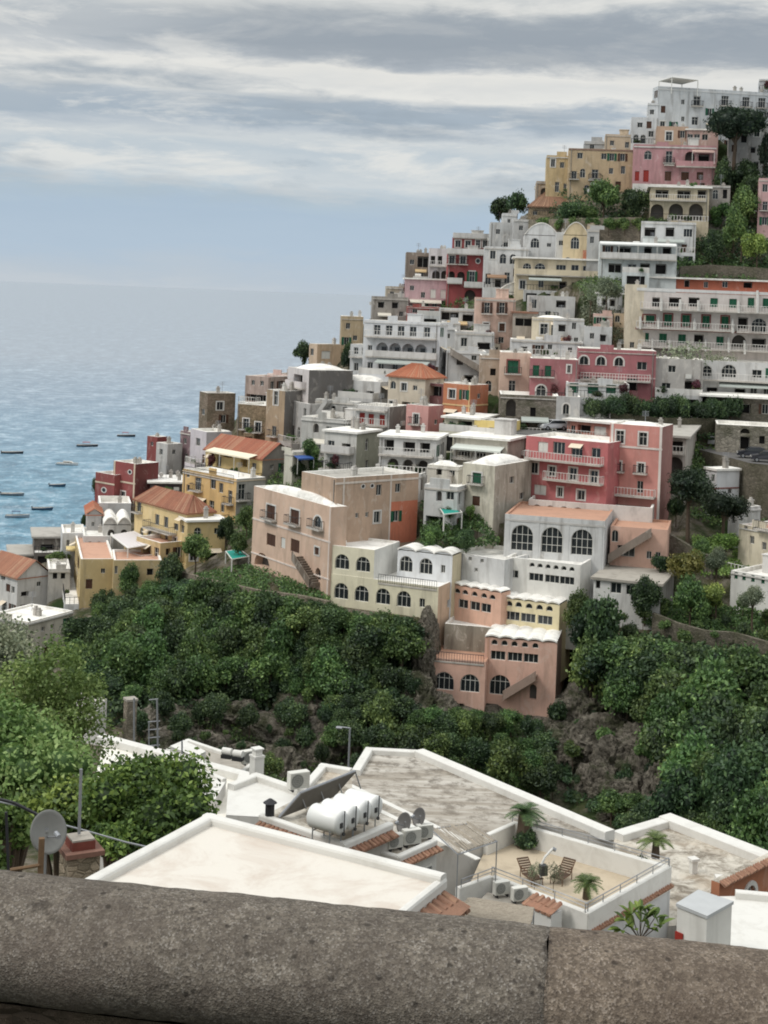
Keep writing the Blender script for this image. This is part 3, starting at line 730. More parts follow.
    if clutter and kind in ('flat', 'slab') and a > 5 and b > 5:
        rg = random.Random(int(cx * 17 + yt * 3))
        if rg.random() < .45:
            s, t_ = a * rg.uniform(.3, .7), b * rg.uniform(.62, .8); p = at(s, t_, ftop); mb = MB(); hh = rg.uniform(1.5, 2.2); sx_, sy_ = rg.uniform(1.6, 2.6), rg.uniform(1.6, 2.4)
            mb.box((p.x, p.y, p.z + hh / 2 - .02), sx_, sy_, hh, th); mb.box((p.x, p.y, p.z + hh + .04), sx_ + .25, sy_ + .25, .1, th); o = mb.build('stair_head', sm if rg.random() < .4 else plaster(S(204, 200, 194), .5), root)
            dn = (-r if a > 0 and xl is not None else -l); q = p + dn * (sy_ / 2 + .012); mb = MB(); mb.box((q.x, q.y, p.z + .85), .75, .75, 1.6, th); mb.build('door', M_brown, o) if False else None
        if rg.random() < .4:
            s, t_ = a * rg.uniform(.2, .8), b * rg.uniform(.2, .6); p = at(s, t_, ftop); mb = MB(); d = (l if rg.random() < .5 else r) * .55; mb.tube(p + up * .5 - d, p + up * .5 + d, .33, 12); mb.build('water_tank', M_trim, root); 
        for k in range(rg.choice((0, 1, 1, 2))):
            face = rg.choice('LR'); L_ = lens[face]; s, z = L_ * rg.uniform(.1, .9), H * rg.uniform(.35, .8)
            if L_ > 4 and not any(o[0] - .6 < s < o[1] + .6 and o[2] - .5 < z < o[3] + .5 for o in ops[face]):
                mb = MB(); q = F(face, s, z, .2); e_ = l if face == 'L' else r; mb.box((q.x, q.y, q.z), .85, .32, .6, math.atan2(e_.y, e_.x)); mb.build('air_conditioner', M_frame, root)
        face = 'L' if xl is not None else 'R'; s = lens[face] * rg.choice((.04, .96)); mb = MB(); q0, q1 = F(face, s, -fd * .5, .07), F(face, s, H - .2, .07); mb.tube(q0, q1, .06, 5); mb.build('downpipe', simple('zinc_pipe', S(140, 136, 130), .5, .3), root)
    h.at = at; h.wall = wall; HOUSES.append(h)
    return h
def balcony(root, F, face, s, hw, z, d, kind, col=None):
    up = Vector((0, 0, 1)); mb = MB()
    q = [F(face, s - hw, z, .002), F(face, s + hw, z, .002), F(face, s + hw, z, d), F(face, s - hw, z, d)]
    mb.prism([(p.x, p.y) for p in q], z - .18, z); o = mb.build('balcony', plaster(S(190, 182, 170), .5), root)
    rb = MB(); hgt = .95
    corners = [F(face, s - hw + .04, z, .02), F(face, s - hw + .04, z, d - .05), F(face, s + hw - .04, z, d - .05), F(face, s + hw - .04, z, .02)]
    if kind in ('white', 'wall'):
        for p, q_ in zip(corners[:-1], corners[1:]):
            dv = (q_ - p); L_ = dv.length; m_ = (p + q_) / 2; rb.box((m_.x, m_.y, z + hgt / 2), L_, .14, hgt, math.atan2(dv.y, dv.x))
        rb.build('parapet', plaster(col if col else S(212, 208, 202), .4), o)
    else:
        th_ = .03 if kind == 'iron' else .06
        for p, q_ in zip(corners[:-1], corners[1:]):
            rb.tube(p + up * hgt, q_ + up * hgt, .035, 4); rb.tube(p + up * .1, q_ + up * .1, .025, 4)
            n_ = max(2, int((q_ - p).length / (.28 if kind == 'iron' else .4)))
            for k in range(n_ + 1):
                w_ = p.lerp(q_, k / n_); rb.tube(w_, w_ + up * hgt, th_ * .6, 4, caps=False)
        rb.build('railing', M_iron if kind == 'iron' else M_trim, o)
mk = make_house
M_tan = whitewash('terrace_floor', S(190, 150, 128), S(140, 110, 95), 0.45)
M_terr = whitewash('terracotta_floor', S(182, 142, 120), S(140, 116, 100), 0.5)
M_groof = whitewash('grey_flat_roof', S(168, 164, 156), S(100, 96, 90), 0.5)
W1, W2, W3 = S(206, 206, 204), S(196, 196, 193), S(214, 211, 202)
# ---- top of the hill, right
mk('long white hotel with iron balconies crowning the hilltop at upper right', 657, 86, 152, 652, 800, 8, S(196, 199, 200), name='hotel', dback=6, b=40,
   rows=[('R', 'w', [697], 101, 6.5, 10, '+'), ('R', 'w', [725, 746, 762], 102, 6.5, 10, '+'), ('R', 'w', [695], 121, 6, 8), ('R', 'w', [683], 102, 3, 5), ('R', 'w', [683], 119, 3, 5), ('R','w',[726,747],122,6,8)],
   extra=[('pil', 'R', 688, 1.2, S(170, 172, 172)), ('pil', 'R', 714, 1.2, S(170, 172, 172)), ('band', 'R', 93, 1.5, S(205, 205, 203))], roof='flat', clutter=True)
mk('small white rooftop block standing on the hilltop hotel roof', 759, 79, 90, None, 790, 8, S(200, 203, 204), dback=11, fd=.5, clutter=False)
mk('narrow white turret at the left end of the hilltop hotel', 647, 103, 150, 645, 658, 8, S(200, 202, 203), dback=5, rows=[('R', 'w', [652], 112, 4, 5), ('R', 'w', [651], 136, 5, 6)])
mk('low white annex with two arched windows beside the hilltop hotel', 631, 117, 150, 629, 658, 8, S(202, 203, 203), dback=3, rows=[('R', 'a', [636, 643], 139, 5, 9), ('R', 'w', [651], 134, 5, 6), ('R', 'w', [640], 125, 5, 5)])
mk('ochre square house tucked under the white hilltop hotel', 656, 126, 160, 654, 688, 6, S(186, 150, 120), dback=1.5, rows=[('R', 'w', [669], 136, 6, 9, '=')])
mk('dusky pink loggia house right of the ochre house, beside the umbrella pine', 686, 130, 165, None, 718, 6, S(190, 150, 138), dback=2, rows=[('R', 'w', [690, 697, 705], 137, 5.5, 6)], roof='slab')
mk('pink villa with long terrace balcony under the hilltop hotel', 633, 144, 188, 631, 716, 6, S(196, 128, 130), name='villa',
   rows=[('R', 'a', [648], 155, 7, 9), ('R', 'D', [669], 157, 6, 12, '+'), ('R', 'A', [690], 158, 9, 13), ('R', 'd', [704], 159, 10, 10), ('R', 'r', [637], 176, 4, 10), ('R', 'r', [646], 176, 5, 12), ('R', 'b', [668], 176, 6, 10), ('R', 'b', [685], 176, 7, 9), ('R', 'b', [700], 176, 6, 8)],
   extra=[('bal', 'R', 676, 715, 167, 1.4, 'wall'), ('awn', 'R', 692, 714, 150, 1.8, S(190, 160, 150)), ('bal', 'R', 664, 674, 165, 1.0, 'iron')])
mk('ochre flat-roofed house stepping down left of the pink villa', 568, 148, 198, 566, 634, 10, S(196, 166, 120), rows=[('R', 'w', [574], 175, 5, 8, '+'), ('R', 'w', [595], 174, 6, 9, '+'), ('R', 'w', [623], 170, 4, 8), ('R', 'w', [611], 171, 4, 6), ('R', 'w', [580, 604], 156, 5, 6), ('R', 'b', [618], 186, 5, 9)],
   extra=[('bal', 'R', 588, 602, 180, 1.0, 'iron'), ('band', 'R', 150, 1.5, S(150, 110, 85))], roofcol=M_groof)
mk('yellow ochre end house at the skyline edge, tallest of the ochre cluster', 546, 155, 203, 543, 570, 12, S(200, 170, 112), rows=[('R', 'w', [553], 163, 4, 8, '='), ('R', 'w', [562], 165, 4, 6), ('R', 'w', [557], 187, 4, 10), ('R', 'w', [565], 186, 3, 5)])
mk('ochre upper-floor block with white edging behind the ochre cluster', 605, 134, 160, 603, 633, 10, S(198, 172, 138), dback=5, rows=[('R', 'w', [627], 145, 4, 6), ('R', 'w', [612], 143, 4, 5)])
mk('small grey-white house behind the ochre cluster with aerials', 584, 141, 160, 582, 607, 10, S(180, 180, 178), dback=6, rows=[('R','w',[592],147,4,5)])
mk('old stone cottage with a brown tiled roof at the skyline edge', 529, 206, 222, 526, 571, 16, S(150, 132, 112), wallmat=stonemat(S(150, 134, 112)), roof=('hip', 'R', 3.6), roofcol=tilemat(S(132, 104, 84)), b=8, rows=[('R', 'w', [535], 213, 4, 4), ('R', 'd', [560], 213, 4, 5)])
mk('ruined ochre wall house stepping down between skyline cottage and ochre end house', 536, 181, 208, 533, 568, 14, S(176, 150, 118), dback=1, rows=[('R', 'A', [544], 192, 6, 8), ('R', 'w', [558], 193, 4, 6)], grime=.7)
mk('cream house with three dark arches and open terrace below the pink villa', 650, 187, 224, 648, 709, 8, S(200, 182, 146), roof=('slab', .5), rows=[('R', 'd', [662, 684], 194, 12, 8), ('R', 'd', [702], 194, 8, 8), ('R', 'A', [657], 212, 12, 16), ('R', 'A', [676], 212, 13, 17), ('R', 'A', [696], 212, 13, 17)],
   extra=[('bal', 'R', 650, 706, 220, 1.0, 'iron'), ('bal', 'R', 650, 706, 200.5, .9, 'bal')])
mk('weathered grey annex at the right end of the three-arch cream house', 707, 185, 222, None, 730, 8, S(160, 150, 140), rows=[('R', 'd', [725], 194, 4, 9)], grime=.8)
mk('small white house with dark double window just under the three arches', 641, 221, 245, 639, 696, 8, W1, rows=[('R', 'd', [650], 232, 10, 9), ('R', 'd', [670], 232, 8, 9), ('R', 'w', [688], 233, 8, 8)], roofcol=M_groof)
mk('white veranda house with full-width awning and dark openings', 599, 241, 280, 597, 677, 8, S(206, 212, 210), rows=[('R', 'd', [624], 251, 13, 8), ('R', 'd', [648], 251, 7, 8), ('R', 'd', [667], 251, 8, 8), ('R', 'd', [615], 268, 12, 9), ('R', 'd', [645], 268, 9, 9), ('R', 'd', [661], 269, 10, 10), ('R','w',[632],268,8,8)],
   extra=[('bal', 'R', 600, 676, 259, 1.3, 'white'), ('awn', 'R', 600, 676, 242.5, 1.6, S(214, 214, 210))])
mk('white house with arched gable and arched window near the skyline', 524, 235, 260, 522, 558, 10, W1, roof=('vaults', 1, 'R', 2.2), rows=[('R', 'a', [535], 243, 8, 10), ('R', 'w', [549], 245, 4, 4)])
mk('flat white link house between the two arched gables', 556, 232, 262, None, 568, 10, W2, rows=[('R', 'w', [561], 243, 4, 5)], dback=1)
mk('yellow house with rounded gable and brown arched window', 563, 235, 262, 562, 588, 10, S(214, 190, 140), roof=('vaults', 1, 'R', 2.2), rows=[('R', 'a', [575], 243, 8, 12)], b=5)
mk('grey-white narrow house right of the rounded yellow gable', 587, 229, 262, None, 599, 10, S(176, 174, 170), rows=[('R', 'w', [592], 240, 4, 7)])
mk('pink house cut off at the upper right edge of the picture', 758, 178, 236, 756, 800, 12, S(206, 150, 146), rows=[('R', 'w', [765], 206, 5, 9, '+'), ('R', 'w', [765], 188, 5, 8)])
# ---- red building group at the skyline
mk('square grey-brown tower house left of the red building', 406, 252, 284, 404, 430, 12, S(142, 124, 108), rows=[('R', 'w', [412], 262, 4, 5)], grime=.7, roofcol=M_groof)
mk('narrow white house with stacked loggias against the red building', 429, 248, 288, 427, 449, 14, S(208, 200, 200), rows=[('R', 'd', [433, 440], 260, 4, 8), ('R', 'A', [436, 445], 275, 7, 9)], extra=[('bal', 'R', 429, 449, 266, .9, 'bal')])
mk('tall deep red building with white balconies on the skyline', 447, 253, 306, 445, 486, 14, S(176, 56, 56), name='apartment_building',
   rows=[('R', 'w', [452, 463], 260, 5, 8, '=+'), ('R', 'o', [478], 261, 5, 6), ('R', 'A', [451, 461], 276, 7, 9, '='), ('R', 'G', [472], 278, 5, 13, '='), ('R', 'A', [470], 296, 10, 12, '=')],
   extra=[('bal', 'R', 447, 484, 254, 1.0, 'white'), ('bal', 'R', 464, 484, 287, 1.0, 'white'), ('bal', 'R', 447, 462, 283, .9, 'white')], grime=.25)
mk('red set-back top storey of the skyline red building', 453, 236, 258, 451, 490, 14, S(172, 52, 54), dback=1.2, rows=[('R', 'w', [458, 468], 244, 5, 7, '='), ('R', 'w', [478], 244, 4, 8, '='), ('R', 'w', [485], 244, 4, 7, '=')], extra=[('bal','R',453,489,238,.3,'white')], grime=.25)
mk('small white cube house highest of the stepped white group at the skyline', 502, 213, 234, 500, 517, 16, W1, rows=[('R', 'w', [509], 221, 3, 4)])
mk('white stepped terrace house below the highest skyline cube', 490, 222, 248, 488, 528, 14, W2, rows=[('R', 'w', [498, 514], 232, 4, 5)], grime=.6)
mk('grey-white terrace block right of the stepped skyline group', 513, 219, 246, None, 532, 14, S(188, 186, 182), dback=1, rows=[('R','w',[521],228,4,5)])
mk('white house with two arched windows right of the red building', 484, 246, 296, 482, 528, 20, W1, rows=[('R', 'a', [503, 513], 259, 6, 10), ('R', 'w', [488], 279, 5, 11), ('R', 'w', [507], 278, 5, 11), ('R', 'd', [498], 283, 6, 8)], grime=.55)
mk('pale yellow terrace house with long white roof and arched shuttered pairs', 515, 258, 296, 513, 601, 10, S(214, 196, 158), roof=('slab', .5), rows=[('R', 'a', [527], 268, 8, 10), ('R', 'a', [540], 268, 10, 10), ('R', 'w', [561], 269, 9, 8), ('R', 'w', [575], 269, 7, 8), ('R', 'w', [586], 270, 6, 8), ('R', 'w', [541], 284, 5, 7), ('R', 'd', [563], 285, 7, 7), ('R', 'd', [577], 287, 10, 9), ('R', 'w', [591], 288, 6, 8)],
   extra=[('bal', 'R', 516, 600, 275.5, 1.1, 'wall')])
mk('orange-topped terrace box behind the veranda house', 583, 250, 262, None, 603, 8, S(196, 112, 66), dback=1.5, rows=[('R', 'w', [592], 255, 4, 4)], clutter=False)
mk('dusty pink low house in front of the skyline red building', 405, 279, 308, 403, 456, 12, S(198, 156, 160), roof=('slab', .3), rows=[('R', 'w', [412], 288, 4, 5), ('R', 's', [433, 443], 294, 5, 9), ('R', 'w', [423], 295, 4, 6)])
mk('low red-walled terrace house beneath the dusty pink house', 407, 306, 322, 405, 440, 8, S(176, 66, 52), rows=[('R', 'd', [432], 312, 5, 6), ('R','w',[415],311,5,4)], grime=.3)
mk('grey terraced house at the left skyline with small dark windows', 372, 296, 326, 369, 408, 14, S(160, 152, 142), rows=[('R', 'd', [381, 395], 305, 6, 6), ('R', 'w', [401], 314, 4, 5)], grime=.75, roofcol=M_groof)
mk('dull beige house with roof terrace at the left skyline', 386, 286, 310, 384, 412, 14, S(186, 172, 148), dback=2, rows=[('R', 'w', [392, 402], 294, 4, 5)], grime=.6)
mk('peach-pink house with two brown shuttered balcony doors mid hill', 475, 297, 348, 473, 515, 12, S(212, 172, 150), rows=[('R', 'N', [487], 308, 5, 11, '+'), ('R', 'N', [502], 308, 5, 11, '+'), ('R', 'b', [486, 502], 327, 5, 8, '='), ('R', 'w', [501], 340, 5, 6)])
mk('white barrel-vaulted roof house behind the peach-pink house', 498, 292, 306, 496, 537, 12, W3, dback=3, roof=('vaults', 1, 'R', 1.8), b=7, rows=[('R','w',[528],298,4,4)])
mk('white cube house with two dark windows right of the white vault', 528, 295, 324, 526, 575, 14, W1, rows=[('R', 'w', [534], 304, 5, 9), ('R', 'd', [561], 304, 9, 7), ('R','w',[548],314,5,6)], side=S(190,188,184))
mk('grey-brown open shed between the peach-pink and pale yellow boxes', 513, 313, 342, None, 536, 12, S(168, 156, 142), rows=[('R', 'd', [524], 322, 16, 8)], roof=('slab', .3), roofcol=tilemat(S(140, 100, 84)))
mk('small pale yellow box house with one tall white window', 532, 317, 344, 530, 571, 14, S(216, 200, 168), roof=('dome', .8), rows=[('R', 'w', [544], 329, 7, 11, '=')], b=6)
mk('wide white windowless terrace house below the pale yellow box', 511, 339, 364, 509, 583, 10, W1, rows=[('R', 'd', [524], 350, 6, 7), ('R', 'w', [570], 350, 4, 5), ('R', 'w', [550], 347, 4, 5)], grime=.55)
mk('white house with curtained window left of the peach-pink house', 455, 331, 364, 453, 494, 14, S(196, 194, 190), rows=[('R', 'w', [464], 342, 6, 9), ('R', 'd', [484], 346, 12, 7)], grime=.55)
mk('small plain white block beside the stairs mid hill', 438, 327, 356, 436, 457, 14, W1, rows=[('R', 'w', [448], 336, 4, 5)])
mk('low white house with arched niche above the hillside stairs', 446, 350, 380, 444, 486, 14, W1, rows=[('R', 'A', [460], 360, 6, 10), ('R', 'w', [474], 358, 5, 5)], extra=[('stair', 'R', 484, 372, 450, 352, 1.4, S(150, 140, 128))])
mk('tan plain block between the stairs and the green-shuttered peach house', 480, 355, 384, None, 501, 14, S(188, 164, 138), rows=[('R', 'd', [493], 372, 5, 7)], grime=.6)
mk('peach house with large green shuttered window over a stone arch', 500, 352, 396, 498, 531, 14, S(214, 178, 152), rows=[('R', 'g', [513], 367, 10, 13, '#+'), ('R', 'w', [512], 386, 6, 11)])
mk('dark pink house with green shutters beside the parking bend', 530, 358, 404, 529, 578, 14, S(176, 94, 98), rows=[('R', 'g', [536, 548], 371, 6, 11, '+'), ('R', 'a', [541], 391, 9, 12, '='), ('R', 'w', [569], 369, 3, 8, '='), ('R', 'A', [568], 391, 6, 9)], grime=.3)
mk('raspberry pink house with three white-rimmed arched windows', 578, 348, 386, 577, 656, 7, S(182, 92, 98), rows=[('R', 'a', [584, 601, 619], 361, 8, 9, '='), ('R', 'w', [642], 366, 9, 8)], extra=[('band', 'R', 377, 1.6, S(206, 160, 158)), ('bal', 'R', 580, 650, 380, 1.2, 'bal')], grime=.25)
mk('white house with green doors at street level under the raspberry pink house', 566, 382, 410, 565, 629, 7, W1, dback=-.5, rows=[('R', 'g', [574], 388, 8, 10), ('R', 'g', [593], 389, 10, 10), ('R', 'g', [611], 389, 9, 9)], grime=.4)
mk('low whitewashed house with one arched window at the parking bend', 556, 396, 424, 555, 580, 10, S(186, 184, 180), rows=[('R', 'a', [566], 409, 6, 11, '=')], grime=.7)
mk('rough stone house with white-rimmed archway beneath the peach house', 500, 394, 426, 498, 557, 10, S(150, 140, 128), wallmat=stonemat(S(136, 128, 118), 1.2), rows=[('R', 'A', [511], 408, 9, 17, '='), ('R', 'd', [533], 412, 5, 9)], clutter=False)
mk('white terrace house with dark pergola opening below the skyline red building', 440, 308, 340, 438, 477, 12, W2, rows=[('R', 'd', [450], 316, 16, 8), ('R', 'd', [468], 318, 10, 7), ('R', 'w', [446, 456, 468], 331, 4, 6)], grime=.7)
mk('small white roof room between arcaded hotel and peach-pink house', 442, 322, 350, 440, 460, 12, W1, rows=[('R', 'w', [450], 330, 4, 5)], dback=-2, grime=.6)
mk('grey-white stacked house beneath the white vault beside the olive tree', 553, 318, 350, 551, 584, 12, W2, rows=[('R', 'd', [562], 328, 7, 7), ('R', 'w', [574], 326, 4, 7), ('R', 'w', [576], 340, 4, 5)], dback=1.5, grime=.6)
mk('small white house by the outside stairs left of the cream end tower', 584, 326, 352, 582, 612, 10, W2, rows=[('R', 'w', [592], 336, 4, 6), ('R', 'd', [603], 338, 6, 7)], dback=1, grime=.7)
mk('grey-white tall house between the brown stone house and the dome terraces', 309, 404, 446, 307, 334, 30, S(176, 172, 166), rows=[('R', 'w', [318, 327], 414, 3, 6), ('R', 'w', [320], 428, 4, 5)], dback=1, grime=.7)
mk('cream house with blue awning in the green gap left of the blue-door house', 292, 452, 486, 284, 312, 40, S(206, 200, 180), rows=[('R', 'd', [300], 462, 6, 8), ('R', 'w', [306], 474, 3, 5)], extra=[('awn', 'R', 293, 309, 455, 1.2, S(60, 90, 150))], grime=.6)
mk('white house with low arches squeezed below the twin white verandas', 420, 474, 498, 396, 430, 70, W1, rows=[('L', 'A', [402, 412], 484, 7, 9)], dback=.5, grime=.6)
# ---- the big terraced hotel on the right
h = mk('four-storey terraced hotel with green shutters and white balcony dividers', 636, 291, 356, 634, 800, 5, S(212, 200, 192), name='hotel',
   rows=[('R', 'd', [656], 302, 7, 9), ('R', 'd', [675], 302, 11, 9), ('R', 'd', [694], 302, 10, 9), ('R', 'g', [714, 733], 303, 7, 9), ('R', 'g', [751, 766], 303, 6, 10),
         ('R', 'g', [649], 319, 10, 8, '#'), ('R', 'g', [668, 686, 706, 725], 321, 7, 12, '#'), ('R', 'd', [743], 323, 9, 11), ('R', 'a', [759], 325, 14, 14),
         ('R', 'g', [645, 663, 682], 338, 7, 9), ('R', 'd', [699], 339, 9, 9), ('R', 'g', [720], 341, 7, 9), ('R', 'A', [739], 341, 13, 12), ('R', 'd', [759], 343, 13, 9)],
   extra=[('bal', 'R', 640, 790, 311, 1.5, 'bal'), ('bal', 'R', 636, 734, 329, 1.5, 'bal'), ('bal', 'R', 736, 790, 332.5, 1.7, 'bal'), ('bal', 'R', 638, 790, 349, 1.6, 'bal'), ('band', 'R', 292, 3, S(216, 214, 210)), ('band', 'R', 331.5, 2, S(170, 96, 84))], grime=.35, clutter=False)
th = R(5)
for (xx, y0, y1) in [(661, 298, 311), (680, 299, 311), (698, 300, 311), (738, 301, 313), (757, 290, 313), (640, 316, 329), (658, 317, 329), (694, 318, 330), (732, 318, 333), (652, 338, 350), (669, 338, 350), (688, 339, 351), (705, 339, 351), (728, 337, 352), (744, 340, 354)]:
    D_ = h.C.y; u0, _ = U(xx, (y0 + y1) / 2); s = (u0 * h.C.y - h.C.x) / (h.r.x - u0 * h.r.y)
    za = CAM_H + U(xx, y0)[1] * (D_ + s * h.r.y) - h.zb; zb2 = CAM_H + U(xx, y1)[1] * (D_ + s * h.r.y) - h.zb
    mb = MB(); n_ = 6
    for k in range(n_):   # stepped curved divider
        d0, d1 = .05 + 1.55 * k / n_, .05 + 1.55 * (k + 1) / n_; zt_ = zb2 + (za - zb2) * (1 - .75 * ((k + .5) / n_) ** 1.5)
        c_ = h.F('R', s, 0, (d0 + d1) / 2); mb.box((c_.x, c_.y, (zb2 + zt_) / 2), .28, d1 - d0, zt_ - zb2, th)
    mb.build('balcony_divider', M_trim, h.root)
mk('orange set-back top floor with wavy white canopy above the terraced hotel', 652, 278, 296, 650, 800, 5, S(196, 98, 60), dback=2.5, rows=[('R', 'd', [687], 283, 5, 8), ('R', 'w', [725], 284, 5, 7), ('R', 'd', [748], 284, 8, 8), ('R', 'w', [668, 706], 284, 4, 6)], roof=('slab', .7), grime=.3, clutter=False)
mk('plain cream end tower at the left of the terraced hotel', 625, 284, 356, 623, 646, 14, S(212, 196, 166), dback=.8, rows=[('R', 'w', [632], 345, 4, 6)], b=4)
mk('white arcaded house with vine pergolas below the terraced hotel', 700, 360, 402, 698, 800, 6, S(204, 202, 198), rows=[('R', 'a', [707], 371, 9, 11), ('R', 'a', [729], 371, 14, 13), ('R', 'w', [757], 374, 9, 8), ('R', 'd', [712, 740], 392, 10, 8)],
   extra=[('bal', 'R', 701, 790, 381, 1.2, 'bal')], grime=.5)
mk('grey house half hidden by bare trees below the terraced hotel', 655, 358, 400, 653, 703, 6, S(182, 176, 168), rows=[('R', 'w', [666], 388, 8, 10), ('R', 'd', [690], 386, 10, 10), ('R', 'w', [672], 369, 7, 7)], grime=.6)
mk('low stone house with white awning roof at the right road edge', 706, 396, 424, None, 800, 6, S(120, 112, 102), wallmat=stonemat(S(120, 114, 104)), roof=('slab', 1.0), rows=[('R', 'd', [720, 745], 408, 10, 9)], clutter=False)
mk('stone road-level house with tall dark doorway and arched fanlight', 716, 424, 464, 713, 800, 8, S(150, 142, 130), wallmat=stonemat(S(146, 140, 128), .9), rows=[('R', 'A', [745], 431, 9, 5), ('R', 'd', [745], 443, 9, 13), ('R', 'd', [762], 440, 5, 8)], clutter=False)
# ---- middle left of the hill
mk('tan turret house at the left skyline above the arcaded white hotel', 341, 316, 352, 339, 363, 20, S(186, 160, 118), rows=[('R', 'w', [348], 326, 4, 6), ('R', 'w', [355], 338, 4, 5)], grime=.7)
mk('white arcaded hotel with four scooped balcony arches', 439, 323, 382, 363, 447, 74, S(212, 213, 214), name='hotel',
   rows=[('L', 'w', [377, 389, 401, 413, 427], 331, 6, 10), ('L', 'A', [382, 395, 408, 421], 350, 11, 13, '*'), ('L', 'w', [370], 349, 4, 8), ('L', 'w', [370, 381, 395, 409], 367, 5, 8), ('L','w',[434],352,4,8)], extra=[('bal', 'L', 366, 437, 337.5, 1.2, 'bal'), ('bal', 'L', 366, 437, 357.5, .5, 'white')], grime=.3)
mk('white wing with small balconies at the left of the arcaded hotel', 372, 345, 382, 350, 382, 66, W1, dback=-1.5, rows=[('L', 'w', [356, 364], 351, 4, 7), ('L', 'w', [356, 364], 367, 4, 8)], extra=[('bal', 'L', 351, 371, 357, .9, 'bal')], a=4)
mk('pale tan cube house at the sea edge beside a small tree', 317, 344, 368, 309, 341, 40, S(202, 174, 142), rows=[('L', 'w', [312], 352, 3, 7), ('R', 's', [326], 355, 8, 8)], side=S(204, 170, 130))
mk('white-domed house with tall side wall painted dark for shade', 308, 370, 436, 287, 352, 26, S(208, 198, 194), side=S(112, 108, 104), roof=('dome', 1.2), rows=[('L', 'd', [298], 380, 8, 11)], extra=[('bal', 'L', 289, 306, 387, .7, 'wall')], grime=.35)  # dark flank tone is the side away from light, put into the colour
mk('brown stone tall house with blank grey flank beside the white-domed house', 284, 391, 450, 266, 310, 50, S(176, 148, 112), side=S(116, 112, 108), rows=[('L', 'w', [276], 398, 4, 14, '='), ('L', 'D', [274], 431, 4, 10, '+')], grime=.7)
mk('old brown stone house with two pale balcony doors', 268, 406, 450, 237, None, 66, S(150, 130, 106), wallmat=stonemat(S(150, 132, 108), 1.5), rows=[('L', 'D', [246], 424, 5, 10, '=+'), ('L', 'D', [258], 427, 5, 10, '=+')], a=8)
mk('pinkish roof-terrace house above the brown stone tall house', 289, 375, 394, 267, None, 56, S(206, 176, 166), dback=2, rows=[('L', 'w', [281], 382, 3, 7)], roofcol=M_tan)
mk('small pink-brown house with open loggia above the old stone house', 268, 377, 410, 245, None, 58, S(176, 150, 136), dback=1.5, rows=[('L', 'd', [256], 398, 18, 7), ('L', 'w', [253, 262], 383, 3, 5)], grime=.6, roofcol=M_tan)
mk('white-roofed dome house at the top of the grey-white terraces', 380, 382, 406, 335, 394, 62, S(198, 196, 192), roof=('dome', 1.3), rows=[('L', 'a', [343], 391, 5, 8, '='), ('L', 'w', [355], 393, 5, 6), ('L', 'd', [370], 394, 7, 6)], grime=.5)
mk('grey-white middle terrace house with white parapets under the dome', 357, 402, 428, 315, 362, 60, S(188, 186, 180), rows=[('L', 'd', [333, 345], 411, 4, 9), ('L', 'w', [322], 410, 4, 6)], extra=[('bal', 'L', 316, 354, 417, 1.2, 'white'), ('stair', 'L', 318, 420, 332, 400, 1.3, S(180, 178, 172))], grime=.6)
mk('grey-white lowest terrace house with arched porch, leftmost of the terraces', 346, 420, 450, 301, None, 60, S(182, 179, 172), rows=[('L', 'A', [316], 428, 5, 9), ('L', 'w', [329], 429, 5, 5), ('L', 'w', [338], 430, 4, 5)], grime=.6)
mk('white terrace house with three red doors', 389, 407, 444, 355, 409, 62, S(206, 203, 198), side=S(128, 122, 114), rows=[('L', 'r', [362, 371, 382], 419, 5, 11)], extra=[('bal', 'L', 356, 388, 410, .9, 'bal'), ('bal', 'L', 356, 388, 425, .9, 'bal')], grime=.45)
mk('beige house with bright orange tiled roof', 425, 378, 408, 388, 444, 56, S(204, 188, 162), roof=('hip', 'L', 1.9), roofcol=tilemat(S(186, 98, 60)), rows=[('L', 'w', [404], 387, 5, 8, '='), ('L', 'w', [415], 388, 4, 5), ('L','a',[393],385,5,8)])
mk('terracotta orange cube house with yellow trim', 470, 385, 418, 443, 488, 50, S(200, 116, 64), side=S(186, 104, 56), rows=[('L', 'w', [452], 394, 6, 9, '='), ('R','w',[479],396,3,5)], extra=[('band', 'L', 405, 1.5, S(220, 180, 110)), ('band', 'R', 405, 1.5, S(220, 180, 110)), ('pil', 'L', 469, 1.2, S(220, 180, 110))], grime=.25)
mk('maroon open-fronted house left of the terracotta orange cube', 444, 384, 406, 425, None, 56, S(136, 78, 76), dback=1, rows=[('L', 'd', [435], 391, 12, 10)], a=5)
mk('coral pink small house with one balcony door', 428, 406, 438, 406, 443, 54, S(218, 142, 130), side=S(196, 110, 100), rows=[('L', 'D', [416], 419, 5, 10, '=+'), ('R', 'w', [436], 422, 3, 5)], grime=.25)
mk('white flat-roofed house with blue doorway left of the twin white verandas', 356, 434, 478, 324, 379, 62, S(204, 202, 194), roof=('slab', .3), side=S(150, 150, 130), rows=[('L', 'w', [331], 445, 6, 9), ('L', 'd', [346], 448, 8, 9), ('L', 'd', [334], 462, 8, 9)], extra=[('bal', 'L', 325, 354, 452, 1.2, 'white')])
mk('white veranda house with three dark openings and arches beneath', 436, 440, 482, 379, 446, 78, S(208, 206, 202), roof=('slab', .3), rows=[('L', 'd', [389], 445, 9, 11), ('L', 'd', [409], 447, 11, 10), ('L', 'd', [425], 448, 9, 10), ('L', 'A', [393, 408, 423], 465, 10, 11)], extra=[('bal', 'L', 380, 434, 455, 1.2, 'bal')])
mk('bright yellow roof-terrace house in front of the parking bend', 512, 422, 444, 474, 520, 70, S(226, 196, 86), rows=[('L', 'd', [492], 430, 6, 5), ('L','w',[504],431,4,4)], grime=.2, clutter=False)
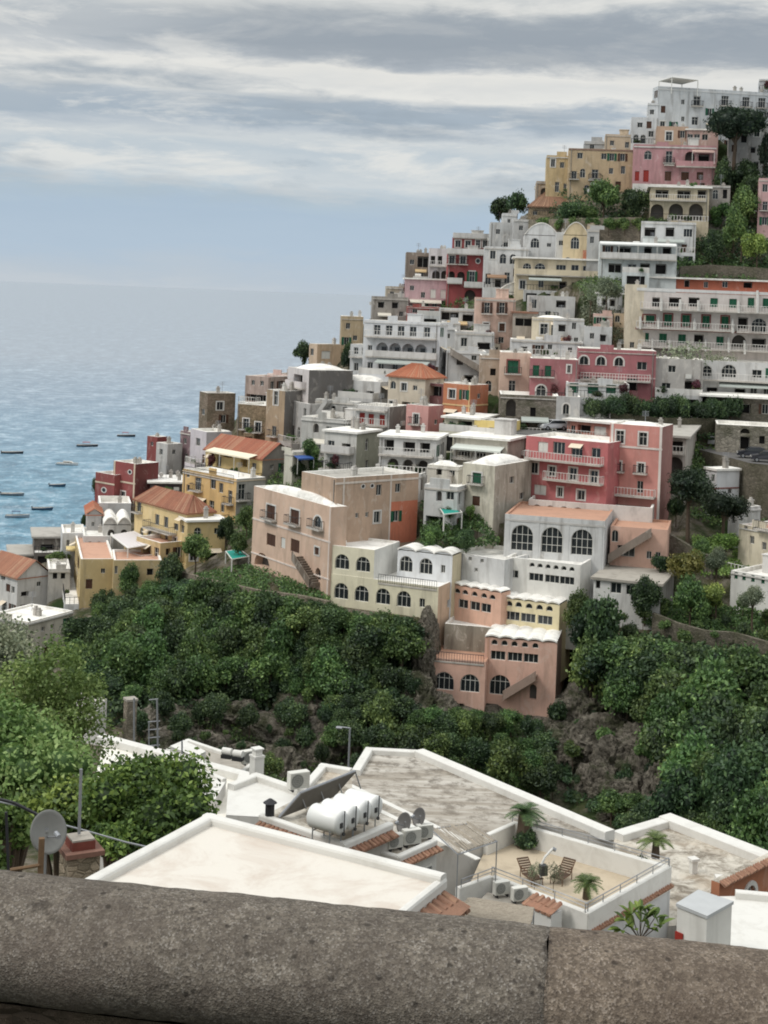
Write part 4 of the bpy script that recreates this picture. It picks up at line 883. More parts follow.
mk('cream flat house with dark window strip left of the yellow terrace', 478, 420, 444, 444, None, 68, S(206, 200, 172), rows=[('L', 'd', [465], 424, 13, 6), ('L', 'w', [451], 424, 4, 6)], dback=.8, roof=('slab', .4))
mk('cream house with glazed veranda under a long white roof', 507, 441, 476, 453, 529, 66, S(200, 190, 172), roof=('slab', .5), rows=[('L', 'd', [463], 451, 12, 10), ('L', 'd', [479], 452, 12, 10), ('L', 'd', [495], 454, 12, 10)], side=S(182, 172, 156), extra=[('awn', 'L', 456, 505, 445, 1.8, S(200, 204, 196)), ('bal', 'L', 455, 505, 459, 1.3, 'bal')], grime=.55)
mk('domed cream house with green shuttered window and stained flank', 494, 466, 522, 462, 531, 58, S(214, 206, 182), side=S(178, 168, 150), roof=('dome', 1.3), rows=[('L', 'g', [477], 478, 8, 11, '=+'), ('L', 'b', [476], 501, 7, 10), ('R','w',[512],480,4,7), ('R','w',[522],496,4,7)], grime=.7)
mk('small domed white house left of the domed cream house', 458, 467, 500, 427, 464, 66, S(204, 198, 182), roof=('dome', 1.0), rows=[('L', 'd', [439], 472, 5, 6), ('L', 'w', [452], 473, 5, 6), ('L', 'A', [433], 484, 4, 6)], grime=.6)
mk('low white house with arched door and porch below the small dome', 457, 487, 524, 424, None, 66, W2, dback=-.5, rows=[('L', 'A', [439], 496, 5, 10), ('L', 'w', [450], 496, 7, 8)], grime=.6)
# ---- left end, above the sea
mk('grey-brown stone tower house at the left sea edge', 207, 393, 438, 199, 235, 26, S(140, 120, 104), rows=[('R', 'w', [220], 406, 6, 8, '='), ('L','w',[203],412,3,6)], grime=.75, roofcol=M_groof, wallmat=stonemat(S(142, 126, 110), 1.6))
mk('pale lilac flat house below the stone tower', 206, 432, 466, 190, 231, 32, S(200, 190, 194), rows=[('L', 'w', [198], 442, 4, 8), ('R', 'w', [218], 445, 4, 6)], roof=('flat',), grime=.35)
mk('dark plum house left of the pale lilac house', 190, 432, 462, 180, None, 40, S(128, 100, 104), a=5, dback=1, rows=[('L', 'w', [185], 441, 3, 6)])
mk('yellow upper house with cream awning, red gable roof and grey flank', 262, 459, 486, 205, 294, 42, S(222, 188, 104), side=S(140, 132, 122), roof=('gable', 'L', 2.2), roofcol=tilemat(S(164, 84, 62)), rows=[('L', 'd', [228], 453, 8, 9), ('L', 'd', [244], 461, 6, 11), ('L', 'w', [215], 446, 4, 7), ('L', 'w', [254], 466, 4, 6), ('R', 'w', [272], 467, 3, 5)],
   extra=[('awn', 'L', 214, 258, 451, 1.6, S(224, 214, 190))], grime=.3)
mk('golden yellow block with tall balcony windows and grey flank', 236, 479, 518, 182, 265, 42, S(222, 178, 92), side=S(172, 168, 160), rows=[('L', 'w', [198], 484, 6, 13, '+'), ('L', 'w', [188], 474, 3, 7), ('L', 'w', [188], 488, 3, 7), ('L', 'w', [213], 484, 5, 10), ('L', 'w', [221], 488, 4, 10), ('L', 'w', [230], 497, 4, 13, '+')], extra=[('bal', 'L', 183, 234, 477, .1, 'iron')], grime=.25)
mk('long yellow house with red-brown tiled roof and balcony doors', 186, 513, 556, 134, 213, 38, S(226, 194, 120), side=S(214, 178, 104), roof=('hip', 'L', 2.0), roofcol=tilemat(S(146, 86, 66)), rows=[('L', 'D', [139], 507, 4, 10, '+'), ('L', 'D', [157, 166], 521, 4, 11), ('L', 'w', [176], 527, 4, 7)], extra=[('bal', 'L', 150, 177, 530, 1.3, 'iron')], grime=.2)
mk('flat yellow-ochre annex with white roof edge right of the long yellow house', 187, 522, 560, 180, 225, 22, S(212, 182, 108), roof=('slab', .3), rows=[('R', 'w', [217], 531, 5, 6), ('L', 'd', [183], 530, 3, 9)], grime=.3)
mk('yellow garden terrace wall house in front of the long yellow house', 160, 543, 566, 136, 188, 40, S(204, 172, 108), dback=-2, rows=[('R', 'd', [168], 552, 4, 7)], grime=.5, clutter=False, roofcol=M_tan)
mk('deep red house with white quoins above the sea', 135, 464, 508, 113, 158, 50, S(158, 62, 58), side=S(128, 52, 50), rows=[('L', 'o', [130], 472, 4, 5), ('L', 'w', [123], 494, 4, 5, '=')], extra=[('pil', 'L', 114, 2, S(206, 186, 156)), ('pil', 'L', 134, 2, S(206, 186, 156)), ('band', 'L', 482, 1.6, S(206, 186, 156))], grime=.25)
mk('lower deep red wing with oval window at the sea edge', 114, 475, 510, 95, None, 50, S(156, 62, 58), dback=.3, rows=[('L', 'o', [104], 490, 5, 6)], extra=[('band', 'L', 483, 1.6, S(206, 186, 156))], a=8, grime=.25, clutter=False)
mk('small red house furthest out behind the deep red house', 157, 437, 455, 147, 167, 50, S(156, 60, 54), rows=[('L', 'w', [152], 444, 2.5, 4)], grime=.25)
mk('grey-white house with bougainvillea behind the deep red house', 167, 444, 472, 156, 182, 44, S(190, 186, 180), rows=[('L', 'w', [161], 452, 3, 6), ('R','w',[174],452,3,5)], grime=.6)
mk('dark-walled house with flat white roof behind the long yellow house', 150, 483, 503, 147, 183, 16, S(92, 78, 80), roof=('slab', .5), rows=[('R', 'w', [166], 491, 4, 5)])
mk('little white house wedged against the deep red house', 134, 482, 504, 131, 149, 18, W1, rows=[('R', 'w', [141], 488, 4, 4)], roof=('dome', .7))
mk('white house with curved parapet roof terrace below the deep red house', 99, 503, 526, 97, 131, 12, W1, rows=[('R', 'w', [107, 122], 514, 3, 4)], parapet=.9)
mk('white vaulted house under the curved parapet terrace', 103, 525, 548, 101, 131, 14, S(198, 194, 188), roof=('vaults', 2, 'R', 1.0), rows=[('R', 'A', [111, 124], 533, 6, 7)])
mk('grey house with small red roof at the sea edge', 87, 514, 542, 85, 101, 16, S(186, 182, 178), roof=('gable', 'L', .8), rows=[('R', 'w', [93], 524, 3, 5)])
mk('white stepped house with yellow awning left of the vaulted house', 62, 533, 562, 60, 85, 18, W1, rows=[('R', 'w', [68, 77], 543, 3, 6)], extra=[('awn', 'R', 66, 78, 546, 1.2, S(226, 206, 150))])
mk('white house with round-arched roof openings right of the stepped house', 83, 536, 562, None, 113, 16, W1, rows=[('R', 'A', [90, 99, 107], 545, 5, 7)], grime=.3)
mk('ochre house with pink roof terrace at the left slope edge', 80, 559, 604, 72, 114, 14, S(198, 170, 104), rows=[('L', 'w', [76], 570, 3, 6), ('R', 'b', [89], 584, 6, 10), ('R', 'w', [103], 571, 4, 5)], roofcol=M_tan, parapet=.3, grime=.35, clutter=False)
mk('ochre rear wing behind the pink roof terrace', 113, 560, 600, None, 161, 16, S(200, 172, 108), rows=[('R', 'w', [116], 570, 3, 8), ('R', 'd', [150], 572, 6, 7), ('R', 'w', [132], 574, 4, 6)], roofcol=M_tan, parapet=.3, grime=.4, clutter=False)
mk('white house with weathered red roof at the far left edge', 17, 578, 612, -16, 50, 45, S(208, 204, 198), roof=('gable', 'L', 2.2), roofcol=tilemat(S(160, 104, 80)), rows=[('L', 'd', [3], 577, 4, 6), ('L', 'b', [8], 588, 4, 8), ('L', 'w', [13], 590, 3, 7), ('R', 'd', [25], 594, 7, 5), ('R', 'w', [39], 584, 4, 5)], grime=.4)
mk('cream flat-roofed house with curved side, lowest at the left edge', 28, 622, 660, -14, 72, 62, S(204, 196, 176), rows=[('R', 'w', [43, 52], 628, 3, 5)], roofcol=M_lime, parapet=.25, grime=.6)
mk('white rubble-fronted house behind the cream flat roof', 48, 569, 594, None, 70, 14, S(196, 190, 180), rows=[('R', 'd', [55, 63], 576, 4, 6)], grime=.6)
mk('dark boat shed with grey roof at the waterline', 34, 538, 556, 30, 76, 22, S(112, 104, 96), roof=('slab', .4), roofcol=M_groof, rows=[('R', 'd', [47], 547, 12, 5), ('R', 'd', [64], 546, 8, 5)], grime=.7, clutter=False)
mk('low grey beach hut left of the boat shed', 10, 556, 566, 6, 36, 22, S(130, 122, 110), roof=('slab', .4), roofcol=M_groof, rows=[('R', 'd', [22], 561, 6, 4)], clutter=False)
# ---- the big pink villa and what stands below it
mk('coral pink villa wing with white-framed windows and veranda', 607, 443, 510, 525, None, 58, S(208, 92, 92), name='villa',
   rows=[('L', 's', [543], 447, 9, 10), ('L', 'w', [559], 448, 11, 12), ('L', 'D', [577], 451, 10, 13, '^'), ('L', 'w', [596], 453, 8, 10), ('L', 'w', [534], 468, 7, 11, '='), ('L', 'w', [552], 471, 6, 10, '='), ('L', 'w', [573], 474, 7, 12, '='), ('L', 'w', [594], 477, 7, 12, '='), ('L', 's', [540], 490, 11, 10), ('L', 'D', [560], 492, 5, 10, '='), ('L', 'D', [581], 495, 7, 10, '=')],
   extra=[('bal', 'L', 528, 604, 461, 1.2, 'bal'), ('bal', 'L', 546, 604, 481, 1.1, 'bal')], a=9, grime=.3, clutter=False)
mk('orange penthouse with grey awnings on top of the coral pink villa', 610, 424, 452, 567, None, 58, S(214, 128, 100), dback=1.8, rows=[('L', 'd', [584], 429, 12, 8), ('L', 's', [600], 431, 11, 9), ('L','w',[573],429,4,7)], roof=('slab', .6), a=6, extra=[('bal', 'L', 569, 607, 438, .9, 'bal')])
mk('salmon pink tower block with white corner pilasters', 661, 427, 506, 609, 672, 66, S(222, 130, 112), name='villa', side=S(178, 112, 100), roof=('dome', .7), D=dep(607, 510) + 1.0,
   rows=[('L', 'w', [620], 437, 7, 13, '='), ('L', 'w', [643], 439, 7.5, 13, '='), ('L', 'w', [618], 466, 6, 10, '=+'), ('L', 'w', [641], 468, 6, 10, '=+'), ('L', 'D', [616], 485, 5.5, 12), ('L', 'D', [640], 487, 5.5, 12)],
   extra=[('pil', 'L', 611, 2.5, S(224, 214, 204)), ('pil', 'L', 660, 2.5, S(224, 214, 204)), ('band', 'L', 447.5, 2, S(224, 214, 204)), ('bal', 'L', 610, 656, 495, 1.2, 'bal')], grime=.2)
mk('grey loggia house with lean-to roof right of the salmon tower', 685, 438, 504, 665, 696, 74, S(186, 176, 164), roof=('slab', .6), roofcol=M_groof, dback=1.0, rows=[('L', 'd', [674], 446, 16, 11), ('L', 'A', [675], 467, 14, 20), ('L', 'd', [673], 489, 12, 12)], extra=[('bal', 'L', 666, 684, 453, .9, 'bal')], grime=.6)
mk('long white arcaded terrace wall with low arches under the pink villa', 652, 508, 534, 528, None, 76, S(212, 204, 196), rows=[('L', 'A', [537, 550, 564, 578], 510, 10, 8)], extra=[], roofcol=M_concrete, name='arcade', grime=.5, clutter=False, a=6)
mk('big weathered white house with three giant arched windows', 604, 521, 572, 504, 613, 76, S(202, 202, 200), rows=[('L', 'a', [522, 552, 582], 540, 20, 26)], roofcol=M_terr, parapet=.2, extra=[('pil', 'L', 507, 4, S(200, 200, 198)), ('pil', 'L', 537, 3, S(200, 200, 198)), ('pil', 'L', 567, 3, S(200, 200, 198)), ('pil', 'L', 600, 4, S(200, 200, 198)), ('band', 'L', 523, 2, S(190, 186, 180))], grime=.6, a=10, clutter=False)
mk('peach house with diagonal outside stair right of the giant arches', 667, 530, 570, 610, None, 76, S(222, 164, 132), roofcol=M_terr, parapet=.25, rows=[('L', 'a', [615], 536, 6, 12), ('L', 'w', [626], 551, 16, 11), ('L', 'w', [649], 555, 4.5, 8), ('L', 'w', [658], 556, 4.5, 8)], extra=[('stair', 'L', 609, 558, 652, 532, 1.2, S(140, 124, 110))], a=9, grime=.35, clutter=False)
mk('white modernist house with six small lunettes over ribbon windows', 580, 565, 606, 505, 593, 67, S(222, 219, 210), rows=[('L', 'l', [532, 540, 548, 556, 564, 572], 567, 5, 4.5), ('L', 'w', [514], 574, 8, 8), ('L', 'w', [536, 552, 567], 579, 13, 8)], grime=.3, clutter=False)
mk('angled white wall house left of the six-lunette white house', 504, 560, 596, 449, None, 54, W1, rows=[('L', 'w', [470, 482], 560, 3, 4), ('L','w',[476],570,3,4)], roof='flat', a=5, grime=.45, clutter=False)
mk('small peach house with scalloped white roof, left of the yellow twin', 501, 593, 626, 451, 510, 54, S(228, 166, 128), roof=('vaults', 5, 'L', .2), rows=[('L', 'l', [457, 465, 474.5, 484, 492.5], 594, 5.5, 5), ('L', 'w', [463, 475, 486], 606, 9, 9)], grime=.25)
mk('pale yellow house with scalloped white roof and five lunettes', 559, 605, 640, 500, 571, 66, S(230, 212, 158), roof=('vaults', 5, 'L', .2), rows=[('L', 'l', [509, 518.5, 529, 539.5, 549.5], 606, 6, 5.5), ('L', 'w', [512, 528, 545], 618, 13.5, 9)], side=S(214, 194, 140), grime=.2)
mk('large peach house with scalloped roof and outside stair, lowest on the cliff', 556, 643, 706, 484, 568, 78, S(226, 166, 134), name='villa', roof=('vaults', 5, 'L', .2), side=S(176, 142, 122), rows=[('L', 'l', [494.5, 504.5, 514.5, 525, 535.5], 644, 6, 5.5), ('L', 'w', [498, 515, 531], 657, 13.5, 9), ('L', 'a', [500], 685, 19, 20), ('L', 'A', [533], 692, 6.5, 15)],
   extra=[('stair', 'L', 504, 694, 537, 674, 1.2, S(160, 132, 114)), ('pil', 'L', 487, 2, S(200, 150, 120))], grime=.3, clutter=False)
mk('peach arcade with roof terrace left of the large scalloped house', 485, 662, 702, 428, None, 78, S(226, 166, 134), roofcol=M_terr, parapet=.25, rows=[('L', 'a', [444, 470], 682, 18, 18)], extra=[('bal', 'L', 430, 484, 662, .06, 'iron')], grime=.3, a=6, name='arcade', clutter=False, dback=.3)
mk('stained stone retaining wall between the two peach houses', 494, 628, 668, 444, None, 76, S(150, 142, 124), grime=.95, name='retaining_wall', a=5, clutter=False, dback=1.5)
# ---- peach building and cream villa, centre left
mk('tall peach house with brown shutters, curved stair and arched base', 330, 507, 592, 252, 346, 33, S(214, 176, 146), name='villa', roof=('dome', 1.3), rows=[('L', 'b', [271], 512, 8, 14, '=+'), ('L', 'b', [295], 517, 8, 14, '=+'), ('L', 'a', [318], 522, 8, 12, '=+'), ('L', 'b', [271], 540, 8, 12), ('L', 's', [283], 543, 4, 11), ('L', 'b', [295], 546, 8, 13), ('L', 'b', [317], 551, 4, 8, '='), ('L', 'A', [262], 560, 14, 14), ('L', 'A', [318], 574, 5, 12)],
   extra=[('band', 'L', 530, 1.8, S(228, 210, 196)), ('band', 'L', 566, 1.5, S(228, 210, 196)), ('stair', 'L', 320, 584, 302, 556, 1.3, S(120, 104, 88)), ('pil', 'L', 329, 2, S(228, 210, 196))], grime=.25, D=dep(330, 592))
mk('tall tan rear block with orange corner panel behind the peach house', 334, 478, 590, 300, 417, 40, S(192, 158, 128), side=S(192, 158, 128), D=dep(330, 592) + 2.6, rows=[('R', 'o', [363, 372], 486, 4, 5), ('R', 'w', [379], 490, 5, 11), ('R', 'w', [398], 488, 5, 9), ('R', 'w', [357, 367], 515, 3, 5), ('R', 'w', [377], 517, 6, 12, '='), ('R', 'G', [396], 516, 5, 11)],
   extra=[('panel', 'R', 390.5, 416, 502, 541, S(214, 112, 66)), ('pil', 'R', 342, 2, S(222, 206, 190)), ('pil', 'R', 389, 1.8, S(222, 206, 190)), ('band', 'R', 481, 2, S(222, 206, 190))], roofcol=M_groof, grime=.45)
lo = mk('cream villa floor with row of four arched windows and railed terrace', 438, 587, 616, 329, 462, 66, S(226, 216, 178), name='villa', side=S(206, 172, 138), rows=[('L', 'a', [341, 361.5, 383, 404], 595, 13, 16), ('L', 'w', [422], 603, 5, 9), ('R', 'w', [449, 455], 602, 3, 8)], extra=[('bal', 'L', 378, 437, 586, .06, 'iron')], roofcol=M_lime, parapet=.2, grime=.4, clutter=False)
u_, _v = U(374, 570); s_ = (u_ * lo.C.y - lo.C.x) / (lo.l.x - u_ * lo.l.y); Dv = lo.C.y + s_ * lo.l.y
mk('cream upper block with two arched windows and a flat white roof', 374, 550, 582, 329, 399, 66, S(230, 220, 184), name='villa', side=S(222, 220, 212), D=Dv + .05, parapet=.25, rows=[('L', 'a', [342, 363], 563, 13, 15)], grime=.3, clutter=False, fd=.6)
mk('white upper storey with scalloped roof beside the cream villa', 452, 556, 592, 397, 461, 66, S(222, 224, 226), roof=('vaults', 3, 'L', .4), side=S(206, 190, 150), rows=[('L', 'a', [406, 426], 565, 12, 16), ('L', 'w', [443], 569, 4, 8)], grime=.2, a=8, D=lo.C.y + 3.2)
# ---- right edge
mk('small white two-storey tower with red string course by the pines', 716, 471, 512, 705, 739, 28, S(216, 216, 216), rows=[('L', 'w', [713], 478, 3, 7), ('L', 'w', [712], 493, 3, 6), ('R', 'a', [730], 491, 4, 6)], extra=[('band', 'R', 488, 1.4, S(150, 84, 72)), ('band', 'L', 488, 1.4, S(150, 84, 72))], grime=.2, roof=('slab', .2))
mk('cream house with weathered balconies at the right edge', 795, 534, 586, 738, None, 38, S(218, 204, 172), rows=[('L', 'w', [746, 754], 527, 3, 8), ('L', 'd', [764], 520, 6, 9), ('L', 'w', [752], 540, 4, 8), ('L', 'w', [764], 546, 4, 8)], extra=[('bal', 'L', 758, 785, 530, .9, 'iron')], grime=.6, a=12, roofcol=M_terr)
mk('white rendered house front left of the cream balcony house', 738, 508, 545, 728, 760, 40, S(204, 202, 198), dback=1.5, rows=[('L', 'd', [733], 520, 3, 7)], grime=.6)
mk('white house with green arched shutters at the lower right edge', 797, 582, 622, 730, None, 46, S(216, 214, 206), rows=[('L', 'g', [736, 744, 753, 763], 577, 3.2, 9)], a=12, grime=.3, clutter=True)
mk('low white house with creeper and flat grey roof among the trees', 660, 586, 620, 593, 673, 70, S(210, 208, 202), side=S(150, 146, 140), rows=[('L', 'd', [598], 583, 4, 11), ('L', 'w', [616], 588, 10, 11), ('L', 'w', [630], 590, 7, 10), ('L', 'w', [648], 592, 7, 9)], roof=('slab', .3), roofcol=M_concrete, grime=.4, clutter=False)
mk('grey-white lower hotel wing with small dark windows behind the umbrella pine', 728, 124, 182, 726, 800, 8, S(168, 164, 158), dback=2, rows=[('R', 'd', [744], 138, 6, 9), ('R', 'd', [753, 765], 150, 5, 6), ('R', 'd', [742, 756], 165, 5, 7)], grime=.8, clutter=False)
# ---- small houses filling the gaps between the named ones
def scr(p):
    u, v = p.x / p.y, (p.z - CAM_H) / p.y; dx, dy = u * FOC, -v * FOC
    return (HX + dx * cr - dy * sr, HY + dx * sr + dy * cr)
def hull(pts):
    pts = sorted(set(pts)); lo_, hi_ = [], []
    for q, seq in ((lo_, pts), (hi_, pts[::-1])):
        for p in seq:
            while len(q) >= 2 and (q[-1][0]-q[-2][0])*(p[1]-q[-2][1]) - (q[-1][1]-q[-2][1])*(p[0]-q[-2][0]) <= 0: q.pop()
            q.append(p)
    return lo_[:-1] + hi_[:-1]
def inpoly(x, y, poly):
    c = False; j = len(poly) - 1
    for i in range(len(poly)):
        xi, yi = poly[i]; xj, yj = poly[j]
        if (yi > y) != (yj > y) and x < (xj - xi) * (y - yi) / (yj - yi) + xi: c = not c
        j = i
    return c
HULLS = [(hull([scr(h.C + h.l * s + h.r * t_ + Vector((0, 0, z))) for s in (0, h.a) for t_ in (0, h.b) for z in (-1.5, h.H)]), h) for h in HOUSES]
TOWN = [(75, 560), (110, 505), (160, 465), (215, 425), (260, 400), (315, 365), (355, 330), (400, 300), (440, 275), (480, 245), (520, 225), (600, 232), (600, 300), (640, 360), (640, 392), (530, 420), (520, 480), (500, 560), (430, 520), (420, 470), (300, 470), (245, 480), (236, 540), (180, 560)]
RW = [(690, 440), (760, 470), (740, 500), (690, 470)]
rgi = random.Random(21); KIND = [('white', S(206, 206, 203)), ('cream', S(212, 202, 178)), ('pale grey', S(178, 176, 172)), ('sandy', S(200, 176, 140)), ('pale pink', S(206, 166, 152)), ('grey-white', S(192, 190, 184)), ('ochre', S(196, 164, 104))]
used = set(); nfill = 0
for _ in range(2600):
    if nfill >= 46: break
    x, y = rgi.uniform(80, 650), rgi.uniform(235, 560)
    if not inpoly(x, y, TOWN): continue
    w_, h_ = rgi.uniform(12, 26), rgi.uniform(12, 22); n_in = 0; near = None; bd = 1e9
    for hu, h in HULLS:
        cx_ = sum(p[0] for p in hu) / len(hu); cy_ = sum(p[1] for p in hu) / len(hu); d2 = (cx_ - x) ** 2 + (cy_ - y) ** 2
        if d2 < bd and not h.root['label'].startswith('small ') : bd, near = d2, h
    pts9 = [(x + w_ * i / 4, y - h_ * j / 4) for i in (0, 1, 2, 3, 4) for j in (0, 1, 2, 3, 4)]
    n_in = sum(any(inpoly(px_, py_, hu) for hu, _h in HULLS) for px_, py_ in pts9)
    if n_in > 8 or any(not inpoly(px_, py_ + 3, TOWN) and py_ < y - h_ * .6 for px_, py_ in pts9[:0]): continue
    kn, kc = rgi.choice(KIND); short = near.root['label'].split(' with ')[0].split(' beside ')[0].split(' below ')[0].split(' under ')[0].split(' between ')[0].split(' at ')[0].split(' of ')[0]
    lab = 'small %s house squeezed in next to the %s' % (kn, ' '.join(short.split()[:8]))
    if lab in used: continue
    used.add(lab); th_ = rgi.choice((14, 14, 40, 58, 66)); L2 = th_ > 20
    hs = make_house(lab, x + (w_ * .8 if L2 else 0), y - h_, y + 2, x if L2 else None, x + w_, th_, kc, roof=rgi.choice(('flat', 'flat', ('slab', .3), ('dome', .8), 'flat')), grime=rgi.uniform(.4, .8), a=5, b=5, dback=.5, rows=[('L' if L2 else 'R', rgi.choice('wdDaG'), [x + w_ * .3], y - h_ * .6, 5, 7), ('L' if L2 else 'R', rgi.choice('wdd'), [x + w_ * .6], y - h_ * .55, 5, 7)])
    nfill += 1
    HULLS.append((hull([scr(hs.C + hs.l * s + hs.r * t_ + Vector((0, 0, z))) for s in (0, hs.a) for t_ in (0, hs.b) for z in (-1.5, hs.H)]), hs))
print('FILL', nfill)
print('SKIPS', SKIPS)
def inpoly(x, y, poly):
    c = False; j = len(poly) - 1
    for i in range(len(poly)):
        xi, yi = poly[i]; xj, yj = poly[j]
        if (yi > y) != (yj > y) and x < (xj - xi) * (y - yi) / (yj - yi) + xi: c = not c
        j = i
    return c
t = NT('cliff_rock'); p = t.pos(); n1 = t.noise(p, .25, 6, .7, .4); n2 = t.noise(t.mapping(p, (1.2, 1.2, .5)), 1.0, 8, .75, .6); n3 = t.noise(p, 3.0, 5, .7)
c = t.mix(t.ramp(n2, [(.3, (0, 0, 0)), (.7, (1, 1, 1))]), S(82, 78, 70), S(158, 150, 136)); c = t.mix(t.ramp(n3, [(.38, (.9, .9, .9)), (.5, (0, 0, 0))]), c, S(64, 60, 54))
c = t.mix(t.ramp(n1, [(.48, (0, 0, 0)), (.58, (.75, .75, .75))]), c, S(62, 68, 44)); M_rock = t.done(c, .95, t.bump(t.math('ADD', n2, n3), 1.0, .6), spec=.1)
# ------------------------------------------------------------------ hillside, terraced under every house
xs = np.arange(-260, 1081, 7.0); NV = 120; verts = []; NB = 7
sky_y = np.interp(xs, [a for a, b in SKY], [b for a, b in SKY])
ROCKS = [[(120, 716), (260, 700), (330, 716), (400, 706), (436, 640), (470, 700), (560, 706), (640, 722), (668, 800), (600, 812), (440, 790), (300, 800), (140, 770)], [(425, 600), (446, 612), (446, 710), (405, 716), (410, 670)]]
rockv = []
for j in range(NV):
    tt = j / (NV - 1)
    py = 935 + (sky_y - 935) * tt
    d = DEPTH(xs, py) + 1.0
    for i in range(len(xs)):
        a = P(xs[i], py[i], d[i])
        k = mnoise.fractal(a * 0.16, 1.0, 2.1, 4) * 1.1 + mnoise.noise(a * 0.05) * 1.2
        cl = any(inpoly(xs[i], py[i], q) for q in ROCKS)
        if cl: k = k * 1.0 + (1 - abs(mnoise.noise(a * .2)) * 2) * 2.4 + (1 - abs(mnoise.noise(a * .55)) * 2) * 1.1 - 1.4
        rockv.append(cl)
        amp = 1.0 if py[i] > 560 else 0.4
        verts.append((a.x, a.y + 0.5 + k * amp, a.z + 0.3 * k * amp))
for j in range(1, NB + 1):
    for i in range(len(xs)):
        b = verts[(NV - 1) * len(xs) + i]
        verts.append((b[0] - j * 2.0, b[1] + j * 13, max(-6, b[2] - 1.5 * j - 2.2 * j * j * (0.6 + 0.4 * math.sin(i * .2)))))
VA = np.array(verts)
for h in HOUSES:
    o = h.C; rel = VA - np.array(o[:]); t_ = rel @ np.array(h.r[:]); s_ = rel @ np.array(h.l[:])
    m = (t_ > -3.0) & (t_ < h.b + .3) & (s_ > -3.0) & (s_ < h.a + .3) & (rel[:, 2] > -.4)
    VA[m, 2] = h.zb - .4
verts = [tuple(v) for v in VA]
W = len(xs); faces = [(j * W + i, j * W + i + 1, (j + 1) * W + i + 1, (j + 1) * W + i) for j in range(NV + NB - 1) for i in range(W - 1)]
hill = mesh_obj('hillside', verts, faces, [M_hill, M_rock], fm=[1 if f[0] < len(rockv) and rockv[f[0]] else 0 for f in faces], smooth=True); hill['kind'] = 'structure'

# ------------------------------------------------------------------ vegetation
def leafmat(name, a, b, c_):
    var = .12 if name.split('_')[0] in ('feathery', 'citrus') else .6; a, b, c_ = [tuple(x * .86 + .14 * (.3 * q[0] + .6 * q[1] + .1 * q[2]) for x in dk(q, 1.12 if var < .5 else 1.0)) for q in (a, b, c_)]
    t = NT(name)
    at_ = t.n('ShaderNodeAttribute', attribute_name='tint'); oi = t.n('ShaderNodeObjectInfo')
    base = t.ramp(at_.outputs['Fac'], [(0.0, a), (0.5, b), (1.0, c_)])
    v = t.math('ADD', 1.0 - var * .53, t.math('MULTIPLY', oi.outputs['Random'], var))
    hs = t.n('ShaderNodeHueSaturation', i={'Saturation': 1.0}); t.l(base, hs.inputs['Color']); t.l(v, hs.inputs['Value'])
    t.l(t.math('ADD', 0.47, t.math('MULTIPLY', t.math('FRACT', t.math('MULTIPLY', oi.outputs['Random'], 7.31)), 0.045)), hs.inputs['Hue'])
    d = t.n('ShaderNodeBsdfDiffuse'); t.l(hs.outputs[0], d.inputs[0]); tr = t.n('ShaderNodeBsdfTranslucent'); t.l(hs.outputs[0], tr.inputs[0])
    g = t.n('ShaderNodeBsdfGlossy', i={'Roughness': 0.45}); g.inputs[0].default_value = (.6, .65, .6, 1)
    m1 = t.n('ShaderNodeMixShader', i={0: 0.28}); t.l(d.outputs[0], m1.inputs[1]); t.l(tr.outputs[0], m1.inputs[2])
    m2 = t.n('ShaderNodeMixShader', i={0: 0.035}); t.l(m1.outputs[0], m2.inputs[1]); t.l(g.outputs[0], m2.inputs[2])
    return t.done(None, shader=m2.outputs[0])
LM = {'dark': leafmat('dark_leaves', S(35, 53, 35), S(63, 87, 53), S(101, 127, 69)),
      'mid': leafmat('mid_leaves', S(51, 75, 39), S(85, 117, 59), S(136, 165, 83)),
      'bright': leafmat('bright_leaves', S(68, 94, 38), S(115, 145, 59), S(166, 190, 87)),
      'olive': leafmat('olive_leaves', S(75, 87, 66), S(115, 127, 98), S(159, 166, 134)),
      'pine': leafmat('pine_needles', S(24, 38, 28), S(40, 59, 40), S(63, 82, 52)),
      'yellow': leafmat('yellow_green_leaves', S(87, 96, 38), S(134, 138, 56), S(178, 176, 84)),
      'feather': leafmat('feathery_leaves', S(70, 100, 42), S(108, 138, 64), S(150, 172, 98)),
      'citrus': leafmat('citrus_leaves', S(40, 61, 26), S(80, 110, 42), S(143, 169, 68)),
      'maroon': leafmat('maroon_creeper', S(70, 35, 40), S(103, 54, 59), S(131, 75, 75))}
M_bark = simple('bark', S(86, 74, 62), 0.9, var=.35, scale=8)
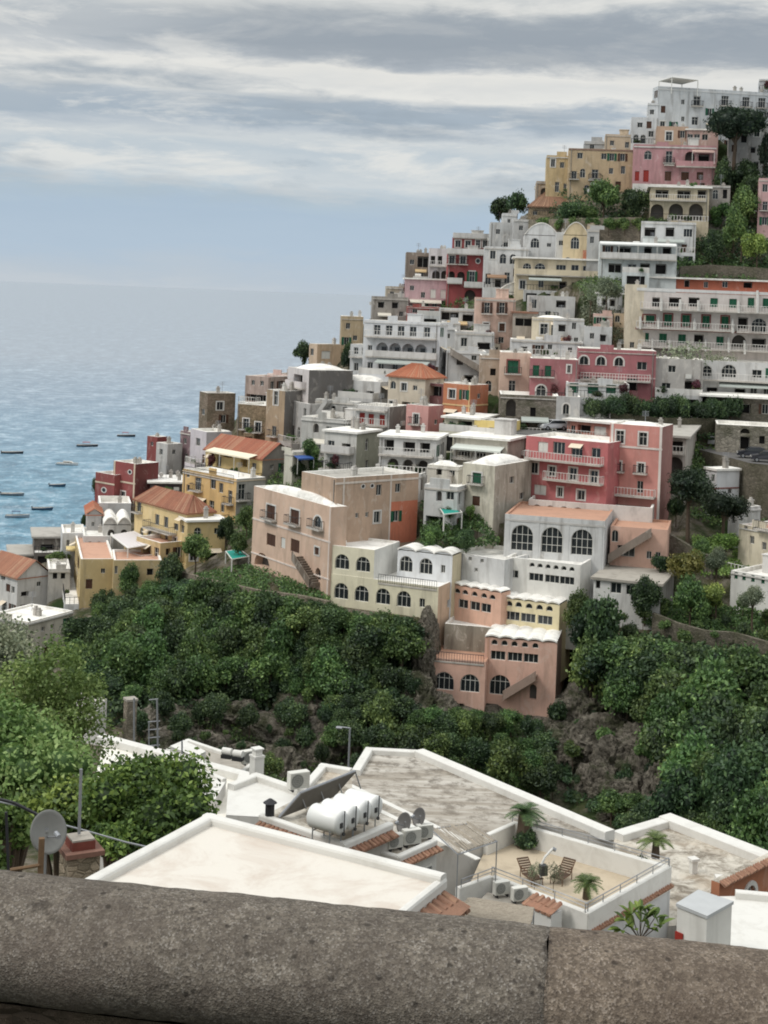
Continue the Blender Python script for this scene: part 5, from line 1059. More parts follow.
def leaf_mesh(name, centers, normals, sizes, tint, mat, rs, aspect=1.7, core=None, flop=.5):
    n = len(centers); ra = rs.normal(size=(n, 3))
    t1 = np.cross(normals, ra); t1 /= np.linalg.norm(t1, axis=1, keepdims=True) + 1e-9; t2 = np.cross(normals, t1)
    L = sizes[:, None] * .5; Wd = L / aspect; bend = normals * L * .25 * flop
    v = np.empty((n, 4, 3)); v[:, 0] = centers - t1 * L - bend; v[:, 1] = centers + t2 * Wd; v[:, 2] = centers + t1 * L - bend; v[:, 3] = centers - t2 * Wd
    vv = v.reshape(-1, 3); nq = n; cv = np.zeros((0, 3)); cf = []
    if core is not None: cv, cf = core
    me = bpy.data.meshes.new(name); nv = len(vv) + len(cv); me.vertices.add(nv)
    me.vertices.foreach_set('co', np.concatenate([vv, cv]).astype(np.float32).ravel())
    loops = [np.arange(4 * n)]; starts = [np.arange(n) * 4]; tot = [np.full(n, 4)]
    if len(cf):
        cfa = np.asarray(cf) + len(vv); loops.append(cfa.ravel()); starts.append(4 * n + np.arange(len(cf)) * 3); tot.append(np.full(len(cf), 3))
    loops = np.concatenate(loops); starts = np.concatenate(starts)
    me.loops.add(len(loops)); me.loops.foreach_set('vertex_index', loops.astype(np.int32))
    me.polygons.add(len(starts)); me.polygons.foreach_set('loop_start', starts.astype(np.int32))
    me.update(calc_edges=True); me.validate()
    a = me.attributes.new('tint', 'FLOAT', 'FACE'); a.data.foreach_set('value', np.concatenate([tint, np.zeros(len(me.polygons) - n)]).astype(np.float32))
    me.materials.append(mat)
    return me
_ico = None
def ico():
    global _ico
    if _ico is None:
        bm = bmesh.new(); bmesh.ops.create_icosphere(bm, subdivisions=2, radius=1.0); bm.verts.ensure_lookup_table()
        _ico = (np.array([v.co[:] for v in bm.verts]), np.array([[v.index for v in f.verts] for f in bm.faces])); bm.free()
    return _ico
def crown(name, seed, rx, rz, zc, nl, nleaf, leaf, mat, lobe=(.30, .46), flat=1.0, up=.25, corek=.6, aspect=1.7):
    rs = np.random.RandomState(seed); C_ = []; Rr = []
    for k in range(nl):
        d = rs.normal(size=3); d /= np.linalg.norm(d); d[2] = abs(d[2]) * flat if rs.rand() < .7 else d[2] * flat
        q = rs.uniform(.35, .72); C_.append((d[0] * rx * q, d[1] * rx * q, zc + d[2] * rz * q)); Rr.append(rx * rs.uniform(lobe[0] * .7, lobe[1] * 1.05))
    C_ = np.array(C_); Rr = np.array(Rr); zs = rz / rx
    lob = rs.choice(nl, nleaf * 2, p=Rr ** 2 / (Rr ** 2).sum()); d = rs.normal(size=(nleaf * 2, 3)); d /= np.linalg.norm(d, axis=1, keepdims=True)
    pos_ = C_[lob] + d * (Rr[lob] * (rs.uniform(.62, 1.08, nleaf * 2) + .45 * rs.rand(nleaf * 2) ** 6))[:, None] * np.array([1, 1, .55 + .45 * min(1, zs)])
    dd = np.linalg.norm((pos_[:, None] - C_[None]) / np.array([1, 1, .8]), axis=2) / Rr
    keep = (dd < .55).sum(1) == 0; pos_ = pos_[keep][:nleaf]; d = d[keep][:nleaf]; lob = lob[keep][:nleaf]; n = len(pos_)
    nrm = d * .6 + rs.normal(size=(n, 3)) * .75 + np.array([0, 0, up]); nrm /= np.linalg.norm(nrm, axis=1, keepdims=True)
    tint = np.clip(rs.normal(.45, .2, n) + rs.normal(0, .14, nl)[lob], 0, 1)
    cv, cf = [], []; iv, if_ = ico()
    for k in range(nl):
        cf.append(if_ + len(iv) * k); cv.append(C_[k] + iv * Rr[k] * corek * (1 + .15 * rs.normal(size=(len(iv), 1))) * np.array([1, 1, .6 + .4 * min(1, zs)]))  # dark inner lumps added to block light through the crown
    me = leaf_mesh(name, pos_, nrm, leaf * rs.uniform(.6, 1.35, n), tint, mat, rs, aspect, (np.concatenate(cv), np.concatenate(cf)))
    return me, C_
PROTO = {}
def proto(kind, seed, rx, rz, zc, nl, nleaf, leaf, mat, trunk_r, **kw):
    me, C_ = crown('crown', seed, rx, rz, zc, nl, nleaf, leaf, LM[mat], **kw)
    mb = MB(); rg = random.Random(seed); zt = zc - rz * .2
    mb.path([(0, 0, -1.2), (rg.uniform(-.1, .1), rg.uniform(-.1, .1), zt * .5), (rg.uniform(-.2, .2), rg.uniform(-.2, .2), zt)], trunk_r, 7, trunk_r * .55)
    for c in C_[:5]: mb.path([(0, 0, zt * .75), tuple(Vector((0, 0, zt * .75)).lerp(Vector(c), .55) + Vector((0, 0, .1))), tuple(c)], trunk_r * .45, 5, trunk_r * .15)
    tm = bpy.data.meshes.new('trunk'); tm.from_pydata(mb.v, [], mb.f); tm.materials.append(M_bark)
    PROTO.setdefault(kind, []).append((me, tm, rx * 2 * 1.12, zc + rz * 1.05))
for s in range(5): proto('dark', 10 + s, 2.7, 2.2 + .35 * (s % 3), 2.0 + .2 * (s % 3), 14, 3600, .34, 'dark', .16)
for s in range(3): proto('mid', 30 + s, 2.6, 2.1 + .4 * s, 2.0 + .2 * s, 13, 3400, .33, 'mid', .15)
for s in range(2): proto('bright', 40 + s, 2.4, 2.1, 2.5, 10, 2600, .32, 'bright', .14)
for s in range(2): proto('olive', 50 + s, 2.4, 2.0, 2.6, 11, 2600, .26, 'olive', .16, aspect=2.8)
for s in range(2): proto('yellow', 60 + s, 2.4, 2.1, 2.5, 10, 2400, .3, 'yellow', .14)
for s in range(2): proto('pine', 70 + s, 3.0, 2.6, 5.6, 12, 3400, .36, 'pine', .26, aspect=3.0, flat=.8)
proto('umbrella', 80, 5.0, 2.6, 9.5, 34, 9000, .42, 'pine', .38, aspect=2.6, flat=.6, lobe=(.3, .42), corek=.8)
proto('cypress', 90, 1.2, 5.0, 5.6, 16, 2600, .34, 'pine', .2, lobe=(.5, .75))
for s in range(3): proto('shrub', 100 + s, 1.5, 1.0, .9, 8, 1300, .26, 'mid', .06)
for s in range(2): proto('dshrub', 110 + s, 1.7, .9, .7, 12, 1500, .26, 'dark', .06)
proto('hedge', 120, 2.6, 1.4, 1.8, 14, 3200, .3, 'dark', .12)
for s in range(2): proto('sparse', 130 + s, 2.4, 2.4, 3.4, 9, 800, .28, 'olive', .13, corek=.0, lobe=(.3, .5))
proto('maroon', 140, 1.2, 2.2, 2.2, 9, 1500, .26, 'maroon', .1, lobe=(.4, .6))
vr = random.Random(5)
def tree(kind, px, pyb, wpx, hpx, label, group=None, name='tree', cat='tree', D=None, dback=-.6, k=None):
    lst = PROTO[kind]; me, tm, W0, H0 = lst[k if k is not None else vr.randrange(len(lst))]
    D = dep(px, pyb) + dback if D is None else D
    base = P(px, pyb, D); sx = wpx * D / FOC / W0; sz = hpx * D / FOC / H0
    r = empty(name, base, label, cat, group, vr.uniform(0, 6.28)); r.scale = (sx, sx, sz)
    a = bpy.data.objects.new('trunk', tm); b = bpy.data.objects.new('crown', me)
    for o in (a, b): COL.objects.link(o); o.parent = r
    return r
# named single trees and shrubs, top to bottom
T = [
 ('umbrella', 733, 190, 74, 86, 'tall umbrella pine with wide dark crown below the hilltop hotel'),
 ('cypress', 763, 200, 11, 78, 'slim dark cypress at the right edge beside the umbrella pine'),
 ('dark', 723, 195, 26, 40, 'dark tree under the umbrella pine, right of the pink villa'),
 ('dark', 746, 192, 36, 34, 'dark bushy tree between the umbrella pine trunk and the cypress'),
 ('mid', 722, 226, 30, 24, 'green bush tree right of the weathered grey annex'),
 ('dark', 752, 205, 30, 30, 'rounded dark tree below the cypress'),
 ('dark', 571, 222, 34, 26, 'leftmost dark tree of the clump under the ochre cluster'),
 ('mid', 603, 218, 44, 42, 'largest tree of the green clump between ochre cluster and pink villa'),
 ('dark', 632, 220, 36, 36, 'dark tree of the clump directly left of the three-arch house'),
 ('mid', 590, 225, 28, 20, 'small low green tree in front of the clump under the ochre cluster'),
 ('dshrub', 499, 218, 36, 20, 'dark bush on the skyline behind the stepped white cubes'),
 ('dshrub', 517, 213, 30, 20, 'dark bush on the skyline just left of the stone cottage'),
 ('mid', 733, 252, 30, 44, 'bushy tree on the terrace right of the veranda house'),
 ('bright', 757, 268, 34, 40, 'fresh green tree above the right end of the terraced hotel'),
 ('dark', 712, 262, 26, 34, 'dark shrub tree on the stone terrace right of the veranda house'),
 ('mid', 745, 225, 40, 36, 'green tree below the cypress on the rocky garden terrace'),
 ('olive', 606, 318, 40, 42, 'grey-green olive tree left of the terraced hotel'),
 ('sparse', 590, 322, 26, 44, 'thin open tree between white vault house and terraced hotel'),
 ('maroon', 634, 344, 10, 36, 'maroon creeper bush climbing the cream end tower'),
 ('dshrub', 302, 362, 24, 20, 'small dark tree at the sea edge left of the pale tan cube'),
 ('dark', 348, 374, 18, 32, 'dark tree between the pale tan cube and the arcaded hotel'),
 ('mid', 352, 330, 10, 14, 'small bush beside the tan turret house'),
 ('bright', 432, 364, 18, 10, 'bright green roof garden bush beside the orange tiled roof'),
 ('mid', 310, 470, 24, 32, 'green tree in the gap left of the white blue-door house'),
 ('dark', 297, 480, 20, 24, 'dark tree against the grey gable flank'),
 ('mid', 440, 446, 18, 14, 'green shrub tree on the roof left of the yellow terrace'),
 ('mid', 433, 548, 26, 22, 'green tree left of the pair behind the scalloped white storey'),
 ('dark', 466, 552, 26, 26, 'dark tree right of the pair behind the scalloped white storey'),
 ('bright', 470, 520, 14, 16, 'bright bush below the domed cream house'),
 ('mid', 448, 520, 22, 16, 'green bush below the low arched-door house'),
 ('sparse', 684, 398, 56, 60, 'bare spreading tree in front of the grey house under the terraced hotel'),
 ('sparse', 718, 394, 36, 44, 'thin bare tree in front of the white arcaded house'),
 ('dark', 742, 398, 40, 26, 'dark bush below the white arcaded house'),
 ('pine', 688, 536, 62, 72, 'dark blue-green pine right of the grey loggia house'),
 ('pine', 722, 552, 60, 66, 'broad pine in front of the small white tower'),
 ('dark', 676, 520, 22, 30, 'dark tree against the grey loggia house'),
 ('dark', 596, 668, 64, 72, 'big round dark tree right of the yellow scalloped house'),
 ('mid', 590, 706, 58, 62, 'big green tree beneath the round dark tree, right of the lowest peach villa'),
 ('mid', 577, 632, 34, 40, 'green tree directly right of the pale yellow scalloped house'),
 ('dark', 645, 616, 36, 42, 'dark round tree in front of the low creeper house'),
 ('yellow', 684, 590, 46, 44, 'yellow-green tree right of the peach stair house'),
 ('olive', 716, 590, 38, 44, 'grey-green olive tree in the garden above the lime tree'),
 ('bright', 716, 612, 34, 30, 'lime green round tree in the right garden'),
 ('mid', 690, 622, 44, 42, 'green tree on the lawn right of the low creeper house'),
 ('olive', 752, 625, 42, 40, 'pale olive tree in front of the white green-shuttered house'),
 ('bright', 726, 555, 36, 26, 'bright bush on the grass slope below the broad pine'),
 ('mid', 700, 562, 26, 22, 'green bush between the pines and the yellow-green tree'),
 ('dark', 660, 574, 26, 24, 'dark bush behind the low creeper house'),
 ('mid', 128, 596, 30, 30, 'green tree below the striped terrace canopy'),
 ('dark', 104, 618, 30, 36, 'dark tree at the corner of the ochre house'),
 ('mid', 195, 570, 40, 40, 'bushy tree in front of the yellow-ochre annex'),
 ('dark', 172, 588, 36, 36, 'dark tree beside the turquoise cloth on the slope'),
 ('mid', 238, 560, 24, 30, 'green tree against the left side of the tall peach house'),
 ('mid', 246, 540, 26, 38, 'tree under the golden yellow block'),
 ('dark', 226, 546, 22, 30, 'dark tree behind the turquoise garden cover'),
 ('dark', 96, 500, 10, 26, 'small dark tree at the waterline beside the red house'),
 ('mid', 58, 564, 30, 14, 'green pergola bush between boat shed and red-roofed white house'),
 ('dark', 84, 528, 10, 14, 'dark bush at the sea edge left of the curved parapet house'),
]
for kind, px, py, w_, h_, lab in T: tree(kind, px, py, w_, h_, lab, name={'umbrella': 'umbrella_pine', 'pine': 'pine_tree', 'cypress': 'cypress', 'olive': 'olive_tree'}.get(kind, 'shrub' if 'bush' in lab else 'tree'), cat='shrub' if 'bush' in lab else 'tree')
for i, x in enumerate(range(594, 745, 17)):
    tree('hedge', x, 423 + (x - 594) * .03, 30, 24 + (i % 3) * 3, 'dense clipped dark green tree in the row along the road wall above the salmon tower', 'row of clipped trees above the pink villa', cat='tree', dback=-1.5)
for i, x in enumerate(range(545, 660, 16)):
    tree('shrub', x, 229, 22, 12, 'low green vine bush along the terrace edge under the ochre cluster', 'vine bushes on the high terrace edge', name='shrub', cat='shrub', dback=-2)

POTR = random.Random(77)
for h in HOUSES:
    pt_ = getattr(h, 'pots', None)
    for k in range(POTR.choice((0, 1, 2, 2, 3)) if pt_ else 0):
        f_, s0, s1, z_, dd = pt_; w_ = h.C + h.F(f_, POTR.uniform(s0 + .4, s1 - .4), z_, POTR.uniform(.5, dd - .4)); me, tm, W0, H0 = POTR.choice(PROTO['shrub'] + PROTO['dshrub'] + PROTO['maroon'][:1])
        r = empty('terrace_shrub', w_, 'small leafy potted shrub on a house terrace of the hillside town', 'shrub', 'potted shrubs on the town terraces', POTR.uniform(0, 6)); q = POTR.uniform(.28, .62); r.scale = (q, q, q * POTR.uniform(.9, 1.4))
        for nm_, m_ in (('trunk', tm), ('crown', me)):
            o = bpy.data.objects.new(nm_, m_); COL.objects.link(o); o.parent = r

def inpoly(x, y, poly):
    c = False; j = len(poly) - 1
    for i in range(len(poly)):
        xi, yi = poly[i]; xj, yj = poly[j]
        if (yi > y) != (yj > y) and x < (xj - xi) * (y - yi) / (yj - yi) + xi: c = not c
        j = i
    return c
def scatter(poly, space, rg, tries=4000):
    xs_ = [p[0] for p in poly]; ys_ = [p[1] for p in poly]; out = []
    for _ in range(tries):
        x, y = rg.uniform(min(xs_), max(xs_)), rg.uniform(min(ys_), max(ys_))
        if inpoly(x, y, poly) and all((x - a) ** 2 + ((y - b) * 1.25) ** 2 > space ** 2 for a, b in out): out.append((x, y))
    return out
LEFTW = [(66, 640), (100, 622), (150, 590), (186, 585), (232, 592), (250, 598), (330, 612), (385, 622), (428, 640), (426, 690), (408, 694), (330, 706), (262, 692), (190, 700), (130, 706), (70, 712)]
RIGHTW = [(585, 690), (605, 650), (640, 636), (690, 646), (720, 640), (775, 648), (800, 660), (800, 880), (735, 850), (680, 836), (672, 800), (660, 745), (620, 716)]
MIDW = [(414, 726), (440, 712), (480, 716), (530, 724), (545, 745), (548, 800), (500, 790), (430, 768), (405, 748)]
RIGHTL = [(600, 800), (650, 800), (700, 830), (768, 850), (790, 880), (700, 860), (620, 842)]
CLIFFS = [(130, 720), (260, 716), (330, 730), (400, 716), (420, 760), (360, 765), (300, 780), (240, 770), (150, 750)]
CLIFF2 = [(556, 712), (600, 716), (646, 745), (665, 800), (600, 806), (552, 790)]
GARDEN = [(640, 598), (768, 610), (768, 650), (690, 645), (640, 635), (600, 640)]
rg = random.Random(11)
TOPX, TOPY = [0, 66, 110, 150, 200, 250, 330, 372, 428, 436, 560, 575, 600, 650, 700, 800], [612, 612, 592, 578, 576, 584, 600, 612, 616, 704, 712, 606, 622, 640, 642, 655]
def fit(x, y, h, w_):
    lim = max(float(np.interp(x + dx, TOPX, TOPY)) for dx in (-w_ * .45, 0, w_ * .45)); return max(0, min(h, y - lim))
for x, y in scatter(LEFTW, 13.5, rg):
    w_ = rg.uniform(24, 62); HH = fit(x, y + 6, w_ * rg.uniform(.75, 1.05), w_)
    if HH < 14: continue
    w_ = min(w_, HH * 1.7)
    tree('dark' if rg.random() < .5 else 'mid', x, y + 6, w_, HH, 'dense dark green tree in the wood below the peach house and cream villa', 'trees of the wood under the cream villa', dback=-1.0)
for x, y in scatter(RIGHTW, 15, rg):
    w_ = rg.uniform(24, 46) if rg.random() < .5 else rg.uniform(54, 92); HH = fit(x, y + 8, w_ * rg.uniform(.8, 1.1), w_)
    if HH < 14: continue
    w_ = min(w_, HH * 1.7)
    tree('dark' if rg.random() < .5 else 'mid', x, y + 8, w_, HH, 'dark green tree on the steep wooded slope below the right gardens', 'trees of the right wooded slope', dback=-1.0)
for x, y in scatter(MIDW, 19, rg):
    w_ = rg.uniform(24, 58); HH = fit(x, y + 8, w_ * rg.uniform(.7, 1.0), w_)
    if HH < 12: continue
    w_ = min(w_, HH * 1.7)
    tree('dark' if rg.random() < .6 else 'mid', x, y + 8, w_, HH, 'bushy green tree at the cliff foot under the peach arcade', 'trees at the cliff foot', dback=-1.0)
for x, y in scatter([(322, 712), (412, 706), (420, 748), (372, 752), (330, 740)], 17, rg) + scatter([(130, 712), (190, 708), (330, 712), (330, 730), (240, 728), (140, 730)], 30, rg):
    w_ = rg.uniform(22, 46)
    tree('dark' if rg.random() < .6 else 'mid', x, y + 8, w_, w_ * rg.uniform(.7, 1.0), 'leafy tree rooted among the ravine rocks under the cream villa wood', 'trees among the ravine rocks', dback=-2.6)
for x, y in scatter(RIGHTL, 21, rg):
    w_ = rg.uniform(34, 52)
    tree('mid' if rg.random() < .7 else 'dark', x, y + 10, w_, w_ * rg.uniform(.55, .8), 'fresh green bush just beyond the pale slab roofs at right', 'green bushes beyond the slab roofs', name='shrub', cat='shrub', dback=-1.0)
for poly, sp in ((CLIFFS, 19), (CLIFF2, 21)):
    for x, y in scatter(poly, sp, rg):
        w_ = rg.choice((9, 12, 16, 22, 28))
        tree('dark' if w_ > 30 else ('dshrub' if rg.random() < .6 else 'shrub'), x, y + 4, w_, w_ * rg.uniform(.6, .9), 'low shrub clinging to the grey rock face in the ravine', 'shrubs on the ravine rock', name='shrub', cat='shrub', dback=-2.4)
for x, y in scatter(GARDEN, 22, rg):
    w_ = rg.uniform(14, 26)
    tree(rg.choice(('shrub', 'dshrub', 'shrub')), x, y + 4, w_, w_ * .7, 'garden shrub on the terraces beneath the low creeper house', 'garden shrubs at right', name='shrub', cat='shrub')
# undergrowth: one sheet of leaves over soil
def undergrowth(poly, n, name, mat, size, seed, hmax=.9, thr=-.12, fwd=0.0):
    rs = np.random.RandomState(seed); rg_ = random.Random(seed); xs_ = [p[0] for p in poly]; ys_ = [p[1] for p in poly]; pts = []
    while len(pts) < n:
        x, y = rg_.uniform(min(xs_), max(xs_)), rg_.uniform(min(ys_), max(ys_))
        if inpoly(x, y, poly) and mnoise.noise((x * .06, y * .09, seed)) > thr - .3 * rg_.random(): pts.append((x, y))
    a = np.array(pts); d = DEPTH(a[:, 0], a[:, 1]) + 1.0
    c = np.array([P(x, y, dd)[:] for (x, y), dd in zip(pts, d)]); c[:, 1] -= fwd * rs.uniform(.2, 1.0, n) + rs.uniform(0, 1.3, n); c[:, 2] += rs.uniform(0, hmax, n)
    nr = rs.normal(size=(n, 3)) * .7 + np.array([0, -.5, .6]); nr /= np.linalg.norm(nr, axis=1, keepdims=True)
    me = leaf_mesh(name, c, nr, size * rs.uniform(.6, 1.4, n), np.clip(rs.normal(.45, .22, n), 0, 1), LM[mat], rs)
    o = bpy.data.objects.new(name, me); COL.objects.link(o); o['kind'] = 'stuff'; return o
undergrowth(LEFTW, 30000, 'undergrowth', 'dark', .5, 1); undergrowth(RIGHTW, 30000, 'undergrowth', 'dark', .5, 2); undergrowth(MIDW, 7000, 'undergrowth', 'mid', .4, 3)
undergrowth([(130, 716), (410, 710), (430, 780), (300, 800), (140, 760)], 9000, 'ivy', 'mid', .35, 4, .5, .18, 2.2)
undergrowth(CLIFF2, 8000, 'ivy', 'dark', .35, 5, .5, .18, 2.2)
undergrowth([(190, 575), (252, 562), (330, 596), (330, 612), (200, 600)], 7000, 'grass', 'mid', .3, 6, .3)
undergrowth([(650, 600), (768, 610), (768, 640), (690, 640), (640, 622)], 7000, 'grass', 'mid', .3, 7, .3)
undergrowth([(690, 535), (768, 548), (768, 575), (700, 575)], 4000, 'grass', 'bright', .3, 8, .3)
undergrowth([(560, 190), (640, 190), (720, 200), (768, 150), (768, 290), (690, 275), (680, 230), (600, 228), (540, 230)], 9000, 'undergrowth', 'dark', .5, 9, .8)
undergrowth([(580, 300), (630, 290), (625, 345), (580, 345)], 2500, 'undergrowth', 'olive', .4, 10, .8)
undergrowth([(590, 412), (760, 405), (768, 425), (716, 440), (640, 438), (600, 425)], 9000, 'undergrowth', 'dark', .45, 12, .9)
undergrowth([(420, 505), (470, 505), (500, 545), (420, 550)], 4000, 'undergrowth', 'mid', .35, 13, .8)
undergrowth([(285, 455), (325, 460), (325, 490), (262, 505), (240, 560), (225, 560), (236, 510)], 4000, 'undergrowth', 'mid', .35, 14, .8)

def palm(loc, h, fl, nf, label, name='sago_palm', cat='palm', seed=1, lm='dark', group=None, pot=True):
    rg_ = random.Random(seed); r = empty(name, loc, label, cat, group); mb = MB()
    mb.tube((0, 0, -.02), (0, 0, h), h * .28 if pot else .13, 9, h * .2 if pot else .1); mb.build('trunk', M_bark, r)
    fb = MB()
    for k in range(nf):
        an = 2 * math.pi * k / nf + rg_.uniform(-.1, .1); el = rg_.uniform(.15, 1.25); L = fl * rg_.uniform(.8, 1.1); pts = []; n_ = 9
        for i in range(n_ + 1):
            s = i / n_; rr = L * s * math.cos(el * (1 - .15 * s)); z = h + L * (s * math.sin(el) - .55 * s * s)
            pts.append(Vector((math.cos(an) * rr, math.sin(an) * rr, z)))
        side = Vector((-math.sin(an), math.cos(an), 0))
        for i in range(1, n_):
            d = (pts[i + 1] - pts[i]); w_ = fl * .3 * math.sin(math.pi * (.12 + .8 * i / n_))
            for sg in (-1, 1):
                for q in (0, .5):
                    b0 = pts[i] + d * q; tip = b0 + side * sg * w_ + d * .9 + Vector((0, 0, .12 * w_))
                    fb.poly([b0, b0 + d * .35, tip])
        fb.path([tuple(p) for p in pts], fl * .015, 4)
    o = fb.build('fronds', LM[lm], r); a = o.data.attributes.new('tint', 'FLOAT', 'FACE'); a.data.foreach_set('value', [rg_.uniform(.3, .9) for _ in o.data.polygons])
    return r
palm(P(741, 262, dep(741, 262) - 1), 4.2, 2.4, 14, 'tall slim palm on the terrace above the terraced hotel', 'palm_tree', 'palm', 3, 'mid', pot=False)

undergrowth([(440, 300), (475, 300), (475, 345), (440, 345)], 1500, 'undergrowth', 'mid', .35, 21, .6)
undergrowth([(575, 285), (640, 262), (640, 300), (585, 300)], 3000, 'undergrowth', 'mid', .4, 22, .8)
undergrowth([(676, 260), (768, 262), (768, 285), (676, 282)], 3500, 'undergrowth', 'mid', .4, 23, .8)
undergrowth([(680, 440), (768, 466), (768, 520), (740, 530), (690, 520)], 4500, 'undergrowth', 'mid', .4, 24, .7)

undergrowth([(66, 690), (190, 690), (262, 684), (330, 694), (412, 688), (412, 712), (330, 724), (262, 716), (190, 722), (66, 730)], 9000, 'undergrowth', 'dark', .5, 31, 2.6, -.3)
undergrowth([(640, 740), (690, 800), (768, 840), (768, 870), (660, 820)], 4000, 'undergrowth', 'mid', .45, 32, 1.5, -.3)
# rock outcrops of the ravine wall
def rock_mesh(seed):
    bm = bmesh.new(); bmesh.ops.create_icosphere(bm, subdivisions=5, radius=1.0); off = Vector((seed * 7.1, seed * 3.3, 0))
    for v in bm.verts:
        n = v.co.normalized(); d = .32 * mnoise.fractal(n * 1.1 + off, 1, 2.1, 4) + .22 * (1 - 2 * abs(mnoise.noise(n * 2.3 + off))) + .09 * (1 - 2 * abs(mnoise.noise(n * 6 + off))) + .03 * mnoise.noise(n * 17 + off)
        q = n * (1 + d); q.z = round(q.z * 5) / 5 * .35 + q.z * .65; v.co = q
    me = bpy.data.meshes.new('rock_outcrop'); bm.to_mesh(me); bm.free(); me.materials.append(M_rock); return me
ROCKM = [rock_mesh(k) for k in range(6)]; rr = random.Random(9)
def rock(px, py, wpx, hpx, label, group):
    D = dep(px, py) + .8; sx = wpx * D / FOC / 2; sz = hpx * D / FOC / 2; o = bpy.data.objects.new('rock_outcrop', rr.choice(ROCKM)); COL.objects.link(o)
    o.location = P(px, py, D); o.scale = (sx, sx * .7, sz); o.rotation_euler = (rr.uniform(-.2, .2), rr.uniform(-.2, .2), rr.uniform(0, 6.28)); tag(o, label, 'rock', group)
RB1 = [(140, 722), (262, 712), (330, 722), (410, 712), (418, 745), (350, 764), (290, 776), (190, 752), (150, 745)]
for x, y in scatter(RB1, 29, rr): rock(x, y, rr.uniform(34, 64), rr.uniform(26, 46), 'grey weathered rock outcrop in the ravine below the cream villa wood', 'ravine rocks under the wood')
RB2 = [(552, 710), (590, 716), (640, 742), (664, 780), (655, 806), (600, 800), (556, 770)]
for x, y in scatter(RB2, 28, rr): rock(x, y, rr.uniform(36, 66), rr.uniform(34, 60), 'brown-grey cliff rock below the large peach house', 'cliff rocks under the peach house')
for x, y, w_, h_ in ((428, 640, 26, 50), (422, 672, 34, 56), (416, 704, 44, 50), (440, 712, 40, 30)): rock(x, y, w_, h_, 'steep rock buttress left of the peach arcade', 'rock buttress by the peach arcade')
# ------------------------------------------------------------------ foreground: parapet wall
def pixel_x(px, Y): return U(px, 960)[0] * Y
t = NT('pebbled_concrete'); p = t.pos()
v1 = t.n('ShaderNodeTexVoronoi', i={'Scale': 165.0}); t.l(p, v1.inputs['Vector'])
v2 = t.n('ShaderNodeTexVoronoi', i={'Scale': 320.0}); t.l(p, v2.inputs['Vector'])
sp1 = t.n('ShaderNodeSeparateColor'); t.l(v1.outputs['Color'], sp1.inputs[0]); sp2 = t.n('ShaderNodeSeparateColor'); t.l(v2.outputs['Color'], sp2.inputs[0])
n1 = t.noise(p, 3.2, 6, .7); n2 = t.noise(p, 22, 5, .7); n3 = t.noise(p, 1.1, 4, .6)
c = t.mix(t.ramp(sp1.outputs[0], [(0, (0, 0, 0)), (.7, (.6, .6, .6)), (1, (1, 1, 1))]), S(86, 80, 72), S(126, 118, 107)); c = t.mix(t.ramp(sp2.outputs[1], [(.74, (0, 0, 0)), (.95, (.55, .55, .55))]), c, S(156, 150, 142)); c = t.mix(t.ramp(sp2.outputs[0], [(.75, (0, 0, 0)), (.95, (.6, .6, .6))]), c, S(66, 61, 56))
c = t.mix(t.ramp(n2, [(0.4, (0.5, 0.5, 0.5)), (0.6, (0, 0, 0))]), c, S(70, 63, 57)); c = t.mix(t.ramp(n1, [(0.5, (0, 0, 0)), (0.7, (.5, .5, .5))]), c, S(78, 70, 63))
c = t.mix(t.ramp(n3, [(0.5, (0, 0, 0)), (0.7, (.3, .3, .3))]), c, S(140, 124, 114))
n5 = t.noise(p, 9, 5, .7); c = t.mix(t.ramp(n5, [(.30, (.75, .75, .75)), (.37, (0, 0, 0))]), c, S(52, 47, 42))
v3 = t.n('ShaderNodeTexVoronoi', i={'Scale': 26.0}); t.l(p, v3.inputs['Vector']); pit = t.ramp(v3.outputs['Distance'], [(.10, (1, 1, 1)), (.17, (0, 0, 0))]); c = t.mix(t.math('MULTIPLY', pit, .7), c, S(44, 40, 36))
hb = t.math('SUBTRACT', t.math('ADD', t.math('ADD', v1.outputs['Distance'], v2.outputs['Distance']), n2), t.math('MULTIPLY', pit, 1.2))
oi = t.n('ShaderNodeObjectInfo'); c = t.mix(1.0, c, oi.outputs['Color'], 'MULTIPLY'); M_parapet = t.done(c, .95, t.bump(hb, .45, .004), spec=.2)
par = empty('parapet_wall', (0, 2.5, CAM_H - 1.6)); tag(par, 'rounded pebbled concrete parapet wall running across the bottom of the picture', 'wall')
def parline(X): return 2.5 - .160 * X
CZ = CAM_H - 1.148
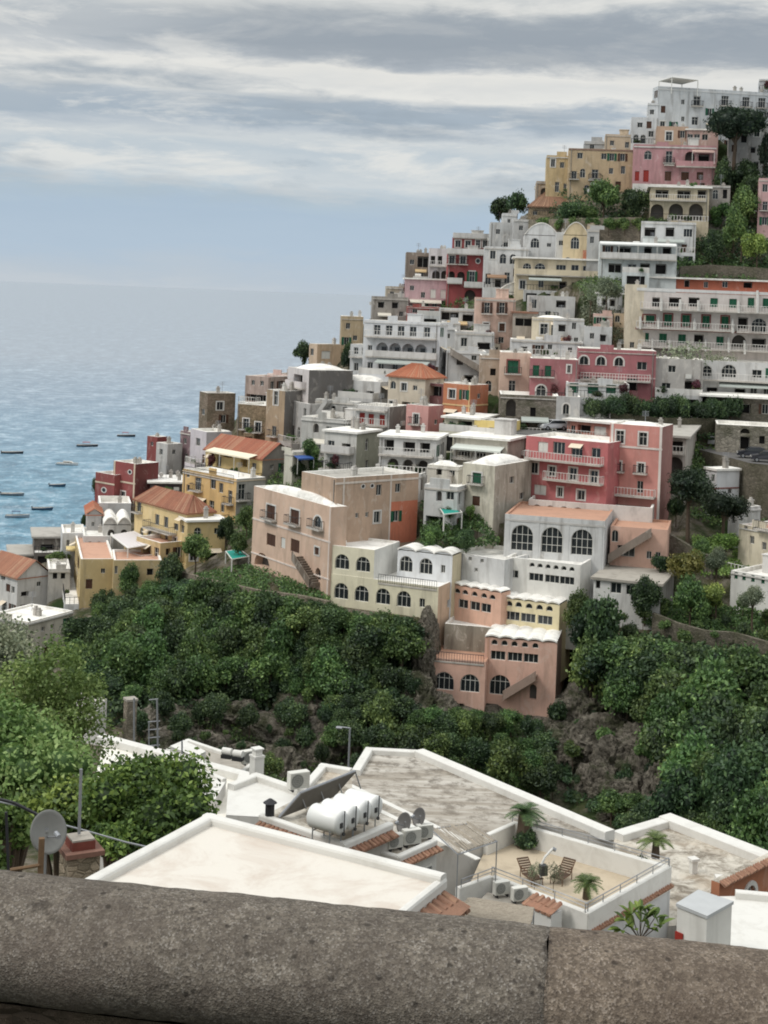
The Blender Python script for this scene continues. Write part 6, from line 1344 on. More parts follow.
def coping(X0, X1, seed):
    vs, fs = [], []; nl = int((X1 - X0) / .012); nr = 40
    dirv = Vector((1, -.154, 0)).normalized(); nrm = Vector((dirv.y, -dirv.x, 0)); nrm = -nrm if nrm.y < 0 else nrm
    for i in range(nl + 1):
        X = X0 + (X1 - X0) * i / nl; edge = min(i, nl - i) / 3; sh = 1 - .022 * math.exp(-edge * edge * .4)
        for k in range(nr):
            an = 2 * math.pi * k / nr; a_ = .138 * sh; b_ = .098 * sh; q = Vector((X, parline(X), CZ)) + nrm * math.cos(an) * a_ + Vector((0, 0, math.sin(an) * b_))
            q += dirv * (.004 * mnoise.noise(Vector((math.cos(an) * 3, math.sin(an) * 3, seed * 9.0))) * math.exp(-edge)); d = .006 * mnoise.noise(q * 3.0) + .0025 * mnoise.fractal(q * 12, 1, 2, 2) + .0012 * mnoise.noise(q * 60)
            q += (nrm * math.cos(an) + Vector((0, 0, math.sin(an)))) * d; vs.append((q - par.location)[:])
    for i in range(nl):
        for k in range(nr): j = (k + 1) % nr; fs.append((i * nr + k, i * nr + j, (i + 1) * nr + j, (i + 1) * nr + k))
    fs.append(tuple(range(nr))); fs.append(tuple(nl * nr + k for k in range(nr)))
    cs_ = mesh_obj('coping_stone', vs, fs, M_parapet, par, smooth=True); cs_.color = (1, 1, 1, 1) if seed == 1 else (1.1, 1.02, .96, 1)
XJ = U(547, 970)[0] * 2.45
coping(-1.5, XJ - .0006, 1); coping(XJ + .0006, 1.5, 2)
mb = MB(); n_ = 30
for i in range(n_):
    X0, X1 = -1.5 + 3 * i / n_, -1.5 + 3 * (i + 1) / n_
    q = [(X0, parline(X0) - .075, 0), (X1, parline(X1) - .075, 0), (X1, parline(X1) + .075, 0), (X0, parline(X0) + .075, 0)]
    mb.prism([(a[0] - par.location.x, a[1] - par.location.y) for a in q], CZ - 2.0 - par.location.z, CZ - .085 - par.location.z, top=False, bottom=False)
mb.build('wall', stonemat(S(96, 82, 72), 9.0, 'parapet_masonry'), par, weld=True)

# ------------------------------------------------------------------ foreground roofs
M_cream = whitewash('cream_membrane_roof', S(208, 202, 192), S(160, 134, 114), .5, .8)
M_white = whitewash('white_painted_parapet', S(210, 208, 202), S(150, 142, 130), .3, 1.2)
M_slab = None
t = NT('streaked_white_slab'); p = t.pos()
rotp = t.mapping(p, (.18, 1.5, 1), (0, 0, R(-33))); n1 = t.noise(rotp, 1.0, 6, .7, .3); n2 = t.noise(p, 1.6, 6, .72); n3 = t.noise(p, .25, 4, .6)
c = t.mix(t.ramp(n1, [(.40, (0, 0, 0)), (.62, (1, 1, 1))]), S(192, 187, 178), S(138, 130, 118))
c = t.mix(t.ramp(n2, [(.47, (0, 0, 0)), (.62, (.85, .85, .85))]), c, S(100, 93, 84)); c = t.mix(t.ramp(n3, [(.45, (0, 0, 0)), (.6, (.3, .3, .3))]), c, S(138, 129, 116))
M_slab = t.done(c, .9, t.bump(n2, .3, .03), spec=.15)
t = NT('patched_grey_slab'); p = t.pos(); n2 = t.noise(p, 1.1, 7, .75, .5); n3 = t.noise(p, .4, 4, .6)
c = t.mix(t.ramp(n2, [(.42, (0, 0, 0)), (.60, (1, 1, 1))]), S(192, 186, 174), S(120, 112, 100)); c = t.mix(t.ramp(n3, [(.5, (0, 0, 0)), (.65, (.5, .5, .5))]), c, S(176, 160, 140))
M_slab2 = t.done(c, .9, t.bump(n2, .25, .03), spec=.15)
M_floor = whitewash('beige_terrace_paving', S(184, 170, 148), S(136, 122, 104), .55, .7)
def roof_house(name, label, px_poly, z, roofmat, rim_edges, wallcol=S(212, 208, 200), rim=(.22, .16), cat=None, down=None, rimmat=M_white, floor_drop=0.0):
    pts = [Q(px, py, z) for px, py in px_poly]; c = sum(pts, Vector()) / len(pts); zb = near_z(max(c.y, 2)) - .6; base = Vector((c.x, c.y, zb))
    root = empty(name, base, label, cat or name); L = [p - base for p in pts]
    area = sum(L[i].x * L[(i + 1) % len(L)].y - L[(i + 1) % len(L)].x * L[i].y for i in range(len(L))); sgn = 1 if area > 0 else -1
    mb = MB(); mb.prism([(p.x, p.y) for p in L], 0 if down is None else L[0].z - down, L[0].z - .01 - floor_drop, top=False); mb.build('wall', plaster(wallcol, .4), root)
    rb = MB(); rb.poly([p + Vector((0, 0, -floor_drop)) for p in L]); rb.build('roof', roofmat, root)
    for (i, w_, h_) in [(e if isinstance(e, tuple) else (e, *rim)) for e in rim_edges]:
        h_ = h_ + .004 * (i % 3)
        p, q = L[i], L[(i + 1) % len(L)]; d = (q - p); ln = d.length; d.normalize(); inn = Vector((-d.y, d.x, 0)) * sgn
        pb = MB(); a0 = p - d * .0; a1 = q + d * .0
        prof = [(-.03, -.12 - floor_drop), (-.03, h_ - .03), (0.0, h_), (w_ - .03, h_), (w_, h_ - .03), (w_, -.05 - floor_drop)]
        # mitred ends
        for k in range(len(prof) - 1):
            (o0, h0), (o1, h1) = prof[k], prof[k + 1]
            e0, e1 = (w_ * .0), (w_ * .0)
            pb.poly([a0 + inn * o0 + Vector((0, 0, h0)), a1 + inn * o0 + Vector((0, 0, h0)), a1 + inn * o1 + Vector((0, 0, h1)), a0 + inn * o1 + Vector((0, 0, h1))])
        for aa in (a0, a1): pb.poly([aa + inn * o + Vector((0, 0, h)) for o, h in prof])
        pb.build('parapet', rimmat, root)
    root['_z'] = z
    return root, L, base
M_tiles = tilemat(S(146, 108, 88))
def tile_edge(root, p, q, out, length=.32, r=.085, drop=.1, name='roof_tiles', rows=1):
    d = q - p; n_ = max(2, int(d.length / (r * 2.3))); mb = MB(); out = out.normalized(); rg_ = random.Random(int(abs(p.x * 100)))
    for k in range(n_):
        c = p + d * ((k + .5) / n_); a = d.normalized()
        for rw in range(rows):
            s0, s1 = rw * length * .85, rw * length * .85 + length; jj = rg_.uniform(-.03, .03); z0 = -drop * s0 / length - rw * .01; z1 = -drop * s1 / length
            seg = 6; A = []; B = []
            for i in range(seg + 1):
                an = math.pi * i / seg; off = a * (-math.cos(an) * r) + Vector((0, 0, math.sin(an) * r * .85))
                A.append(c + out * (s0 - .03) + off * .85 + Vector((0, 0, z0)) + a * jj); B.append(c + out * (s1 + jj) + off + Vector((0, 0, z1)) + a * jj)
            for i in range(seg): mb.poly([A[i], A[i + 1], B[i + 1], B[i]])
            mb.poly(B)
    mb.poly([p, q, q + out * length * rows * .9 - Vector((0, 0, drop + .03)), p + out * length * rows * .9 - Vector((0, 0, drop + .03))])
    return mb.build(name, M_tiles, root)
# near cream roof
zf = 57.0
A_, B_, C_ = Q(98, 879, zf), Q(208, 820, zf), Q(446, 881, zf); Dp = A_ + (C_ - B_) - (B_ - A_) * .35; Ap = A_ - (B_ - A_) * .35
ctr = Q(260, 865, zf); base = Vector((ctr.x, ctr.y, near_z(ctr.y) - .5)); fr = empty('house', base, 'nearest house with cream flat roof and thick white parapet, just beyond the parapet wall', 'house')
L4 = [x - base for x in (Ap, B_, C_, Dp)]; up = Vector((0, 0, 1))
mb = MB(); mb.prism([(p.x, p.y) for p in L4], 0, L4[0].z - .01, top=False); mb.build('wall', plaster(S(214, 208, 198), .3), fr)
mb = MB(); mb.poly(L4); mb.build('roof', M_cream, fr)
def rimbar(root, p, q, w_, h_, inn, mat=M_white, name='parapet', round_=.05, zb=-.1, n=40):
    d = (q - p).normalized(); prof = [(-.02, zb), (-.02, h_ - round_), (-.02 + round_ * .35, h_ - round_ * .3), (round_, h_), (w_ - round_, h_), (w_ - round_ * .35, h_ - round_ * .3), (w_, h_ - round_), (w_, zb * .2)]
    mb = MB(); rg_ = random.Random(1)
    for i in range(n):
        a0, a1 = p + (q - p) * (i / n), p + (q - p) * ((i + 1) / n)
        j0, j1 = .006 * mnoise.noise(a0 * 1.7), .006 * mnoise.noise(a1 * 1.7)
        for k in range(len(prof) - 1):
            (o0, h0), (o1, h1) = prof[k], prof[k + 1]
            mb.poly([a0 + inn * (o0 + j0) + up * h0, a1 + inn * (o0 + j1) + up * h0, a1 + inn * (o1 + j1) + up * h1, a0 + inn * (o1 + j0) + up * h1])
    for aa in (p, q): mb.poly([aa + inn * o + up * h for o, h in prof])
    return mb.build(name, mat, root, weld=True, smooth=False)
dAB = (L4[1] - L4[0]).normalized(); dBC = (L4[2] - L4[1]).normalized(); iAB = Vector((dAB.y, -dAB.x, 0)); iBC = Vector((dBC.y, -dBC.x, 0))
rimbar(fr, L4[0], L4[1], .2, .13, iAB); rimbar(fr, L4[1], L4[2], .2, .134, iBC); dCD = (L4[3] - L4[2]).normalized(); rimbar(fr, L4[2], L4[3], .12, .06, Vector((dCD.y, -dCD.x, 0)))
tile_edge(fr, L4[0] - up * .12, L4[1] - up * .12, -iAB, .26, .075, .06)
tile_edge(fr, L4[2] - up * .15, L4[2] + (L4[3] - L4[2]) * .6 - up * .15, -Vector((dCD.y, -dCD.x, 0)), .24, .075, .12, rows=2)
# mid-left chain of white roofs
rA, LA, bA = roof_house('house', 'long white roof house behind the citrus bush at left', [(104, 741), (250, 780), (236, 830), (92, 790)], 44.0, whitewash('bright_lime_roof', S(220, 216, 206), S(150, 140, 126), .35), [0, 1], rim=(.5, .35))
rB, LB, bB = roof_house('house', 'small white domed roof house seen just above the citrus bush', [(168, 770), (190, 766), (226, 781), (215, 800), (160, 790)], 44.6, M_white, [0, 1], rim=(.2, .12))
rC, LC, bC = roof_house('house', 'white roof house with slim chimney left of the solar panel', [(228, 789), (256, 778), (303, 794), (282, 818), (226, 815)], 47.0, M_white, [0, 1], rim=(.3, .22))
rD, LD, bD = roof_house('house', 'small grey roof with white rim between the solar panel and the big slab roof', [(298, 794), (321, 768), (352, 773), (352, 800), (330, 810)], 47.2, M_slab2, [0, 1], rim=(.3, .2))
rE, LE, bE = roof_house('house', 'cluttered grey flat roof deep in the ravine at left centre', [(166, 752), (188, 742), (256, 765), (238, 779)], 38.5, M_concrete, [0, 1, 2, 3], rim=(.25, .2))
# things on those roofs
def cyl_chimney(px, py0, py1, w_, D, label):
    a, b = P(px, py1, D), P(px, py0, D); r = empty('chimney', a, label, 'chimney'); mb = MB(); h = b.z - a.z
    mb.box((0, 0, h / 2 - .3), w_, w_, h + .6, .6); mb.build('flue', M_white, r)
    mb = MB(); mb.box((0, 0, h + .05), w_ * 1.12, w_ * 1.12, .08, .6); mb.box((0, 0, h + .2), w_ * .7, w_ * .7, .2, .6); mb.box((0, 0, h + .34), w_ * .95, w_ * .95, .06, .6); mb.build('cap', M_white, r)
cyl_chimney(256, 757, 786, .42, 59, 'slim white square chimney beside the white roof left of the solar panel')
def mast(name, label, a, b, r_, mat=M_grey, arms=(), cat=None):
    o = empty(name, a, label, cat or name.replace('_', ' ')); mb = MB(); mb.tube((0, 0, 0), b - a, r_, 7); mb.build('pole', mat, o)
    for (p0, p1, rr) in arms:
        mb = MB(); mb.tube(p0 - a, p1 - a, rr, 5); mb.build('arm', mat, o)
    return o
Dl = 84.0
mast('street_lamp', 'tall thin street lamp with short arm standing behind the solar panel', P(348, 778, Dl), P(350, 728, Dl), .055, arms=[(P(350, 728, Dl), P(337, 726.5, Dl), .045), (P(342, 728, Dl), P(336, 727.5, Dl), .09)], cat='street lamp')
mast('antenna_mast', 'bare antenna pole rising left of the long white roof', P(134, 755, 78), P(134, 698, 78), .05)
la = mast('antenna_mast', 'lattice antenna mast with crossbars right of the bare pole', P(158, 765, 77), P(157, 699, 77), .05, arms=[(P(148 + 0, 722 + k * 8, 77), P(160, 721 + k * 8, 77), .03) for k in range(4)] + [(P(149, 700, 77), P(158, 699, 77), .03), (P(149, 745, 77), P(149, 722, 77), .035)])
mast('antenna_mast', 'short pole on the long white roof', P(182, 778, 76), P(182, 741, 76), .045)
def gable_shed(name, label, px_poly, z, mat, h=2.6, cat='shed'):
    r, L, b = roof_house(name, label, px_poly, z, mat, [], cat=cat, down=h); return r
gable_shed('shed', 'small shed with pale grey tilted roof among the trees at left', [(74, 702), (82, 691), (107, 699), (98, 706)], 38.0, M_groof)
gable_shed('shed', 'little white rooftop cabin on the cluttered grey roof', [(170, 746), (184, 740), (206, 751), (196, 757)], 39.6, M_white, 1.2)
pr = empty('stone_pier', P(129, 742, 100), 'tall stone pier at the foot of the ravine behind the antenna pole', 'pier'); mb = MB(); mb.box((0, 0, 1.0), .7, .7, 3.6, .5); mb.build('pier', stonemat(S(150, 140, 126), 1.6), pr); mb = MB(); mb.box((0, 0, 2.9), .8, .8, .15, .5); mb.build('cap', M_concrete, pr)

def ac_unit(loc, rz, label, s=1.0, group=None):
    r = empty('air_conditioner', loc, label, 'air conditioner', group, rz); mb = MB(); w_, d_, h_ = .85 * s, .34 * s, .66 * s
    mb.box((0, 0, .08 + h_ / 2), w_, d_, h_); o = mb.build('casing', simple('beige_enamel', S(206, 204, 196), .5, var=.08), r)
    bv = o.modifiers.new('bevel', 'BEVEL'); bv.width = .02; bv.segments = 2
    mb = MB(); n_ = 20; c = Vector((-.12 * s, -d_ / 2 - .006, .08 + h_ / 2)); rad = h_ * .40
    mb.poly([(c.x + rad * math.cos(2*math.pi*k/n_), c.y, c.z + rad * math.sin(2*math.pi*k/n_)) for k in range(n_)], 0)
    for q in (.35, .65, 1.0): 
        for k in range(n_):
            a0, a1 = 2*math.pi*k/n_, 2*math.pi*(k+1)/n_; r0, r1 = rad * q - .006, rad * q + .006
            mb.poly([(c.x + r0*math.cos(a0), c.y - .008, c.z + r0*math.sin(a0)), (c.x + r1*math.cos(a0), c.y - .008, c.z + r1*math.sin(a0)), (c.x + r1*math.cos(a1), c.y - .008, c.z + r1*math.sin(a1)), (c.x + r0*math.cos(a1), c.y - .008, c.z + r0*math.sin(a1))], 1)
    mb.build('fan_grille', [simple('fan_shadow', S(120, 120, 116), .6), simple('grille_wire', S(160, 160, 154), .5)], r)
    mb = MB()
    for k in range(9): mb.box((0, -d_ / 2 - .008, .14 + h_ * .1 * k), w_ * .96, .006, .008)
    mb.build('slats', simple('grille_wire', S(160, 160, 154), .5), r)
    for sx in (-1, 1):
        mb = MB(); mb.box((sx * w_ * .35, 0, .04), .06, d_ * 1.1, .08); mb.build('foot', M_iron, r)
    return r
def dish(loc, rad, az, el, label, pole_h, mat, back=False):
    r = empty('satellite_dish', loc, label, 'satellite dish', None, az); vs, fs = [], []; n_, m_ = 28, 7
    Rm = Matrix.Rotation(el, 3, 'X')
    for j in range(m_ + 1):
        q = j / m_
        for k in range(n_):
            an = 2 * math.pi * k / n_; v = Vector((rad * q * math.cos(an), -.0 + rad * .22 * (1 - q * q) - .0, rad * 1.08 * q * math.sin(an))); v = Rm @ v; vs.append((v.x, v.y, v.z + pole_h))
    for j in range(m_):
        for k in range(n_): fs.append((j*n_+k, j*n_+(k+1)%n_, (j+1)*n_+(k+1)%n_, (j+1)*n_+k))
    o = mesh_obj('reflector', vs, fs, mat, r, smooth=True); so_ = o.modifiers.new('thickness', 'SOLIDIFY'); so_.thickness = .012
    f = Rm @ Vector((0, -rad * 1.15, -rad * .25)); mb = MB(); mb.tube(Vector((0, rad * .2, pole_h - rad * .3)), Vector((f.x, f.y, f.z + pole_h)), .015, 6); mb.build('feed_arm', M_grey, r)
    mb = MB(); mb.tube(Vector((f.x, f.y, f.z + pole_h)), Vector((f.x, f.y + .12, f.z + pole_h + .03)), .04, 8); mb.build('receiver', M_grey, r)
    mb = MB(); mb.tube((0, rad * .28, -.3), (0, rad * .28, pole_h), .03, 7); mb.tube((0, rad * .28, pole_h), (0, rad * .2, pole_h), .05, 7); mb.build('mast', M_grey, r)
    return r
ac_unit(Q(298, 790, 47.3), .5, 'white air conditioner on the roof behind the solar panel', .95)
for k, px in enumerate((227, 238)):
    a = Q(px, 757 + k * 2.4, 39.4); r = empty('water_tank', a, 'white water tank in a row on the cluttered grey roof', 'water tank', 'tanks on the grey roof'); mb = MB(); mb.tube((-.26, .1, .32), (.26, -.1, .32), .2, 14); mb.build('tank', M_white, r); mb = MB(); mb.box((0, 0, .05), .6, .45, .2, -.3); mb.build('stand', M_iron, r)
ac_unit(Q(249, 764, 39.0), .6, 'air conditioner at the right end of the cluttered grey roof', 1.1)

# house with the solar water heater
zt_ = 50.0
rT, LT, bT = roof_house('house', 'white house with clay tile eaves carrying the four solar water tanks', [(259, 818), (344, 848), (393, 827), (352, 800), (310, 792)], zt_, M_slab2, [], wallcol=S(196, 190, 180))
c2 = (LT[0] + LT[2]) / 2
for i in (0, 1):
    p, q = LT[i], LT[i + 1]; d = (q - p).normalized(); o_ = Vector((d.y, -d.x, 0)); o_ = o_ if o_.dot(p - c2) > 0 else -o_
    rimbar(rT, p, q, .22, .12 + .004 * i, -o_, M_white, n=10, zb=-.05); tile_edge(rT, p - up * .1, q - up * .1, o_, .3, .075, .1)
ztk = 50.75; cent = [(343, 823.5), (354.5, 818.5), (366.5, 813), (377.5, 808)]; dirp = Q(312, 814.5, ztk) - Q(343, 823.5, ztk)
labs = ['white cylindrical solar water tank nearest the near cream roof, first of four', 'second white solar water tank from the front', 'third white solar water tank from the front', 'rearmost white solar water tank of the four']
tl = dirp.length; tdir = dirp.normalized()
for (px, py), lb in zip(cent, labs):
    e = Q(px, py, ztk); m = e + dirp * .5; r = empty('water_tank', Vector((m.x, m.y, zt_)), lb, 'water tank'); az = math.atan2(tdir.y, tdir.x); r.rotation_euler = (0, 0, az)
    rad = .35; hl = tl / 2; prof = [(-hl, 0.0), (-hl + .0, rad * .6), (-hl + .04, rad * .92), (-hl + .09, rad), (hl - .09, rad), (hl - .04, rad * .92), (hl, rad * .6), (hl, 0.0)]; n_ = 28; vs, fs = [], []
    for x, rr in prof:
        for k in range(n_): an = 2 * math.pi * k / n_; vs.append((x, rr * math.cos(an), .75 + rr * math.sin(an)))
    for j in range(len(prof) - 1):
        for k in range(n_): fs.append((j*n_+k, j*n_+(k+1)%n_, (j+1)*n_+(k+1)%n_, (j+1)*n_+k))
    mesh_obj('tank', vs, fs, simple('white_enamel', S(220, 220, 216), .35, var=.05, spec=.5), r, smooth=True)
    mb = MB()
    for x in (-hl * .55, hl * .55):
        mb.tube((x, -rad * .8, 0), (x, -rad * .8, .52), .02, 5); mb.tube((x, rad * .8, 0), (x, rad * .8, .52), .02, 5); mb.tube((x, -rad * .8, .42), (x, rad * .8, .42), .02, 5)
    mb.build('stand', M_grey, r)
    mb = MB(); mb.tube((-hl - .005, 0, .45), (-hl - .06, 0, .45), .05, 10); mb.tube((-hl - .05, 0, .5), (-hl - .05, 0, 1.12), .018, 5); mb.box((-hl - .02, .1, .72), .05, .1, .14); mb.build('fittings', simple('dark_plastic', S(60, 60, 60), .5), r)
pa, pb_ = Q(279, 817, zt_ + .15), Q(333, 796, zt_ + .15)
ua, ub = P(300, 793, pa.y + .55), P(355, 771, pb_.y + .55)
sp = empty('solar_panel', (pa + pb_) / 2, 'long tilted solar heating panel leaning behind the four white tanks', 'solar panel'); o_ = sp.location
mb = MB(); q = [pa - o_, pb_ - o_, ub - o_, ua - o_]; nn = (q[1] - q[0]).cross(q[3] - q[0]).normalized() * .06; mb.poly(q); mb.poly([x + nn for x in q])
for i in range(4): j = (i + 1) % 4; mb.poly([q[i], q[j], q[j] + nn, q[i] + nn])
mb.build('panel', simple('panel_backing', S(96, 92, 86), .5, .2, var=.2), sp)
mb = MB()
for i in range(4): mb.tube(q[i], q[(i + 1) % 4], .04, 6)
for k in (.33, .66): mb.tube(q[0].lerp(q[1], k), q[3].lerp(q[2], k), .025, 5)
mb.build('frame', M_grey, sp)
for k in (.0, .33, .66, 1.0):
    tp = q[3].lerp(q[2], k); ft = Vector((tp.x + .2, tp.y + .25, q[0].z)); mb = MB(); mb.tube(tp, ft, .022, 5); mb.build('strut', M_grey, sp)
cl = Q(270, 806, 50.4); r = empty('chimney', cl - up * .5, 'small dark flue pipe left of the solar panel', 'chimney'); mb = MB(); mb.tube((0, 0, 0), (0, 0, .55), .14, 10); mb.build('flue', M_iron, r); mb = MB(); mb.tube((0, 0, .6), (0, 0, .72), .22, 10, .05); mb.build('cap', M_iron, r)
# small roof with air conditioners and dishes
rF, LF, bF = roof_house('house', 'little white house with tile eaves carrying air conditioners and two dishes', [(362, 850), (399, 860), (437, 843), (412, 832), (382, 832)], 49.3, M_slab2, [], wallcol=S(206, 202, 194))
c2 = (LF[0] + LF[2]) / 2
for i in (0, 1):
    p, q = LF[i], LF[i + 1]; d = (q - p).normalized(); o2 = Vector((d.y, -d.x, 0)); o2 = o2 if o2.dot(p - c2) > 0 else -o2
    rimbar(rF, p, q, .2, .1 + .004 * i, -o2, M_white, n=8, zb=-.05); tile_edge(rF, p - up * .08, q - up * .08, o2, .24, .07, .09)
    if i == 1:
        w0 = p.lerp(q, .72) + o2 * .01; mb = MB(); mb.box((w0.x + o2.x * .015, w0.y + o2.y * .015, w0.z - .85), .5, .06, .6, math.atan2(d.y, d.x)); fo = mb.build('window', M_frame, rF)
        mb = MB(); mb.box((w0.x + o2.x * .04, w0.y + o2.y * .04, w0.z - .85), .4, .06, .5, math.atan2(d.y, d.x)); mb.build('pane', glassmat(), fo)
ac_unit(Q(394, 850, 49.3), .55, 'boxy air conditioner in front below the twin dishes', .62)
ac_unit(Q(411, 846, 49.3), .45, 'tallest air conditioner, middle of the three by the twin dishes', .68)
ac_unit(Q(424, 840, 49.3), .35, 'air conditioner furthest right by the twin dishes', .62)
M_dish = simple('dark_grey_dish', S(96, 94, 92), .5, .2)
a = Q(403, 843, 49.3); dish(a, .30, R(-50), R(-22), 'left dark grey dish of the twin satellite dishes', P(402, 823, a.y).z - a.z, M_dish)
a = Q(418, 838, 49.3); dish(a, .27, R(-50), R(-22), 'right dark grey dish of the twin satellite dishes', P(417, 817, a.y).z - a.z, M_dish)
# the big streaked slab roof
rS, LS, bS = roof_house('house', 'large house with wide streaked whitish slab roof and pale rim in the ravine', [(366, 752), (423, 755), (614, 837), (516, 821.5), (484, 834), (436, 848), (385, 846), (347, 806), (352, 775)], 45.72, M_slab, [(0, .35, .22), (1, .5, .28), (8, .35, .22)], wallcol=S(190, 184, 174))
mb = MB()
for f in (.36, .68):
    p = LS[8].lerp(LS[7], f * .9) + up * .004; q = LS[1].lerp(LS[2], .25 + f * .62) + up * .004
    p = LS[8] + (LS[7] - LS[8]) * f; d = (LS[2] - LS[1]).normalized(); q = p + (LS[2] - LS[1]) * (.62 + .1 * f); n2 = Vector((-d.y, d.x, 0)) * .12
    mb.prism([(x.x, x.y) for x in (p - n2, q - n2, q + n2, p + n2)], p.z, p.z + .035)
    mb.build('seam', M_white, rS); mb = MB()
# terrace house
TP = [(484, 834), (514, 821), (671, 866), (588, 913), (492, 876), (459, 888)]
rH, LH, bH = roof_house('house', 'white house with beige sun terrace, low parapets and three sago palms', TP, 45.75, M_floor, [(0, .2, .0), (1, .22, .0), (2, .22, .0), (3, .2, .0), (4, .16, .0)], wallcol=S(208, 208, 206), floor_drop=.75)
p, q = LH[2] - up * .62, LH[3] - up * .62; d = (q - p).normalized(); o2 = Vector((d.y, -d.x, 0)); c2 = sum(LH, Vector()) / 6; o2 = o2 if o2.dot(p - c2) > 0 else -o2
tile_edge(rH, p, q, o2, .18, .07, .07)
for (i, j) in ((1, 2), (2, 3), (3, 4), (4, 5)):
    p, q = LH[i], LH[j]; mb = MB(); n_ = max(2, int((q - p).length / 1.1)); sh_ = (c2 - (p + q) / 2); sh_.z = 0; sh_ = sh_.normalized() * .1
    mb.tube(p + sh_ + up * .28, q + sh_ + up * .28, .018, 5); mb.tube(p + sh_ + up * .15, q + sh_ + up * .15, .014, 5)
    for k in range(n_ + 1): w0 = p.lerp(q, k / n_) + sh_; mb.tube(w0, w0 + up * .29, .018, 5)
    mb.build('railing', M_grey, rH)
zfl = 45.0
def deck_chair(px, py, rz, label):
    r = empty('deck_chair', Q(px, py, zfl), label, 'deck chair', None, rz); r.scale = (.8, .8, .72); wd = simple('dark_teak', S(92, 66, 46), .7, var=.25, scale=12); fb = simple('brown_sling', S(86, 70, 58), .9)
    mb = MB(); mb.poly([(-.27, -.75, .34), (.27, -.75, .34), (.27, .1, .30), (-.27, .1, .30)]); mb.poly([(-.27, -.75, .31), (.27, -.75, .31), (.27, .1, .27), (-.27, .1, .27)])
    for k in range(6): mb.box((0, -.7 + k * .15, .345 - k * .006), .56, .1, .02)
    mb.build('seat', fb, r)
    mb = MB(); 
    for k in range(7): 
        s = k / 6; mb.box((0, .1 + .55 * s, .32 + .52 * s), .56, .03, .085, M=Matrix.Rotation(-.8, 3, 'X'))
    mb.build('backrest', fb, r)
    for sx in (-1, 1):
        mb = MB(); mb.tube((sx * .29, -.78, .34), (sx * .29, .12, .3), .022, 6); mb.tube((sx * .29, .1, .3), (sx * .29, .67, .86), .022, 6); mb.tube((sx * .29, -.4, .6), (sx * .29, .28, .58), .022, 6); mb.build('side_frame', wd, r)
        for y0 in (-.72, .3):
            mb = MB(); mb.tube((sx * .29, y0, 0), (sx * .29, y0 * .95, .6 if y0 > 0 else .36), .022, 6); mb.build('leg', wd, r)
    return r
deck_chair(529, 880, R(24), 'dark wooden deck chair left of the garden shower on the terrace')
deck_chair(563, 880, R(-32), 'dark wooden deck chair right of the garden shower on the terrace')
a = Q(541, 884, zfl); r = empty('garden_shower', a, 'curved white garden shower with dark box between the two deck chairs', 'shower'); e1 = P(541, 866, a.y) - a; e2 = P(545, 857, a.y) - a; e3 = P(553, 848.5, a.y) - a
mb = MB(); mb.path([(0, 0, 0), e1, e2, e3], .045, 8); mb.build('column', simple('white_enamel', S(220, 220, 216), .35, var=.05, spec=.5), r); mb = MB(); mb.box((.05, -.08, (P(541, 869, a.y) - a).z), .26, .24, .36, .3); mb.build('box', simple('dark_plastic', S(60, 60, 60), .5), r); mb = MB(); mb.tube(e3, e3 + Vector((.1, 0, -.06)), .07, 8); mb.build('shower_head', M_grey, r)
palm(Q(524, 846, zfl), 1.25, .85, 40, 'sago palm in the back corner of the terrace, above a round bush', seed=4, lm='dark')
palm(Q(586, 904, zfl) + up * .2, .5, .66, 36, 'sago palm in the front corner of the terrace', seed=5, lm='mid')
palm(Q(655, 868, zfl) + up * .4, .6, .72, 38, 'sago palm by the right corner of the terrace', seed=6, lm='mid')
D1 = Q(522, 840, zfl).y
tree('dshrub', 526, 850, 32, 18, 'round green bush under the back-corner sago palm', name='shrub', cat='shrub', D=Q(526, 850, zfl).y)
D1 = Q(534, 892, zfl).y
tree('sparse', 534, 894, 16, 34, 'little conifer in front of the left deck chair', name='conifer', cat='conifer', D=D1); tree('sparse', 553, 898, 20, 38, 'bushier little conifer in front of the right deck chair', name='conifer', cat='conifer', D=D1)
tree('dshrub', 641, 868, 16, 12, 'dark potted bush beside the right-corner sago palm', name='shrub', cat='shrub', D=Q(641, 866, zfl).y)
ac_unit(Q(501, 896, 45.4), .42, 'left air conditioner of the pair under the terrace parapet', .68); ac_unit(Q(519, 902, 45.4), .42, 'right air conditioner of the pair under the terrace parapet', .68)
# bracket shelf, tiled porch, reed canopies
sh_ = Q(510, 901, 45.38); r = empty('shelf', sh_, 'grey ledge roof carrying the pair of air conditioners', 'ledge'); mb = MB(); mb.box((0, 0, -.1), 1.9, .7, .18, -.42); mb.build('slab', M_concrete, r); mb = MB(); mb.box((0, 0, -2.2), 1.8, .6, 4.0, -.42); mb.build('wall', plaster(S(200, 198, 194), .4), r)
a = Q(548, 899, 45.9); r = empty('porch', a - up * 2.2, 'small white porch with a clay tiled top below the terrace parapet', 'porch'); az = math.atan2((LH[4] - LH[3]).y, (LH[4] - LH[3]).x)
e = Vector((math.cos(az), math.sin(az), 0)); n2 = Vector((e.y, -e.x, 0)); n2 = n2 if n2.y < 0 else -n2
tile_edge(r, up * 2.2 - e * .62, up * 2.2 + e * .62, n2, .36, .1, .13, rows=2); mb = MB(); mb.box((n2.x * .3, n2.y * .3, .7), 1.2, .6, 2.6, az); mb.build('wall', plaster(S(212, 210, 204), .35), r)
M_reed = None
t = NT('dry_reeds'); p = t.pos(); w_ = t.noise(t.mapping(p, (3, 22, 3), (0, 0, R(20))), 1.0, 4, .7); c = t.mix(w_, S(104, 96, 86), S(196, 186, 170)); M_reed = t.done(c, .95, t.bump(w_, .8, .04), spec=.1)
